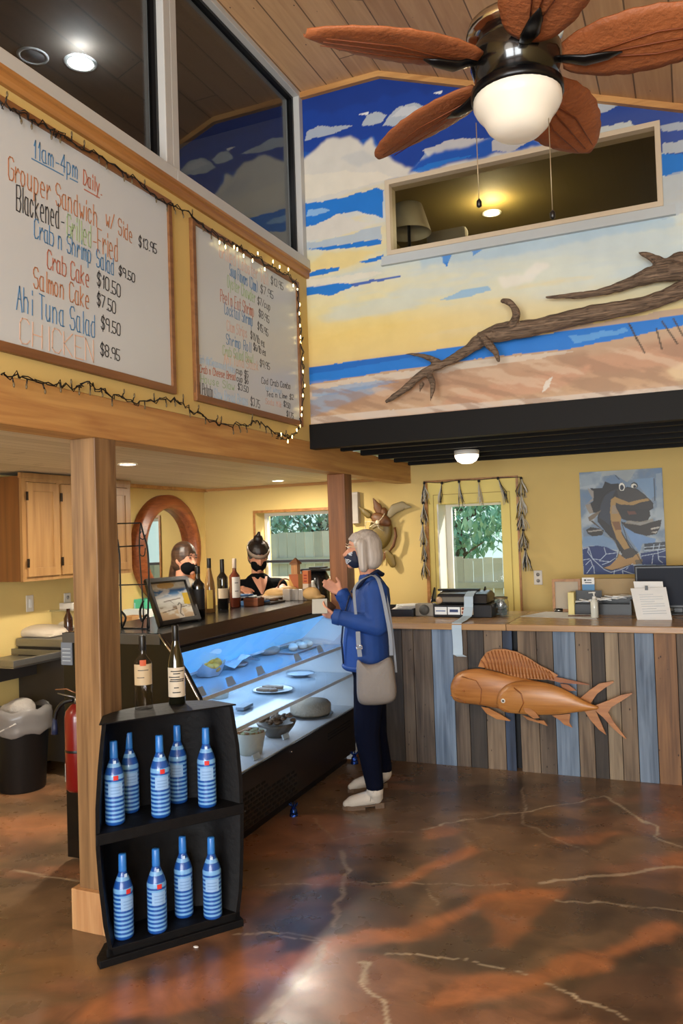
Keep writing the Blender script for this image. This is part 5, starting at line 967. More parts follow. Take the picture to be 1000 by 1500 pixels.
cb('interior_deck', MB().box(-.775, .0, .03, CL_-.03, .385, .40), INT)
m = MB(); m.box(.0, .012, .0, CL_, .375, .395); cb('black_lip', m, BLACK)
SHM = mat('shelf_frosted', '#a9bccd', .12, coat=.3)
for z, x1 in ((.835, -.055), (.635, -.0)):
    s_ = cb('glass_shelf', MB().box(-.775, x1, .035, CL_-.035, z-.008, z), SHM); cb('shelf_edge', MB().box(x1, x1+.008, .035, CL_-.035, z-.016, z+.004), mat('shelf_edge_white', '#d4dde4', .3), s_)
m = MB(); m.prism([(-.165, .03, 1.085), (-.40, .03, .872), (-.41, .03, .882), (-.18, .03, 1.10)], (0, CL_-.06, 0)); cb('light_canopy', m, mat('lit_canopy_diffuser', '#9cc8e8', .3, emit=.75, ecol='#4f9fe0'))
m = MB(); m.box(-.415, -.395, .03, CL_-.03, .862, .880); cb('canopy_lip', m, mat('shelf_edge_white', '#d4dde4', .3))
m = MB(); m.tube([(-.175, .06, 1.075), (-.175, CL_-.3, 1.075)], .008, 8); cb('led_tube', m, mat('blue_led', '#a8d8ff', .3, emit=16, ecol='#5aa8ff'))
# vent grille
m = MB()
for r_ in range(9):
    for k in range(15):
        z = .075+.025*r_; u = .12+.062*k+(.03 if r_ % 2 else 0)
        if z < .10 or z > .31 or (k > 8 and r_ > 6): continue
        m.box(.0, .003, u, u+.042, z-.006, z+.006)
cb('vent_grille', m, mat('vent_slot', '#050404', .7))
m = MB(); [m.box(0, .004, 1.55, 1.95, .28+.02*i, .285+.02*i) for i in range(3)]; cb('rear_vent', m, mat('vent_slot', '#050404', .7))
m = MB(); [m.ell((.003, u, z), (.003, .004, .004)) for u, z in ((.36, .34), (1.0, .35), (.42, .19))]; cb('screw', CHROME and mat('screw_bright', '#d8d8d8', .2, metal=1), bevel=0) if False else cb('screw', m, mat('screw_bright', '#d8d8d8', .2, metal=1))
a = CW(-.78, -.003, 0); c = at(105, 955, Y=3.24); m = MB(); m.box(-.81, -.74, -.006, -.001, 1.0, 1.115); n_ = cb('paper_notice', m, mat('notice_grey', '#6c7480', .5)); m = MB(); [m.box(-.80, -.75, -.008, -.006, 1.02+.02*i, 1.024+.02*i) for i in range(4)]; cb('printed_line', m, mat('notice_mark', '#a8b0b8', .5), n_)

# ---- food in the case
def put(name, mb, m, label, cat, group=None, **k):
    o = mb.build(name, m, None, **k); return tag(o, label, cat, group)
def ci(px, py, z): # point inside the case at height z under a pixel
    return at(px, py, Z=z)
S1, S2, S0 = .837, .637, .402
CREAM = mat('bread_cream', '#b08a4c', .7, bump=.5, bscale=50); LEMON = mat('yellow_roll', '#c89a3c', .5, bump=.3, bscale=40)
c = CW(-.42, .28, S1); 
p = ci(305, 990, S1)
t = thing('food_basket', 'paper lined basket of yellow rolls on the top case shelf', 'basket', p)
m = MB()
for i in range(7): a = 2*pi*i/7; m.ell(p+V((.05*cos(a), .05*sin(a), .05+.02*(i % 2))), (.035, .03, .03))
m.ell(p+V((0, 0, .085)), (.04, .04, .03)); m.build('roll', LEMON, t)
m = MB(); R_ = [[p+V((r_*(1+.12*sin(5*a_))*cos(a_), r_*(1+.12*sin(5*a_))*sin(a_), z+.02*sin(3*a_)*(z > .03))) for a_ in [2*pi*k/24 for k in range(24)]] for r_, z in ((.055, .002), (.075, .03), (.095, .07))]; m.rings(R_, 0, cap=False); m.build('liner_paper', mat('liner_sheet', '#b8ccdc', .6), t)
for i, (px, py, n) in enumerate(((311, 962, 'left'), (321, 963, 'middle'), (331, 960, 'right'))):
    q = ci(px, py+14, S1); o = put('glass_cup', MB().lathe([(.022, 0), (.024, .002), (.03, .07), (.027, .07), (.021, .006)], q+V((-.07, .04, .0)), 16), glassmat('cup_glass', (.9, .95, 1), 1.5), '%s small clear cup behind the paper lined basket' % n, 'cup', 'clear cups in the deli case')
q = ci(345, 975, S1); m = MB(); R_ = [[q+V((.09*(i/5-.5)*2, .16*(j/7-.5)*2, .03+.03*sin(i*1.1)*cos(j*.9)+.02*random.random())) for j in range(8)] for i in range(6)]; m.rings(R_, 0, cap=False, closed=False, smooth=False); put('parchment_sheet', m, mat('liner_sheet', '#b8ccdc', .6), 'crumpled parchment sheet beside the basket on the top case shelf', 'paper')
for (px, py, l, s_) in ((365, 940, 'small round dish behind the parchment sheet on the top case shelf', .06), (350, 968, 'shallow dish in front of the parchment sheet on the top case shelf', .055)):
    q = ci(px, py+8, S1); put('dish', MB().lathe([(.03, 0), (s_, .018), (s_*1.04, .02), (s_*.9, .014), (.02, .006)], q, 24), mat('dish_white', '#c8d4dc', .3), l, 'dish', 'dishes on the top case shelf')
q = ci(440, 952, S1); t = thing('tray_of_dumplings', 'tray with round white dumplings on the top case shelf', 'tray', q)
MB().cbox(q+V((-.02, 0, .006)), (.16, .40, .010), 0, Matrix.Rotation(CANG, 3, 'Z')).build('tray', mat('tray_steel', '#8a98a4', .3, metal=.5), t, bevel=.004)
for i, (a, b_) in enumerate(((0, -.11), (-.03, -.05), (.02, 0), (-.03, .05), (.02, .09), (-.02, .13))): MB().ell(q+V((a, b_, .03)), (.032, .034, .022)).build('dumpling', mat('dumpling_white', '#c4ccc8', .5), t)
q = ci(405, 958, S1); m = MB(); m.ell(q+V((-.05, 0, .02)), (.06, .10, .03)); put('covered_platter', m, mat('greyish_bread', '#8c8680', .6, bump=.5), 'greyish covered platter left of the dumpling tray', 'platter')
for i, (px, l) in enumerate(((303, 'first'), (333, 'second'), (372, 'third'), (433, 'fourth'), (462, 'fifth'))):
    u_ = (.16, .46, .80, 1.30, 1.66)[i]; c = CW(-.075, u_, S1); m = MB(); M_ = Matrix.Rotation(CANG, 3, 'Z')
    m.prism([c+M_ @ V((0, -.045, 0)), c+M_ @ V((0, .045, 0)), c+M_ @ V((-.02, .035, .045)), c+M_ @ V((-.02, -.035, .045))], (-.002, 0, 0)); put('price_card', m, mat('price_card_pale', '#a8bccc', .5), 'small grey blue price card, the %s from the near end of the top case shelf' % l, 'card', 'price cards on the top case shelf')
# shelf 2
q = ci(322, 1022, S2)
t = thing('food_tub', 'open paper tub with a brown pastry on the middle case shelf', 'tub', q); MB().lathe([(.05, 0), (.07, .09), (.073, .092), (.066, .088), (.045, .006)], q, 20).build('tub', mat('tub_paper', '#b9b8b0', .5), t); MB().ell(q+V((0.04, .05, .10)), (.05, .035, .02)).build('pastry', mat('brown_pastry', '#7a4c28', .6), t)
q = ci(400, 1012, S2); t = thing('platter_of_slices', 'white platter of brown slices on the middle case shelf', 'platter', q); MB().lathe([(.06, 0), (.13, .012), (.135, .014), (.12, .01), (.02, .004)], q, 28).build('platter', mat('dish_white', '#c8d4dc', .3), t)
for i in range(6): MB().cbox(q+V((-.05+.04*(i % 3), -.06+.08*(i//3), .02)), (.05, .06, .014), 0, Matrix.Rotation(.4*i, 3, 'Z')).build('slice', mat('brown_slice', '#6c5848', .6), t, bevel=.003)
q = ci(358, 1038, S2); put('price_card', MB().cbox(q+V((0, 0, .012)), (.05, .13, .016), 0, Matrix.Rotation(.1, 3, 'Z')), mat('price_card_blue', '#7f94a8', .5), 'flat grey price card lying at the front of the middle case shelf', 'card')
q = ci(440, 990, S2); put('oval_dish', MB().lathe([(.05, 0), (.10, .02), (.105, .022), (.09, .016), (.02, .004)], q, 24), mat('dish_blue_white', '#a8bcd0', .3), 'pale oval dish farther along the middle case shelf', 'dish')
# bottom deck
q = ci(367, 1103, S0)
t = thing('food_tub', 'large white tub heaped with coleslaw at the near end of the bottom deck', 'tub', q); MB().lathe([(.065, 0), (.09, .12), (.095, .125), (.086, .12), (.06, .01)], q, 26).build('tub', mat('tub_white', '#c4c4b8', .4), t)
m = MB(); [m.cbox(q+V((random.uniform(-.06, .06), random.uniform(-.06, .06), .11+random.uniform(0, .015))), (.03, .02, .012), random.randint(0, 1), Matrix.Rotation(random.uniform(0, 6), 3, 'Z')) for i in range(60)]; m.build('filling', [mat('slaw_orange', '#9c7048', .6), mat('slaw_green', '#a8ac84', .6)], t)
q = ci(405, 1078, S0); t = thing('salad_bowl', 'wide dark bowl of brown seafood salad behind the white tub', 'bowl', q); MB().lathe([(.06, 0), (.11, .06), (.125, .09), (.118, .085), (.05, .01)], q, 26).build('bowl', mat('smoky_bowl', '#4c463e', .3), t)
m = MB(); [m.ell(q+V((random.uniform(-.08, .08), random.uniform(-.08, .08), .085+random.uniform(0, .04))), (.022, .016, .012), 0, Matrix.Rotation(random.uniform(0, 3), 3, 'Z'), 8, 5) for i in range(40)]; m.build('filling', mat('seafood_brown', '#6a5440', .6), t)
q = ci(455, 1048, S0); t = thing('cake_platter', 'round pale crumb cake on a dark plate at the far end of the bottom deck', 'cake', q); MB().lathe([(.07, 0), (.15, .014), (.155, .016), (.13, .01)], q, 30).build('plate', mat('dark_plate', '#3c3e40', .3), t); MB().lathe([(.13, .014), (.14, .03), (.14, .08), (.12, .10), (.05, .105), (.001, .105)], q, 30).build('cake', mat('crumb_cake', '#8a8478', .7, bump=1, bscale=60), t)
for px, py, l in ((375, 1112, 'small white price tag at the front of the bottom deck by the tub'), (418, 1082, 'small white price tag at the front of the bottom deck by the bowl')):
    q = ci(px, py, S0); put('price_tag', MB().cbox(q+V((0, 0, .015)), (.01, .07, .03), 0, Matrix.Rotation(radians(-20), 3, 'Y')), mat('tag_blue_white', '#b4c4d0', .4), l, 'card', 'price tags on the bottom deck')

# foil weights hanging at the case
def foil(px, py, lab, X):
    c = at(px, py, X=X); m = MB(); m.ell(c, (.022, .022, .026), 0, None, 9, 6)
    for i in range(7): a = 2*pi*i/7; m.chain([c+V((0, 0, .02)), c+V((.025*cos(a), .025*sin(a), .045))], [.006, .004], n=5)
    m.lathe([(.012, -.035), (.028, -.03), (.022, -.01)], c, 9); o = m.build('foil_weight', mat('blue_foil', '#2c4c9c', .18, metal=.9, bump=.8, bscale=60)); return tag(o, lab, 'foil weight', 'foil balloon weights')
foil(430, 1189, 'shiny blue foil weight on the floor against the middle of the case base', -2.19); foil(519, 1112, 'silvery blue foil weight hanging by the case base behind the customer', -2.15)

# ================================================================== BOTTLES
def patch(m, r, a0, a1, z0, z1, mi=0, n=8):
    m.rings([[(r*cos(a0+(a1-a0)*k/n), r*sin(a0+(a1-a0)*k/n), z) for k in range(n+1)] for z in (z0, z1)], mi, cap=False, closed=False)
def wine(name, label, loc, H, R, shape, gcol, capc, labs, rz=0, capz=.80, group=None, fill=None, clear=False):
    t = thing(name, label, 'bottle', loc, rz, group)
    if shape == 'bord': prof = [(R*.9, 0), (R, .012*H), (R, .60*H), (R*.93, .65*H), (R*.45, .72*H), (R*.36, .76*H), (R*.34, H*.985), (R*.34, H)]
    elif shape == 'alsace': prof = [(R*.9, 0), (R, .01*H), (R, .42*H), (R*.88, .55*H), (R*.55, .70*H), (R*.38, .80*H), (R*.34, .9*H), (R*.34, H)]
    else: prof = [(R*.9, 0), (R, .012*H), (R, .48*H), (R*.86, .58*H), (R*.5, .70*H), (R*.38, .76*H), (R*.35, H)]
    gm = mat(name+gcol, gcol, .06, coat=1) if not clear else glassmat('bottle_clear', (.88, .86, .84), 1.5, 0, .85)
    b_ = MB().lathe(prof, n=24).build('glass_body', gm, t, local=True)
    MB().lathe([(R*.38, H*capz), (R*.40, H*capz+.002), (R*.39, H*.99), (R*.36, H), (.001, H)], n=20).build('capsule', mat('cap'+capc, capc, .35), t, local=True)
    for (z0, z1, c_, half, marks) in labs:
        m = MB(); patch(m, R+.0008, -pi/2-half, -pi/2+half, z0*H, z1*H); l_ = m.build('label', mat('label'+c_, c_, .6), t, local=True)
        if marks:
            m = MB(); [patch(m, R+.0014, -pi/2-half*w_, -pi/2+half*w2, z0*H+(z1-z0)*H*f_, z0*H+(z1-z0)*H*(f_+.035)) for f_, w_, w2 in marks]; m.build('printed_mark', mat('label_ink', '#2a2a2c', .5), l_, local=True)
    if fill: MB().lathe([(R*.86, .012*H), (R*.93, .02*H), (R*.93, .30*H)], n=20).build('wine_fill', mat('fill'+fill, fill, .1), t, local=True)
    return t
MK = [(.86, .55, .75), (.78, .3, .35), (.66, .8, .3), (.58, .6, .8), (.52, .7, .7), (.3, .25, .2), (.14, .4, .35)]
face = lambda p: math.atan2(p[1], p[0]) + pi - 0 - (-pi/2) + pi*0
def rz_to_cam(p): return math.atan2(-p.y, -p.x) + pi/2
p1 = at(210, 1041, Z=.925)+V((-.02, .03, 0)); p2 = at(259, 1033, Z=.925)+V((-.02, .03, 0))
wine('wine_bottle', 'clear wine bottle with beige label, left one on the black shelf top', p1, .305, .037, 'bord', '#c8c8c0', '#101012', [(.34, .62, '#b4a080', 1.2, [(.7, .5, .5), (.35, .6, .1)]), (.60, .68, '#b4502c', .35, None)], rz_to_cam(p1), .80, 'wine bottles on the black shelf', clear=True)
wine('wine_bottle', 'slim dark wine bottle with cream printed label, right one on the black shelf top', p2, .335, .036, 'alsace', '#14140c', '#0c0c0e', [(.10, .47, '#c4b8a4', 1.25, MK)], rz_to_cam(p2), .80, 'wine bottles on the black shelf')
# on the case top
T = 1.165
def onT(px, py): return at(px, py, Z=T)+V((-.025, .03, 0))
for (px, py, H, R, sh, g, cp, labs, nm, cz) in [
 (292, 904, .30, .040, 'bord', '#07080a', '#0a0a0c', [(.15, .55, '#15161c', 1.1, None)], 'squat black wine bottle right behind the picture frame on the case', .85),
 (309, 898, .34, .034, 'alsace', '#7a5a34', '#101010', [(.08, .42, '#d0b45c', .55, None)], 'tall amber riesling style bottle with yellow label on the case', .82),
 (328, 893, .325, .036, 'bord', '#0c0c0c', '#0e0e10', [(.22, .42, '#b4a48c', 1.2, None)], 'dark red wine bottle with pale band label, between the amber and rose bottles', .66),
 (346, 890, .325, .037, 'bord', '#56281a', '#a89888', [(.2, .62, '#c4c0b8', .8, [(.7, .4, .4), (.3, .4, .4)])], 'rose wine bottle with white label and pale capsule on the case', .80)]:
    p = onT(px, py); wine('wine_bottle', nm, p, H, R, sh, g, cp, labs, rz_to_cam(p)+(.3 if 'rose' in nm else 0), cz, 'wine bottles on the deli case')
# menu photo frame
BLp = at(232, 920, Z=T+.002); BRp = at(292, 909, Z=T+.002); TLp = at(210, 851, X=-2.79); TRp = at(272, 846, X=-2.81)
t = thing('photo_frame', 'black framed beach picture leaning on the near end of the deli case', 'picture frame', (BLp+BRp)/2)
def bil(u, v): return (BLp*(1-u)+BRp*u)*(1-v) + (TLp*(1-u)+TRp*u)*v
nrm = (BRp-BLp).cross(TLp-BLp).normalized()
if nrm.x < 0: nrm = -nrm
m = MB()
for (u0, u1, v0, v1) in ((0, .085, 0, 1), (.915, 1, 0, 1), (0, 1, 0, .085), (0, 1, .91, 1)): m.prism([bil(u0, v0), bil(u1, v0), bil(u1, v1), bil(u0, v1)], nrm*.018)
m.build('frame', BLACK, t)
m = MB(); m.prism([bil(.01, .01), bil(.99, .01), bil(.99, .99), bil(.01, .99)], nrm*-.006); st = bil(.5, .6)-nrm*.006; m.tube([st, V((st.x-.10, st.y, T+.004))], .006, 6); m.build('back_stand', BLACK, t)
cv = Canvas(np.linspace(.07, .93, 60), np.linspace(.07, .93, 70)); cv.bands([(.07, '#a89078'), (.3, '#c4b498'), (.36, '#7a6858'), (.42, '#c8ccc8'), (.55, '#d4d8d8'), (.66, '#4c80b4'), (.74, '#2c64a4'), (.8, '#c4ccc8'), (.93, '#b0a080')])
n1 = vnoise(cv.U*5, cv.W*12, 3, 1, 4); cv.blend(np.clip((n1-.5)*5, 0, .7), '#d8dcd8'); cv.poly([(.75, .4), (.95, .4), (.95, .65), (.78, .65)], '#c4a83c', .02, 8); cv.disc((.45, .85), (.2, .07), '#b89448', .8); cv.line([(.2, .28), (.8, .36)], .01, '#54443a', .8); cv.line([(.3, .5), (.7, .54)], .012, '#54443a', .7); cv.poly([(.55, .1), (.68, .1), (.66, .4), (.56, .4)], '#c8c4bc', .01, 9, alpha=.9); cv.line([(.6, .4), (.64, .44), (.68, .4), (.6, .22), (.65, .16)], .012, '#3a3430', .8)
cv.mesh('picture', lambda u, v: tuple(bil(u, v)+nrm*.001), attrmat('framed_print', .15, .05), t)
# wire rack
t = thing('wire_rack', 'black wire display rack standing on the near end of the case beside the post', 'rack', at(198, 926, Z=T))
def wq(x, y, Y=3.42): p = at(x, y, Y=Y); p.z = max(p.z, T+.003); return p
m = MB()
for Y in (3.42,):
    m.tube([wq(171, 767, Y), wq(206, 766, Y)], .004, 6); m.tube([wq(172, 801, Y), wq(210, 799, Y)], .004, 6); m.tube([wq(174, 857, Y), wq(214, 856, Y)], .004, 6); m.tube([wq(178, 922, Y), wq(217, 922, Y)], .004, 6)
m.tube(smooth([wq(206, 766), wq(211, 785), wq(216, 805), wq(218, 850), wq(216, 926)], 5), .005, 6); m.tube(smooth([wq(206, 766), wq(204, 800), wq(207, 850), wq(210, 900), wq(208, 926)], 5), .004, 6); m.tube(smooth([wq(172, 790), wq(175, 812), wq(176, 850), wq(178, 926)], 5), .005, 6); m.tube([wq(171, 767), wq(172, 801), wq(173, 857)], .004, 6)
m.build('wire_frame', BLACKM, t)
m = MB(); m.tube(smooth([wq(207, 778), wq(204, 786), wq(210, 790), wq(213, 783)], 4), .003, 6); m.tube(smooth([wq(205, 800), wq(205, 812), wq(211, 814), wq(213, 802)], 4), .003, 6); m.tube(smooth([wq(210, 880), wq(205, 895), wq(208, 910), wq(216, 900), wq(218, 925)], 4), .006, 6); m.tube(smooth([wq(177, 895), wq(184, 905), wq(179, 925)], 4), .006, 6); m.build('hook', BLACKM, t)
# back kitchen counter and its boxes
t = thing('kitchen_counter', 'low white kitchen counter along the side wall under the oval mirror', 'counter', (-4.2, 5.9, 0))
MB().box(-4.49, -3.92, 5.15, 6.82, .90, .94).build('worktop', WHITE, t, bevel=.004); MB().box(-4.49, -3.96, 5.2, 6.80, 0, .90).build('base_cabinet', CAB, t)
def kbox(x0, y0, x1, Y, d, m_, nm, lab, cat, mark=None):
    a = at(x0, y0, Y=Y); b_ = at(x1, y0, Y=Y); t = thing(nm, lab, cat, ((a.x+b_.x)/2, Y+d/2, .94)); MB().box(a.x, b_.x, Y, Y+d, .94, a.z).build('carton', m_, t, bevel=.004)
    if mark: m = MB(); m.box(a.x+(b_.x-a.x)*.1, a.x+(b_.x-a.x)*.45, Y-.002, Y, .96, a.z-.03); m.build('printed_panel', mark, t)
kbox(186, 878, 213, 5.7, .2, mat('mint_green_carton', '#4cb490', .5), 'green_carton', 'mint green carton on the kitchen counter seen through the wire rack', 'box', mat('pale_blue_panel', '#a8d4d8', .5))
kbox(178, 903, 193, 5.35, .14, CARD, 'cardboard_box', 'small cardboard box beside the post on the kitchen counter', 'box'); kbox(193, 903, 203, 5.33, .12, mat('cardboard_light', '#b88c5c', .7), 'cardboard_box', 'taller tan cardboard box in the middle behind the wire rack', 'box'); kbox(203, 905, 213, 5.33, .12, WHITEP, 'white_tub', 'white plastic tub right of the cardboard boxes', 'tub')
kbox(180, 893, 214, 5.5, .1, mat('bright_white_stack', '#d8dcd8', .5), 'paper_stack', 'stack of bright white containers below the green carton', 'containers')
# clutter on the case top
def onTY(px, Y):
    lo, hi = 790, 1100
    for _ in range(40):
        mid = (lo+hi)/2
        if at(px, mid, Z=T).y > Y: lo = mid
        else: hi = mid
    return at(px, lo, Z=T)
def tbox(x0, y0, x1, ybase, d, m_, nm, lab, cat, bev=.003):
    a = at(x0, ybase, Z=T)
    if a.y > 5.15: a = onTY(x0, 5.15)
    b_ = at(x1, y0, Y=a.y); t = MB().box(a.x, b_.x, a.y, a.y+d, T, b_.z).build(nm, m_, None, bevel=bev); return tag(t, lab, cat)
CLR = mat('clear_plastic', '#a8a098', .2, alpha=.55)
for i, (x0, x1, yb) in enumerate(((414, 424, 880), (425, 436, 878), (437, 443, 876))): o = tbox(x0, 863, x1, yb, .06, CLR, 'clear_container', '%s clear plastic container in the row on the case' % ('leftmost', 'middle', 'rightmost')[i], 'container'); o['group'] = 'clear containers on the case'
a = onTY(448, 5.2); t = thing('snack_box', 'tall white and red snack box standing on the case near the customer', 'box', a); b_ = at(453, 836, Y=a.y); h = b_.z-T
MB().box(a.x-.022, a.x+.022, a.y, a.y+.05, T, T+h*.55).build('lower_box', mat('box_cream', '#b09c88', .5), t); MB().box(a.x-.022, a.x+.022, a.y, a.y+.05, T+h*.55, T+h).build('upper_box', mat('box_rust', '#a4582c', .5), t); m = MB(); [m.box(a.x-.012, a.x+.012, a.y-.002, a.y, T+h*(.62+.1*i), T+h*(.66+.1*i)) for i in range(3)]; m.build('printed_mark', mat('box_red_mark', '#7c1414', .5), t)
a = at(434, 862, Z=T); a = V((-2.93, 5.45, T)); a = at(434, 870, Y=5.3); a.z = T
t = thing('house_shaped_bottle', 'tall brown house shaped wooden tower with a pointed roof on the case', 'ornament', a); TW = wood('tower_wood', '#8a5a34', '#a87848', 'Z', 3, .5)
b_ = at(434, 832, Y=5.3); h = at(434, 817, Y=5.3).z-T; MB().cbox((a.x, 5.3, T+h*.30), (.075, .075, h*.6)).build('lower_box', mat('tower_yellow_box', '#b48844', .5), t); MB().cbox((a.x, 5.3, T+h*.72), (.05, .05, h*.28)).build('tower', TW, t)
m = MB(); m.rings([[(a.x+s_*x, 5.3+s_*y, z) for x, y in ((-1, -1), (1, -1), (1, 1), (-1, 1))] for s_, z in ((.034, T+h*.84), (.034, T+h*.87), (.003, T+h))], 0, smooth=False); m.build('roof', mat('roof_dark_wood', '#6a442a', .6), t)
m = MB(); m.prism([(a.x-.038, 5.262, T+h*.55), (a.x+.038, 5.262, T+.02), (a.x+.038, 5.262, T+h*.6), (a.x-.038, 5.262, T+h*.6)], (0, -.001, 0)); m.build('diagonal_panel', mat('tower_rust', '#94502c', .5), t)
# kraft bag, basket, tray, kettle
def blob(name, cells, m_, lab, cat, vox=.008, sm=2):
    m = MB(); [m.ell(c, r_, 0, None, 12, 8) for c, r_ in cells]; return put(name, m, m_, lab, cat, voxel=vox, smooth=sm)
a = at(405, 868, Y=5.15); blob('kraft_bag', [((a.x, 5.15, T+.05), (.10, .07, .04)), ((a.x+.07, 5.2, T+.07), (.08, .06, .03)), ((a.x-.08, 5.1, T+.02), (.05, .05, .02))], KRAFT, 'crumpled kraft paper bag in front of the worker in the black shirt', 'bag')
a = at(465, 866, Y=5.2); a.x -= .02; blob('kraft_bag', [((a.x-.02, 5.18, T+.045), (.07, .05, .05)), ((a.x-.0, 5.2, T+.02), (.08, .06, .02))], KRAFT, 'kraft paper packet beside the red and white snack box', 'bag')
a = at(388, 880, Y=4.9); t = thing('clear_clamshell', 'long shiny plastic clamshell tray with dark food on the case', 'food tray', (a.x, 4.9, T)); MB().box(a.x-.10, a.x+.10, 4.80, 5.02, T, T+.015).build('tray_base', mat('tray_black', '#2a2624', .3), t, bevel=.006)
m = MB(); [m.ell((a.x+random.uniform(-.07, .07), 4.91+random.uniform(-.08, .08), T+.025), (.025, .022, .014), 0, None, 8, 5) for i in range(14)]; m.build('dark_food', mat('dark_food', '#5c3c20', .5), t); MB().box(a.x-.10, a.x+.10, 4.80, 5.02, T+.04, T+.043).build('lid', mat('clear_lid', '#c4c4c0', .15, alpha=.35), t)
a = at(366, 888, Z=T); t = thing('brown_crate', 'low dark brown crate on the case beside the rose bottle', 'crate', a); m = MB(); m.box(a.x-.05, a.x+.06, a.y, a.y+.09, T, T+.055); m.build('side_board', wood('crate_brown', '#4a2410', '#6c3818', 'X', 3, .5), t, bevel=.003); MB().box(a.x-.04, a.x+.05, a.y+.01, a.y+.08, T+.055, T+.06).build('lining', BLACK, t)
a = at(358, 873, Y=4.75); t = thing('patterned_cloth', 'folded blue and white patterned cloth behind the rose bottle', 'cloth', (a.x, 4.75, T)); m = MB(); [m.cbox((a.x+.02*i, 4.75+.02*i, T+.07-.012*i), (.10, .08, .012), i % 2, Matrix.Rotation(.3*i, 3, 'Z')) for i in range(5)]; m.box(a.x-.03, a.x+.06, 4.72, 4.80, T, T+.03); m.build('folds', [mat('cloth_blue', '#2c5078', .7), mat('cloth_white', '#b4bcc4', .7)], t, bevel=.003)
a = at(418, 862, Y=5.32); t = thing('woven_basket', 'small red brown basket with a looped handle behind the kraft bag', 'basket', (a.x, 5.32, T)); MB().lathe([(.05, 0), (.065, .07), (.068, .075), (.06, .07), (.045, .01)], (a.x, 5.32, T), 20).build('bowl', mat('basket_red', '#6a2c1c', .6, bump=.6, bscale=80), t); m = MB(); m.tube([(a.x+.062*cos(q), 5.32, T+.07+.075*sin(q)) for q in [pi*k/12 for k in range(13)]], .006, 6); m.build('handle', mat('basket_brown', '#6c4a34', .6), t)
c = at(466, 855, Y=6.2); 
t = thing('coffee_urn', 'black coffee maker with a lid on the far shelf left of the post', 'coffee maker', (c.x, 6.2, 1.0)); zt = at(466, 831, Y=6.2).z
MB().lathe([(.09, 1.02), (.10, 1.04), (.10, zt-.09), (.075, zt-.04), (.06, zt-.03)], (c.x, 6.2, 0), 24).build('jug', mat('jug_black', '#141416', .2), t); m = MB(); m.box(c.x-.12, c.x+.12, 6.1, 6.3, zt-.03, zt-.008); m.box(c.x-.05, c.x+.06, 6.12, 6.28, zt-.01, zt+.005); m.box(c.x-.13, c.x-.10, 6.14, 6.24, 1.02, zt-.02); m.build('lid_and_housing', BLACK, t, bevel=.006)
c2 = at(457, 850, Y=6.05); o = put('creamer_jug', MB().lathe([(.03, 0), (.04, .02), (.038, .16), (.02, .21), (.018, .23)], (c2.x, 6.05, 1.02), 18), WHITEP, 'small white creamer bottle left of the coffee maker', 'bottle')
t = thing('back_shelf', 'narrow table under the kitchen window holding the coffee maker', 'table', (-3.1, 6.15, 0)); MB().box(-3.7, -2.55, 5.95, 6.45, .98, 1.02).build('table_top', DARKSTEEL, t, bevel=.003)
for x in (-3.68, -2.60):
    for y in (5.97, 6.40): MB().box(x, x+.03, y, y+.03, 0, .98).build('leg', DARKSTEEL, t)

# ================================================================== BLACK BOAT SHELF
SP = V((-2.142, 2.451, 0)); SE = V((.582, .813, 0)).normalized(); SN = V((-SE.y, SE.x, 0))
t = thing('boat_shaped_shelf', 'black boat shaped shelf of blue bottles leaning by the foreground post', 'shelf', SP+SE*.3)
def SW(s, d, z): return SP + SE*s + SN*d + V((0, 0, z))
zs_ = [0.0, .06, .15, .3, .45, .6, .75, .87, .915]; sl_ = [.045, .036, .02, .006, -.002, 0, .012, .026, .032]; sr_ = [.572, .582, .598, .608, .613, .612, .602, .585, .578]; dp = [.17, .19, .215, .235, .24, .235, .22, .205, .20]
def backarc(sL, sR, dep, n=12): return [(sL+(sR-sL)*k/n, dep*(1-abs(2*k/n-1)**2.4)**.5 if 0 < k < n else 0.0) for k in range(n+1)]
m = MB(); out = []; 
OU = [[SW(s, d+.0, z) for s, d in backarc(a, b_, q)] for z, a, b_, q in zip(zs_, sl_, sr_, dp)]; IN = [[SW(s, d-.0, z) for s, d in backarc(a+.016, b_-.016, q-.018)] for z, a, b_, q in zip(zs_, sl_, sr_, dp)]
for k in range(len(zs_)-1):
    for i in range(12):
        for S_, fl in ((OU, 0), (IN, 1)):
            q = [S_[k][i], S_[k][i+1], S_[k+1][i+1], S_[k+1][i]]; f = m.bm.faces.new([m.bm.verts.new(p) for p in (q if fl == 0 else q[::-1])]); f.smooth = True
    for i in (0, 12):
        q = [OU[k][i], IN[k][i], IN[k+1][i], OU[k+1][i]]; m.bm.faces.new([m.bm.verts.new(p) for p in q])
bmesh.ops.remove_doubles(m.bm, verts=m.bm.verts[:], dist=.0001); m.build('hull', BLACKP, t)
def sboard(z0, z1, a, b_, dep, fr, nm):
    P_ = [SW(a, fr, z0), SW(b_, fr, z0)] + [SW(s, d, z0) for s, d in backarc(a, b_, dep)[::-1][1:-1]]; MB().prism(P_, (0, 0, z1-z0)).build(nm, BLACKP, t, bevel=.003)
sboard(.918, .945-.02+.0, .018, .59, .215, -.012, 'top_board'); sboard(.462, .505, -.002, .612, .235, -.012, 'middle_shelf'); sboard(.02, .06, .03, .585, .19, .0, 'bottom_shelf')
P_ = [SW(0, -.015, 0), SW(.594, -.015, 0), SW(.594, .03, 0), SW(.56, .12, 0), SW(.3, .2, 0), (SW(.05, .12, 0)), SW(0, .03, 0)]; MB().prism(P_, (0, 0, .03)).build('base_board', BLACKP, t, bevel=.003)
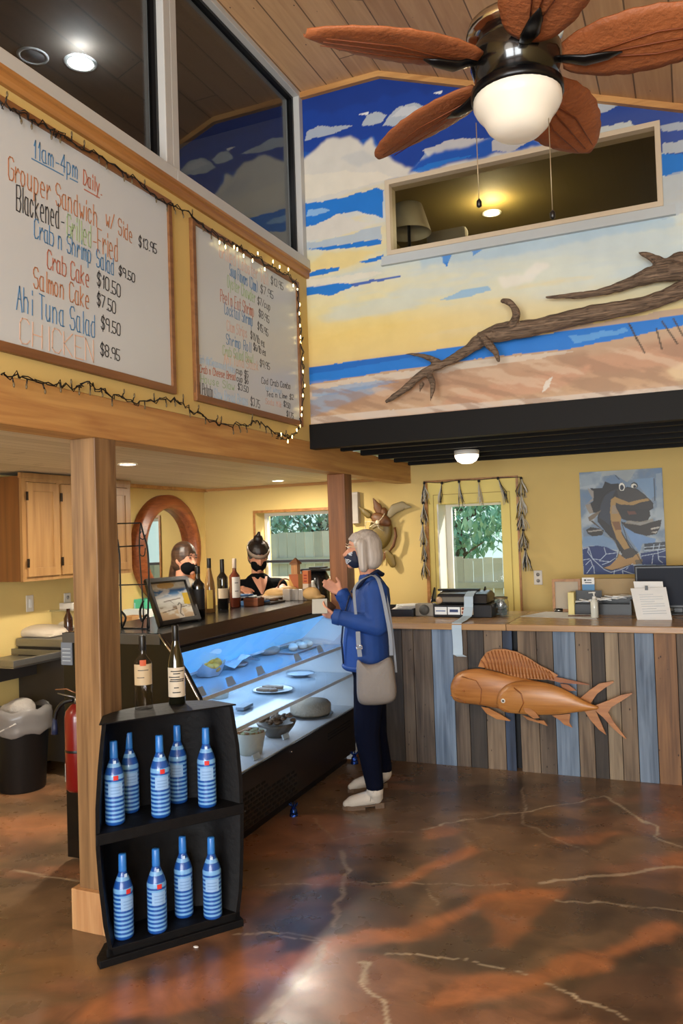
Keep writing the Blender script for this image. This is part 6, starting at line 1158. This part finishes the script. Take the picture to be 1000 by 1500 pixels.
# blue bottles
BB = mat('bottle_sleeve_blue', '#1d4f9e', .3, coat=.3); BW = mat('bottle_sleeve_pale', '#70a6da', .3, coat=.3); BC = mat('bottle_cap_blue', '#2f74c4', .3)
def bluebottle():
    t = thing('blue_striped_bottle', 'x', 'bottle', (0, 0, 0), 0, 'blue striped bottles on the black shelf'); H = .325; R = .0385
    prof = [(R*.88, 0), (R*.99, .006)]; mi = [0]
    z = .006
    for k in range(22):
        z += .0083; prof.append((R, z)); mi.append(k % 2)
    for r_, zz, q in ((R*.95, .198, 1), (R*.85, .212, 0), (R*.72, .225, 0), (R*.56, .24, 1), (R*.44, .252, 0), (R*.40, .262, 0)): prof.append((r_, zz)); mi.append(q)
    MB().lathe(prof, n=24, mi=mi+[0]).build('striped_body', [BB, BW], t, local=True)
    MB().lathe([(R*.415, .258), (R*.42, .262), (R*.39, .322), (R*.34, .325), (.001, .325)], n=18).build('cap_sleeve', BC, t, local=True)
    m = MB(); patch(m, R+.001, -pi/2-.75, -pi/2+.75, .115, .165); l_ = m.build('label', mat('bottle_label_blue', '#8ab0dc', .5), t, local=True)
    m = MB(); [patch(m, R+.0016, -pi/2-.5, -pi/2+.5, zz, zz+.003) for zz in (.125, .137, .149)]; m.build('printed_mark', mat('bottle_label_ink', '#6a90c4', .5), l_, local=True)
    m = MB(); patch(m, R+.0018, -pi/2-.2, -pi/2+.28, .178, .196); m.build('red_sticker', mat('red_sticker', '#c8302c', .5), t, local=True)
    m = MB(); m.cbox((0, -R*.58, .245), (.010, .003, .012)); m.build('pale_shoulder_patch', mat('shoulder_patch_pale', '#bcd4f0', .4), t, local=True)  # small pale patch on the front of the bottle's shoulder
    return t
proto = bluebottle(); first = True
for (px, py, z, lab, rr, ns) in [(169, 1210, .505, 'blue striped bottle at the left front of the middle shelf', .1, 0), (191, 1192, .505, 'blue striped bottle at the back left of the middle shelf', .2, 1), (236, 1199, .505, 'blue striped bottle at the centre front of the middle shelf', .2, 0), (262, 1178, .505, 'blue striped bottle at the back centre of the middle shelf', -.2, 1), (304, 1184, .505, 'blue striped bottle at the right end of the middle shelf', 0, 0),
 (182, 1378, .06, 'blue striped bottle farthest left on the bottom shelf', .5, 0), (231, 1369, .06, 'blue striped bottle second from the left on the bottom shelf', .25, 0), (270, 1346, .06, 'blue striped bottle second from the right on the bottom shelf', .15, 1), (312, 1348, .06, 'blue striped bottle farthest right on the bottom shelf', 0, 1)]:
    q = at(px, py, Z=z); v_ = V((q.x, q.y, 0)).normalized(); q = q + v_*.036; rz = rz_to_cam(q)+rr
    if first: proto.location = q; proto.rotation_euler.z = rz; proto['label'] = lab; first = False
    else:
        o = dup(proto, q, rz, lab)
        if ns:
            for ch in list(o.children):
                if ch.name.startswith('red_sticker'): bpy.data.objects.remove(ch)
# two bright specks on floor
a = at(287, 1388, Z=0); o = MB().ell(a+V((0, 0, .003)), (.012, .008, .003)).build('paper_scrap', PAPER); tag(o, 'tiny white scrap on the floor in front of the black shelf', 'paper scrap')

# ================================================================== PEOPLE
NAVYP = mat('navy_jeans', '#080c1c', .95, spec=.1, var=.2, vscale=8, bump=.2, bscale=200); DEN = mat('denim_jacket', '#123a7c', .75, var=.22, vscale=9, bump=.4, bscale=14); DEND = mat('denim_dark', '#0c1c3c', .8)
def hairmat(name, c1, c2, axis='Z', sc_=1): return wood(name, c1, c2, axis, 2.2*sc_, .45, 1.2, .35)
def hand(m, wrist, knuck, palm_n, r=.0088, spread=.017, curl=.5, thumb_dir=1, L_=.075):
    """palm from wrist to knuckles plus five fingers; palm_n = direction the palm faces"""
    w = V(wrist); k = V(knuck); d = (k-w).normalized(); n = V(palm_n).normalized(); s = d.cross(n).normalized()
    for i, f in enumerate((-1.5, -.5, .5, 1.5)):
        kb = k + s*f*spread*1.05 - d*(.006*abs(f)); m.cap(w+s*f*.011+d*.012, kb, .013, .0105)
        l = L_*(.86, 1.0, .95, .76)[i]; a = curl*.6
        p1_ = kb + (d*cos(a)+n*sin(a))*l*.45; p2_ = p1_ + (d*cos(a*2.2)+n*sin(a*2.2))*l*.32; p3_ = p2_ + (d*cos(a*3)+n*sin(a*3))*l*.23
        m.chain([kb, p1_, p2_, p3_], [r*1.08, r, r*.92, r*.78], n=8)
    tb = w+d*.025-s*.02*thumb_dir; t1_ = tb+(d*.6-s*.75*thumb_dir+n*.3).normalized()*.038; t2_ = t1_+(d*.85-s*.35*thumb_dir+n*.4).normalized()*.03; m.chain([w+d*.01, tb, t1_, t2_], [.013, .014, .0105, .0085], n=8)
# ---- customer
O = V((-1.9, 4.56, 0)); NV = V((-.4, .916, 0)).normalized(); E_ = V((-.916, -.4, 0)).normalized()   # E_: way she faces
def W(px, py, off=0.0): return onplane(px, py, O - NV*off, NV)
UP = V((0, 0, 1)); LAT = -NV   # towards her left, nearer the viewer
who = thing('person', 'white haired customer in a denim jacket and patterned mask at the deli case', 'person', (O.x, O.y, 0))
m = MB()
hc = W(530, 804)
M3 = Matrix((E_, LAT, UP)).transposed()   # local (forward, left, up)
def el(m, c, r, tilt=0, mi=0): m.ell(c, r, mi, M3 @ Matrix.Rotation(tilt, 3, 'Y'), 18, 12)
el(m, hc+E_*.0, (.088, .073, .105)); el(m, hc+E_*.045-UP*.05, (.055, .052, .065), .1); m.cap(hc+E_*.09-UP*.012, hc+E_*.108-UP*.035, .010, .013); m.cap(hc+E_*.07-UP*.09, hc+E_*.075-UP*.1, .022, .02)   # skull, jaw, nose, chin
for s in (-1, 1): m.ell(hc+LAT*.074*s-E_*.01-UP*.015, (.012, .02, .03), 0, M3)
m.chain([hc-E_*.02-UP*.07, W(541, 848), W(545, 868)], [.052, .055, .07])
sh = {1: W(551, 866, .155), -1: W(549, 862, -.155)}; el_ = {1: W(553, 917, .20), -1: W(522, 915, -.17)}; wr_ = {1: W(490, 903, .13), -1: W(500, 868, -.10)}
m.chain([W(545, 866), W(541, 910), W(540, 950), W(540, 985)], [.095, .10, .10, .10]); m.cap(sh[1], sh[-1], .05, .05); m.cap(W(541, 985, .07), W(541, 985, -.07), .095, .095)
for s in (1, -1): m.chain([sh[s], el_[s], wr_[s]], [.05, .038, .024])
hip = {1: W(541, 985, .065), -1: W(543, 985, -.065)}; kn = {1: W(537, 1075, .10), -1: W(548, 1072, -.12)}; an = {1: W(549, 1158, .15), -1: W(562, 1132, -.155)}
for s in (1, -1): m.chain([hip[s], kn[s], an[s]+UP*.0], [.08, .058, .04]); m.chain([an[s], an[s]-UP*.03+E_*.02, an[s]-UP*.045+E_*.08], [.032, .026, .02])
kl = W(474, 893, .12); kr = W(484, 858, -.10)
hand(m, wr_[1], W(478, 897, .12), NV*.6+UP*.6, curl=.9, thumb_dir=-1, r=.0085); hand(m, wr_[-1], W(487, 860, -.11), (NV*-.8+UP*.2), curl=.25, thumb_dir=-1, r=.0085)
body = m.build('body', SKIN, who, voxel=.0065, smooth=2)
m = MB(); el(m, hc+E_*.083+LAT*.03+UP*.012, (.008, .012, .007)); el(m, hc+E_*.083-LAT*.03+UP*.012, (.008, .012, .007)); m.build('eye', mat('eye_white', '#cfc8c0', .3), who)
m = MB(); [m.tube([hc+E_*(.083)+LAT*s*.015+UP*.03, hc+E_*.078+LAT*s*.045+UP*.03], .004, 6) for s in (-1, 1)]; m.build('eyebrow', mat('brow_grey', '#7a6c60', .7), who)
# hair: chin length bob
m = MB(); el(m, hc-E_*.026+UP*.018, (.100, .090, .105)); el(m, hc-E_*.045-UP*.04, (.085, .090, .095)); el(m, hc-E_*.050-UP*.08, (.075, .084, .055), .2)
m.cap(hc+E_*.004+LAT*.072+UP*.03, hc-E_*.004+LAT*.078-UP*.115, .034, .028); m.cap(hc+E_*.004-LAT*.072+UP*.03, hc-E_*.004-LAT*.078-UP*.115, .034, .028); m.cap(hc+E_*.04+UP*.08+LAT*.02, hc+E_*.072+UP*.062+LAT*.04, .026, .014); m.cap(hc+E_*.04+UP*.08-LAT*.02, hc+E_*.07+UP*.06-LAT*.05, .024, .014)
hr = m.build('hair', hairmat('silver_hair', '#8a8078', '#b8b0a8'), who, voxel=.007, smooth=7)
m = MB(); el(m, hc+E_*.044-UP*.056, (.058, .063, .062)); m.cap(hc+E_*.086-UP*.018, hc+E_*.100-UP*.05, .011, .014); m.cap(hc+E_*.045-UP*.02+LAT*.05, hc+E_*.04-UP*.075+LAT*.048, .016, .014); mk = m.build('face_mask', None or mat('mask_navy', '#141c34', .7), who, voxel=.005, smooth=2)
m = MB(); rnd = random.Random(4)
for i in range(9):
    a = rnd.uniform(-.5, 1.25); b0 = rnd.uniform(-.9, .7); P_ = []
    for k in range(6):
        aa = a+.25*sin(k*1.3+i); bb = b0+.09*k; P_.append(hc-UP*.056+E_*.044 + M3 @ V((.060*cos(aa)*cos(bb*.8), .065*sin(aa)*cos(bb*.8)*1, .064*sin(bb*.8))))
    m.tube(P_, .0032, 5)
m.build('mask_pattern', mat('mask_white_swirl', '#b8bec8', .7), mk)
m = MB(); m.tube([hc+E_*.03+LAT*.066-UP*.03, hc-E_*.0+LAT*.08-UP*.01], .002, 5); m.build('ear_loop', DEND, mk)
m = MB(); m.tube([hc+E_*.088+LAT*.005+UP*.018, hc+E_*.10+LAT*.03+UP*.02, hc+E_*.075+LAT*.068+UP*.016, hc+LAT*.085+UP*.012], .0022, 5); m.tube([hc+E_*.088+LAT*.05+UP*.03, hc+E_*.098+LAT*.03+UP*.035], .002, 5); m.build('glasses', mat('glasses_frame', '#c8b494', .3), who)
# jacket
m = MB()
JT = [(547,852,.06,.12),(546,862,.10,.165),(543,880,.122,.175),(538,905,.135,.17),(536,940,.142,.165),(537,979,.148,.17)]
m.rings([[W(x, y, 0)+E_*(f*cos(q))+LAT*(l*sin(q)) for q in [2*pi*k/24 for k in range(24)]] for x, y, f, l in JT], 0); m.cap(W(548, 868, .14), W(548, 866, -.14), .068, .068); 

for s in (1, -1):
    m.chain([sh[s], el_[s], wr_[s]+(el_[s]-wr_[s]).normalized()*.02], [.072, .062, .044])
m.cap(W(541, 850), W(546, 862), .070, .085)
jk = m.build('jacket', DEN, who, voxel=.008, smooth=2)
m = MB(); R_ = []
m.tube([W(523, 862, .05), W(535, 847, .085), W(552, 836, .07), W(560, 842, 0.0), W(552, 838, -.07), W(530, 850, -.06), W(516, 868, 0)], .016, 8, flat=.6); m.tube([W(512, 872, .03), W(503, 905, .08), W(500, 940, .08), W(503, 972, .07)], .006, 6); m.build('collar', DEND, jk)
m = MB()
for s in (1, -1): d = (wr_[s]-el_[s]).normalized(); m.tube([wr_[s]-d*.035, wr_[s]+d*.004], [.049, .047], 16, cap=False)
m.build('cuff', mat('denim_cuff', '#143c7c', .7), jk)
m = MB(); m.tube([W(537, 974, 0)+E_*(.143*cos(q))+LAT*(.165*sin(q)) for q in [2*pi*k/24 for k in range(25)]], .012, 8); m.build('hem_band', mat('denim_cuff', '#143c7c', .7), jk)
# jeans
m = MB(); m.cap(W(540, 975, .045), W(540, 975, -.045), .114, .114)
for s in (1, -1): m.chain([hip[s], kn[s], an[s]+UP*.03], [.100, .078, .054])
m.build('jeans', NAVYP, who, voxel=.009, smooth=2)
# boots
BT = mat('pale_suede', '#b8b2a8', .75, bump=.2, bscale=120); SO = mat('boot_sole', '#5e4c3c', .7)
for (toe, heel, top) in (((500, 1188), (563, 1183), an[1]), ((508, 1163), (566, 1153), an[-1])):
    T_ = at(*toe, Z=0); H_ = at(*heel, Z=0); T_.z = H_.z = 0; d = (T_-H_).normalized(); Ln = (T_-H_).length; sd = V((-d.y, d.x, 0))
    c0 = H_ - sd*0 + NV*.02
    m = MB(); m.chain([c0+d*.045+UP*.062, c0+d*(Ln*.45)+UP*.055, c0+d*(Ln*.75)+UP*.042, c0+d*(Ln-.03)+UP*.034], [.040, .042, .036, .022], flat=1.0); m.cap(c0+d*.05+UP*.06, top-UP*.0, .043, .052)
    bt = m.build('boot', BT, who, voxel=.006, smooth=2)
    m = MB(); o_ = [(.015, -.028), (.10, -.027), (.17, -.035), (Ln-.035, -.026), (Ln-.006, 0), (Ln-.035, .026), (.17, .035), (.10, .027), (.015, .028), (.005, 0)]; m.prism([c0+d*a+sd*b_+UP*.014 for a, b_ in o_], (0, 0, .010)); m.prism([c0+d*a+sd*b_+UP*.0 for a, b_ in ((.12, -.034), (.19, -.036), (Ln-.035, -.026), (Ln-.006, 0), (Ln-.035, .026), (.19, .036), (.12, .034))], (0, 0, .014)); m.prism([c0+d*a+sd*b_ for a, b_ in ((.005, -.028), (.06, -.03), (.06, .03), (.005, .028))], (0, 0, .03)); m.build('sole', SO, bt)
    m = MB(); m.tube([c0+d*.085-NV*.04+UP*.05, c0+d*.08-NV*.048+UP*.08, top-NV*.05+d*.01+UP*.01], .002, 5); m.build('zip', mat('zip_grey', '#8a8680', .4), bt)
# phone/paper in near hand
o = MB().cbox(W(468, 888, .12), (.09, .004, .12), 0, Matrix.Rotation(radians(25), 3, 'Z') @ Matrix.Rotation(radians(-50), 3, 'X')).build('receipt_slip', mat('slip_white', '#b0b0a8', .5)); tag(o, 'small folded slip held in the customer\'s lower hand', 'paper slip')
# bag
GRY = mat('taupe_leather', '#77716c', .55, var=.08, bump=.2, bscale=50); GRS = mat('grey_strap', '#7c8490', .55)
bag = thing('shoulder_bag', 'slouchy taupe shoulder bag hanging at the customer\'s hip', 'bag', W(552, 990, .26))
prof = [(523, 962), (530, 972), (545, 974), (560, 968), (573, 958), (577, 975), (580, 1000), (583, 1028), (560, 1033), (535, 1034), (522, 1031), (522, 1000), (521, 975)]
A_ = [W(x, y, .275) for x, y in prof]; B_ = [W(x, y, .205) for x, y in prof]; ce = sum(A_, V())/len(A_)
m = MB(); Am = [ce+(p-ce)*.82-NV*.03 for p in A_]; ce2 = sum(B_, V())/len(B_); Bm = [ce2+(p-ce2)*.9 for p in B_]; m.rings([Bm, B_, A_, Am], 0); m.build('bag_body', GRY, bag, sub=2)
m = MB()
def strap(m, P_, w_, th=.003):
    P_ = smooth(P_, 5); R_ = []
    for i, p in enumerate(P_): R_.append([p+E_*w_, p-E_*w_, p-E_*w_-NV*th, p+E_*w_-NV*th])
    m.rings(R_, 0, smooth=False)
strap(m, [W(527, 962, .25), W(525, 945, .25), W(524, 925, .24)], .013); strap(m, [W(521, 900, .22), W(519, 880, .225), W(519, 862, .21), W(528, 850, .18), W(543, 843, .13)], .008); strap(m, [W(543, 842, .13), W(553, 848, .20), W(560, 870, .235), W(566, 900, .25), W(571, 930, .25), W(573, 960, .24)], .011); strap(m, [W(548, 842, .10), W(560, 855, .17), W(568, 885, .20), W(573, 915, .21), W(577, 950, .2), W(580, 985, .2)], .006)
st = m.build('strap', GRS, bag); m = MB(); c = W(526, 948, .265); m.tube([c+E_*.016+UP*.01, c-E_*.016+UP*.01, c-E_*.016-UP*.01, c+E_*.016-UP*.01, c+E_*.016+UP*.01], .003, 6); m.build('buckle', CHROME, st)

# ---- staff
def staff(label, hx, hy, Y, yaw, parts): pass
def frame_of(yaw): f = V((cos(yaw), sin(yaw), 0)); l = V((-f.y, f.x, 0)); return f, l, Matrix((f, l, UP)).transposed()
def worker(label, hc, yaw, pitch, hair, shirtm, kind, arms):
    f, l, M0 = frame_of(yaw); Mh = M0 @ Matrix.Rotation(pitch, 3, 'Y'); g = lambda x, y, z: hc + Mh @ V((x, y, z)); b_ = lambda x, y, z: V((hc.x, hc.y, 0)) + M0 @ V((x, y, z)); H = hc.z
    t = thing('person', label, 'person', (hc.x, hc.y, 0)); m = MB()
    m.ell(g(0, 0, 0), (.086, .073, .102), 0, Mh, 18, 12); m.ell(g(.045, 0, -.05), (.052, .052, .062), 0, Mh, 14, 10); m.cap(g(.088, 0, -.005), g(.105, 0, -.032), .009, .012); m.cap(g(.07, 0, -.09), g(.074, 0, -.098), .02, .019)
    for s in (-1, 1): m.ell(g(-.005, .073*s, -.012), (.012, .01, .028), 0, Mh)
    m.chain([g(-.02, 0, -.07), b_(-.035, 0, H-.17), b_(-.04, 0, H-.22)], [.05, .052, .06])
    m.chain([b_(-.03, 0, H-.26), b_(-.02, 0, H-.42), b_(-.02, 0, H-.62), b_(-.02, 0, .86)], [.10, .105, .11, .12]); m.cap(b_(-.03, .15, H-.24), b_(-.03, -.15, H-.24), .05, .05)
    for s in (-1, 1):
        m.chain([b_(-.02, .07*s, .86), b_(0, .09*s, .46), b_(-.01, .09*s, .08)], [.09, .058, .04]); m.chain([b_(-.01, .09*s, .07), b_(.13, .1*s, .04)], [.035, .028])
        sh_ = b_(-.03, .17*s, H-.25); el2 = b_(-.03, .24*s, H-.47); wr2 = b_(arms[0], .16*s, arms[1]); m.chain([sh_, el2, wr2], [.048, .038, .024])
        hand(m, wr2, wr2+M0 @ V((.06, -.02*s, -.01)), M0 @ V((0, -.2*s, -1)), curl=.5, thumb_dir=s)
    bd = m.build('body', SKIN, t, voxel=.0075, smooth=2)
    m = MB(); [m.ell(g(.081, .03*s, .012), (.007, .012, .006), 0, Mh, 8, 6) for s in (-1, 1)]; m.build('eye', mat('eye_dark', '#3a2c24', .3), t); m = MB(); [m.tube([g(.084, .015*s, .03), g(.076, .046*s, .03)], .0038, 6) for s in (-1, 1)]; m.build('eyebrow', mat('brow_brown', '#3a2416', .7), t)
    m = MB(); m.ell(g(.040, 0, -.056), (.058, .065, .062), 0, Mh, 16, 10); m.cap(g(.082, 0, -.012), g(.096, 0, -.045), .012, .014); mk = m.build('face_mask', mat('mask_black', '#0a0a0c', .9, spec=.15), t, voxel=.005, smooth=2)
    m = MB(); [m.tube([g(.03, .064*s, -.03), g(-.01, .08*s, -.005)], .0022, 5) for s in (-1, 1)]; m.build('ear_loop', BLACK, mk)
    m = MB(); m.chain([b_(-.03, 0, H-.25), b_(-.015, 0, H-.40), b_(-.01, 0, H-.60), b_(-.01, 0, H-.72)], [.122, .13, .13, .13]); m.cap(b_(-.03, .15, H-.245), b_(-.03, -.15, H-.245), .064, .064)
    for s in (-1, 1):
        sh_ = b_(-.03, .17*s, H-.25); el2 = b_(.0, .23*s, H-.47); mid = sh_.lerp(el2, .6); m.chain([sh_, mid], [.066, .062])
    if kind == 'grey': m.cap(b_(-.04, 0, H-.19), b_(-.04, 0, H-.22), .07, .09)
    sh2 = m.build('shirt', shirtm, t, voxel=.009, smooth=2)
    if kind == 'black':
        m = MB(); 
        c_ = b_(.118, .0, H-.24); [m.rings([[b_(.035, .062*q, H-.165), b_(.075, .052*q, H-.20), b_(.112, .030*q, H-.25), b_(.128, .006*q, H-.30)], [b_(.055, 0, H-.168), b_(.090, 0, H-.20), b_(.121, 0, H-.25), b_(.131, 0, H-.30)]], 0, cap=False, closed=False) for q in (-1, 1)]; m.build('neckline_skin', SKIN, sh2)
        e2 = MB().ell(b_(.118, .075, H-.33), (.006, .022, .022), 0, M0).build('chest_emblem', mat('emblem_white', '#b8b8b4', .5), sh2); m = MB(); m.tube([b_(.124, .068, H-.34), b_(.125, .075, H-.32), b_(.124, .082, H-.34)], .003, 5); m.build('emblem_mark', BLACK, e2)
    m = MB(); m.chain([b_(-.02, 0, .86), b_(-.02, 0, .90)], [.125, .13])
    for s in (-1, 1): m.chain([b_(-.02, .07*s, .86), b_(0, .09*s, .46), b_(-.01, .09*s, .10)], [.10, .07, .05])
    m.build('trousers', mat('black_trousers', '#101014', .8), t, voxel=.01, smooth=2)
    m = MB(); [m.chain([b_(-.03, .09*s, .04), b_(.06, .095*s, .045), b_(.16, .1*s, .032)], [.04, .042, .032]) for s in (-1, 1)]; m.build('shoes', BLACK, t, voxel=.008, smooth=1)
    if kind == 'grey':
        m = MB(); m.prism([b_(.135, -.10, H-.30), b_(.135, .10, H-.30), b_(.15, .13, H-.5), b_(.15, .13, .8), b_(.15, -.13, .8), b_(.15, -.13, H-.5)], M0 @ V((.006, 0, 0))); m.tube([b_(.12, .09, H-.32), b_(.0, .10, H-.175), b_(-.10, .02, H-.19)], .011, 6, flat=.4); m.tube([b_(.12, -.09, H-.32), b_(.0, -.10, H-.175), b_(-.10, -.02, H-.19)], .011, 6, flat=.4)
        ap = m.build('apron', BLACK, t); m = MB(); [m.box(-.001, 0, -.05+.03*i, -.03+.03*i, 0, .02) for i in range(4)]
        for v in m.bm.verts: v.co = b_(.144, 0, H-.42) + M0 @ v.co
        m.build('apron_print', mat('emblem_white', '#b8b8b4', .5), ap)
    m = MB(); m.ell(g(-.016, 0, .024), (.097, .086, .102), 0, Mh, 16, 10); m.ell(g(-.035, 0, -.03), (.075, .08, .075), 0, Mh, 14, 10)
    if kind == 'grey': m.chain([g(-.09, 0, -.03), g(-.115, .01, -.08), b_(-.16, .02, H-.17), b_(-.20, .03, H-.24)], [.035, .038, .036, .012])
    hb = m.build('hair', hair, t, voxel=.006, smooth=1)
    if kind == 'black':
        m = MB(); m.ell(g(-.03, 0, .130), (.040, .040, .040), 0, Mh); m.cap(g(-.03, 0, .16), g(-.035, .005, .18), .02, .012); m.build('bun', hair, hb)
        m = MB(); P_ = [g(.098*cos(a)-.006, .088*sin(a), .045+.035*cos(a+pi)) for a in [2*pi*k/24 for k in range(25)]]; R_ = []
        for p in P_: q = (p-g(0, 0, .03)).normalized(); R_.append([p+q*.004, p+Mh @ V((0, 0, .028))+q*.002, p+Mh @ V((0, 0, .028))-q*.004, p-q*.004])
        m.rings(R_[:-1]+[R_[0]], 0, cap=False); m.build('headband', mat('headband_taupe', '#8a7868', .6), hb)
    return t
h1 = at(271, 818, Y=4.86); worker('worker with a brown ponytail, black mask and black apron behind the wine bottles', h1, radians(-12), radians(4), hairmat('brown_hair', '#1e110a', '#4c3424', 'X'), mat('taupe_shirt', '#a89880', .8), 'grey', (.03, .90))
h2 = at(378, 814, Y=5.58); worker('worker with a dark bun and headband looking down, in a black v-neck shirt', h2, radians(-50), radians(22), hairmat('black_hair', '#0e0a08', '#2a1c18', 'X'), mat('black_tshirt', '#08080a', .95, spec=.15), 'black', (.16, T+.07))

# ================================================================== OUTSIDE
tag(MB().box(-14, 10, 7.16, 22, -.25, -.13).build('ground_outside', mat('dry_lawn', '#7a8454', .9, var=.3, vscale=3)), 'ground outside behind the building', 'ground', kind='structure')
def outfence(y, x0, x1, z1, label):
    t = thing('wooden_fence', label, 'fence', ((x0+x1)/2, y, -.13)); m = MB(); x = x0; FM = [mat('fence_board_%d' % i, c_, .8, var=.12, vscale=5) for i, c_ in enumerate(('#c4bca8', '#d0c8b4', '#b8b09c'))]; i = 0
    while x < x1: m.box(x, x+.135, y, y+.02, -.13, z1+random.uniform(-.02, .02), random.randint(0, 2)); x += .145
    m.build('boards', FM, t); MB().box(x0, x1, y-.05, y, z1-.45, z1-.36).build('rail', FM[2], t); MB().box(x0, x1, y-.05, y, .5, .59).build('rail', FM[2], t)
outfence(10.5, -12, -4.2, 1.68, 'pale board fence seen through the kitchen window'); outfence(11.5, -4.4, 4, 1.24, 'lower pale board fence seen through the tall back window')
def tree(x, y, h, r_, label, seed, c_='#84b8a0'):
    rnd = random.Random(seed); t = thing('garden_tree', label, 'tree', (x, y, -.13)); m = MB(); m.tube([(x, y, -.13), (x+.1, y, h*.4), (x-.05, y+.1, h*.75)], [.12, .09, .04], 8)
    for i in range(14): a = rnd.uniform(0, 6.3); q = V((x, y, h*rnd.uniform(.4, .7))); m.tube([q, q+V((cos(a)*r_*.6, sin(a)*r_*.6, rnd.uniform(.2, .8)))], [.03, .01], 5)
    m.build('trunk', mat('bark_grey', '#6c6054', .9), t); m = MB()
    for i in range(4200):
        v = V((rnd.gauss(0, 1), rnd.gauss(0, 1), rnd.gauss(0, 1))).normalized()*rnd.uniform(.35, 1)**.5; p = V((x, y, h*.8))+V((v.x*r_, v.y*r_, v.z*r_*.8)); M_ = Matrix.Rotation(rnd.uniform(0, 6), 3, 'Z') @ Matrix.Rotation(rnd.uniform(0, 6), 3, 'X'); s_ = rnd.uniform(.05, .10)
        m.poly([p+M_ @ V(q)*s_ for q in ((-.5, 0, 0), (0, -1, 0), (.5, 0, 0), (0, 1, 0))], rnd.randint(0, 1))
    m.build('crown', [mat('leaf_a'+c_, c_, .8), mat('leaf_b', '#a4ccb0', .8)], t)
tree(-3.6, 13, 2.7, 1.3, 'leafy tree beyond the fence behind the right half of the tall window', 3); tree(-6.6, 14, 2.6, 1.4, 'thin grey green tree beyond the fence behind the kitchen window', 5, '#8a9a80')

# ================================================================== LIGHT
def area(name, loc, rot, sx, sy, power, col=(1, 1, 1), spread=None):
    l = bpy.data.lights.new(name, 'AREA'); l.shape = 'RECTANGLE'; l.size = sx; l.size_y = sy; l.energy = power; l.color = col
    if spread: l.spread = spread
    o = bpy.data.objects.new(name, l); COL.objects.link(o); o.location = loc; o.rotation_euler = rot; return o
def point(name, loc, power, col=(1, .85, .65), r=.05):
    l = bpy.data.lights.new(name, 'POINT'); l.energy = power; l.color = col; l.shadow_soft_size = r; o = bpy.data.objects.new(name, l); COL.objects.link(o); o.location = loc; return o
area('daylight_shop_window', (-.85, -3.5, 1.6), (radians(90+6), 0, 0), 2.0, 2.0, 255, (.95, .98, 1))
area('daylight_shop_window', (1.4, -3.5, 1.6), (radians(90+6), 0, 0), 1.7, 2.0, 215, (.95, .98, 1))
point('ceiling_fill_light', (fx-.3, fy-3.4, 3.1), 85, (1, .92, .80), .6)  # unseen lamp added behind the viewer to brighten the ceiling
for p in ((187, 680), (407, 704)):
    a = at(*p, Z=2.11); s_ = area('downlight_glow', (a.x, a.y, 2.118), (0, 0, 0), .1, .1, 36, (1, .90, .74))
c_ = Matrix.Rotation(CANG, 4, 'Z'); a = CW(-.20, 1.0, 1.07); l = area('case_led', a, (0, radians(38), CANG), .03, 1.85, 22, (.34, .66, 1))
area('added_fill_kitchen_window', (-3.4, 8.8, 3.3), (radians(-52), 0, 0), 2.0, 1.2, 150, (1, .97, .92)); area('added_fill_tall_window', (-1.5, 8.8, 3.3), (radians(-52), 0, 0), 1.6, 1.2, 130, (1, .97, .92))  # area lamps added out of view, boosting daylight through both back windows
a = at(118, 92, Z=4.40); point('loft_downlight_glow', (a.x, a.y, 4.43), 6, (.9, .95, 1), .05); a = at(720, 312, Z=4.1); point('upstairs_downlight_glow', (a.x, a.y, 4.10), 14, (1, .85, .55), .04)
point('kitchen_fill_light', (-3.6, 1.6, 1.9), 22, (1, .88, .68), .12)  # unseen fill lamp added left of the view to brighten the kitchen
a = CW(-.40, 1.02, .82); area('case_led', a, (0, 0, CANG), .3, 1.8, 7, (.6, .8, 1)); a = CW(-.38, 1.02, .62); area('case_led', a, (0, 0, CANG), .3, 1.8, 6, (.75, .87, 1))
sun = bpy.data.lights.new('sun', 'SUN'); sun.energy = 6; sun.angle = radians(1); sun.color = (1, .95, .82); so = bpy.data.objects.new('sun', sun); COL.objects.link(so)
so.rotation_euler = V((-.80, -.55, -.52)).to_track_quat('-Z', 'Y').to_euler()
w = bpy.data.worlds.new('World'); sc.world = w; w.use_nodes = True; nt = w.node_tree; bg = nt.nodes['Background']; bg.inputs[1].default_value = 1.7
tc = nt.nodes.new('ShaderNodeTexCoord'); sx = nt.nodes.new('ShaderNodeSeparateXYZ'); nt.links.new(tc.outputs['Generated'], sx.inputs[0]); rp = nt.nodes.new('ShaderNodeValToRGB'); e = rp.color_ramp.elements; e[0].position = 0; e[0].color = (*lin('#c4e0dc'), 1); e[1].position = .5; e[1].color = (*lin('#6cb4e0'), 1); nt.links.new(sx.outputs[2], rp.inputs[0]); nt.links.new(rp.outputs[0], bg.inputs[0])

# ================================================================== CAMERA
cam = bpy.data.cameras.new('camera'); cam.sensor_fit = 'HORIZONTAL'; cam.sensor_width = 36; cam.lens = 36*F/1000; cam.clip_start = .05; cam.clip_end = 200
co = bpy.data.objects.new('camera', cam); COL.objects.link(co); R3 = Matrix((cr, cu, -cf)).transposed(); co.matrix_world = Matrix.Translation(CP) @ R3.to_4x4(); sc.camera = co
sc.view_settings.view_transform = 'Standard'; sc.view_settings.look = 'None'; sc.view_settings.gamma = 1; sc.view_settings.exposure = .0; sc.view_settings.use_curve_mapping = False
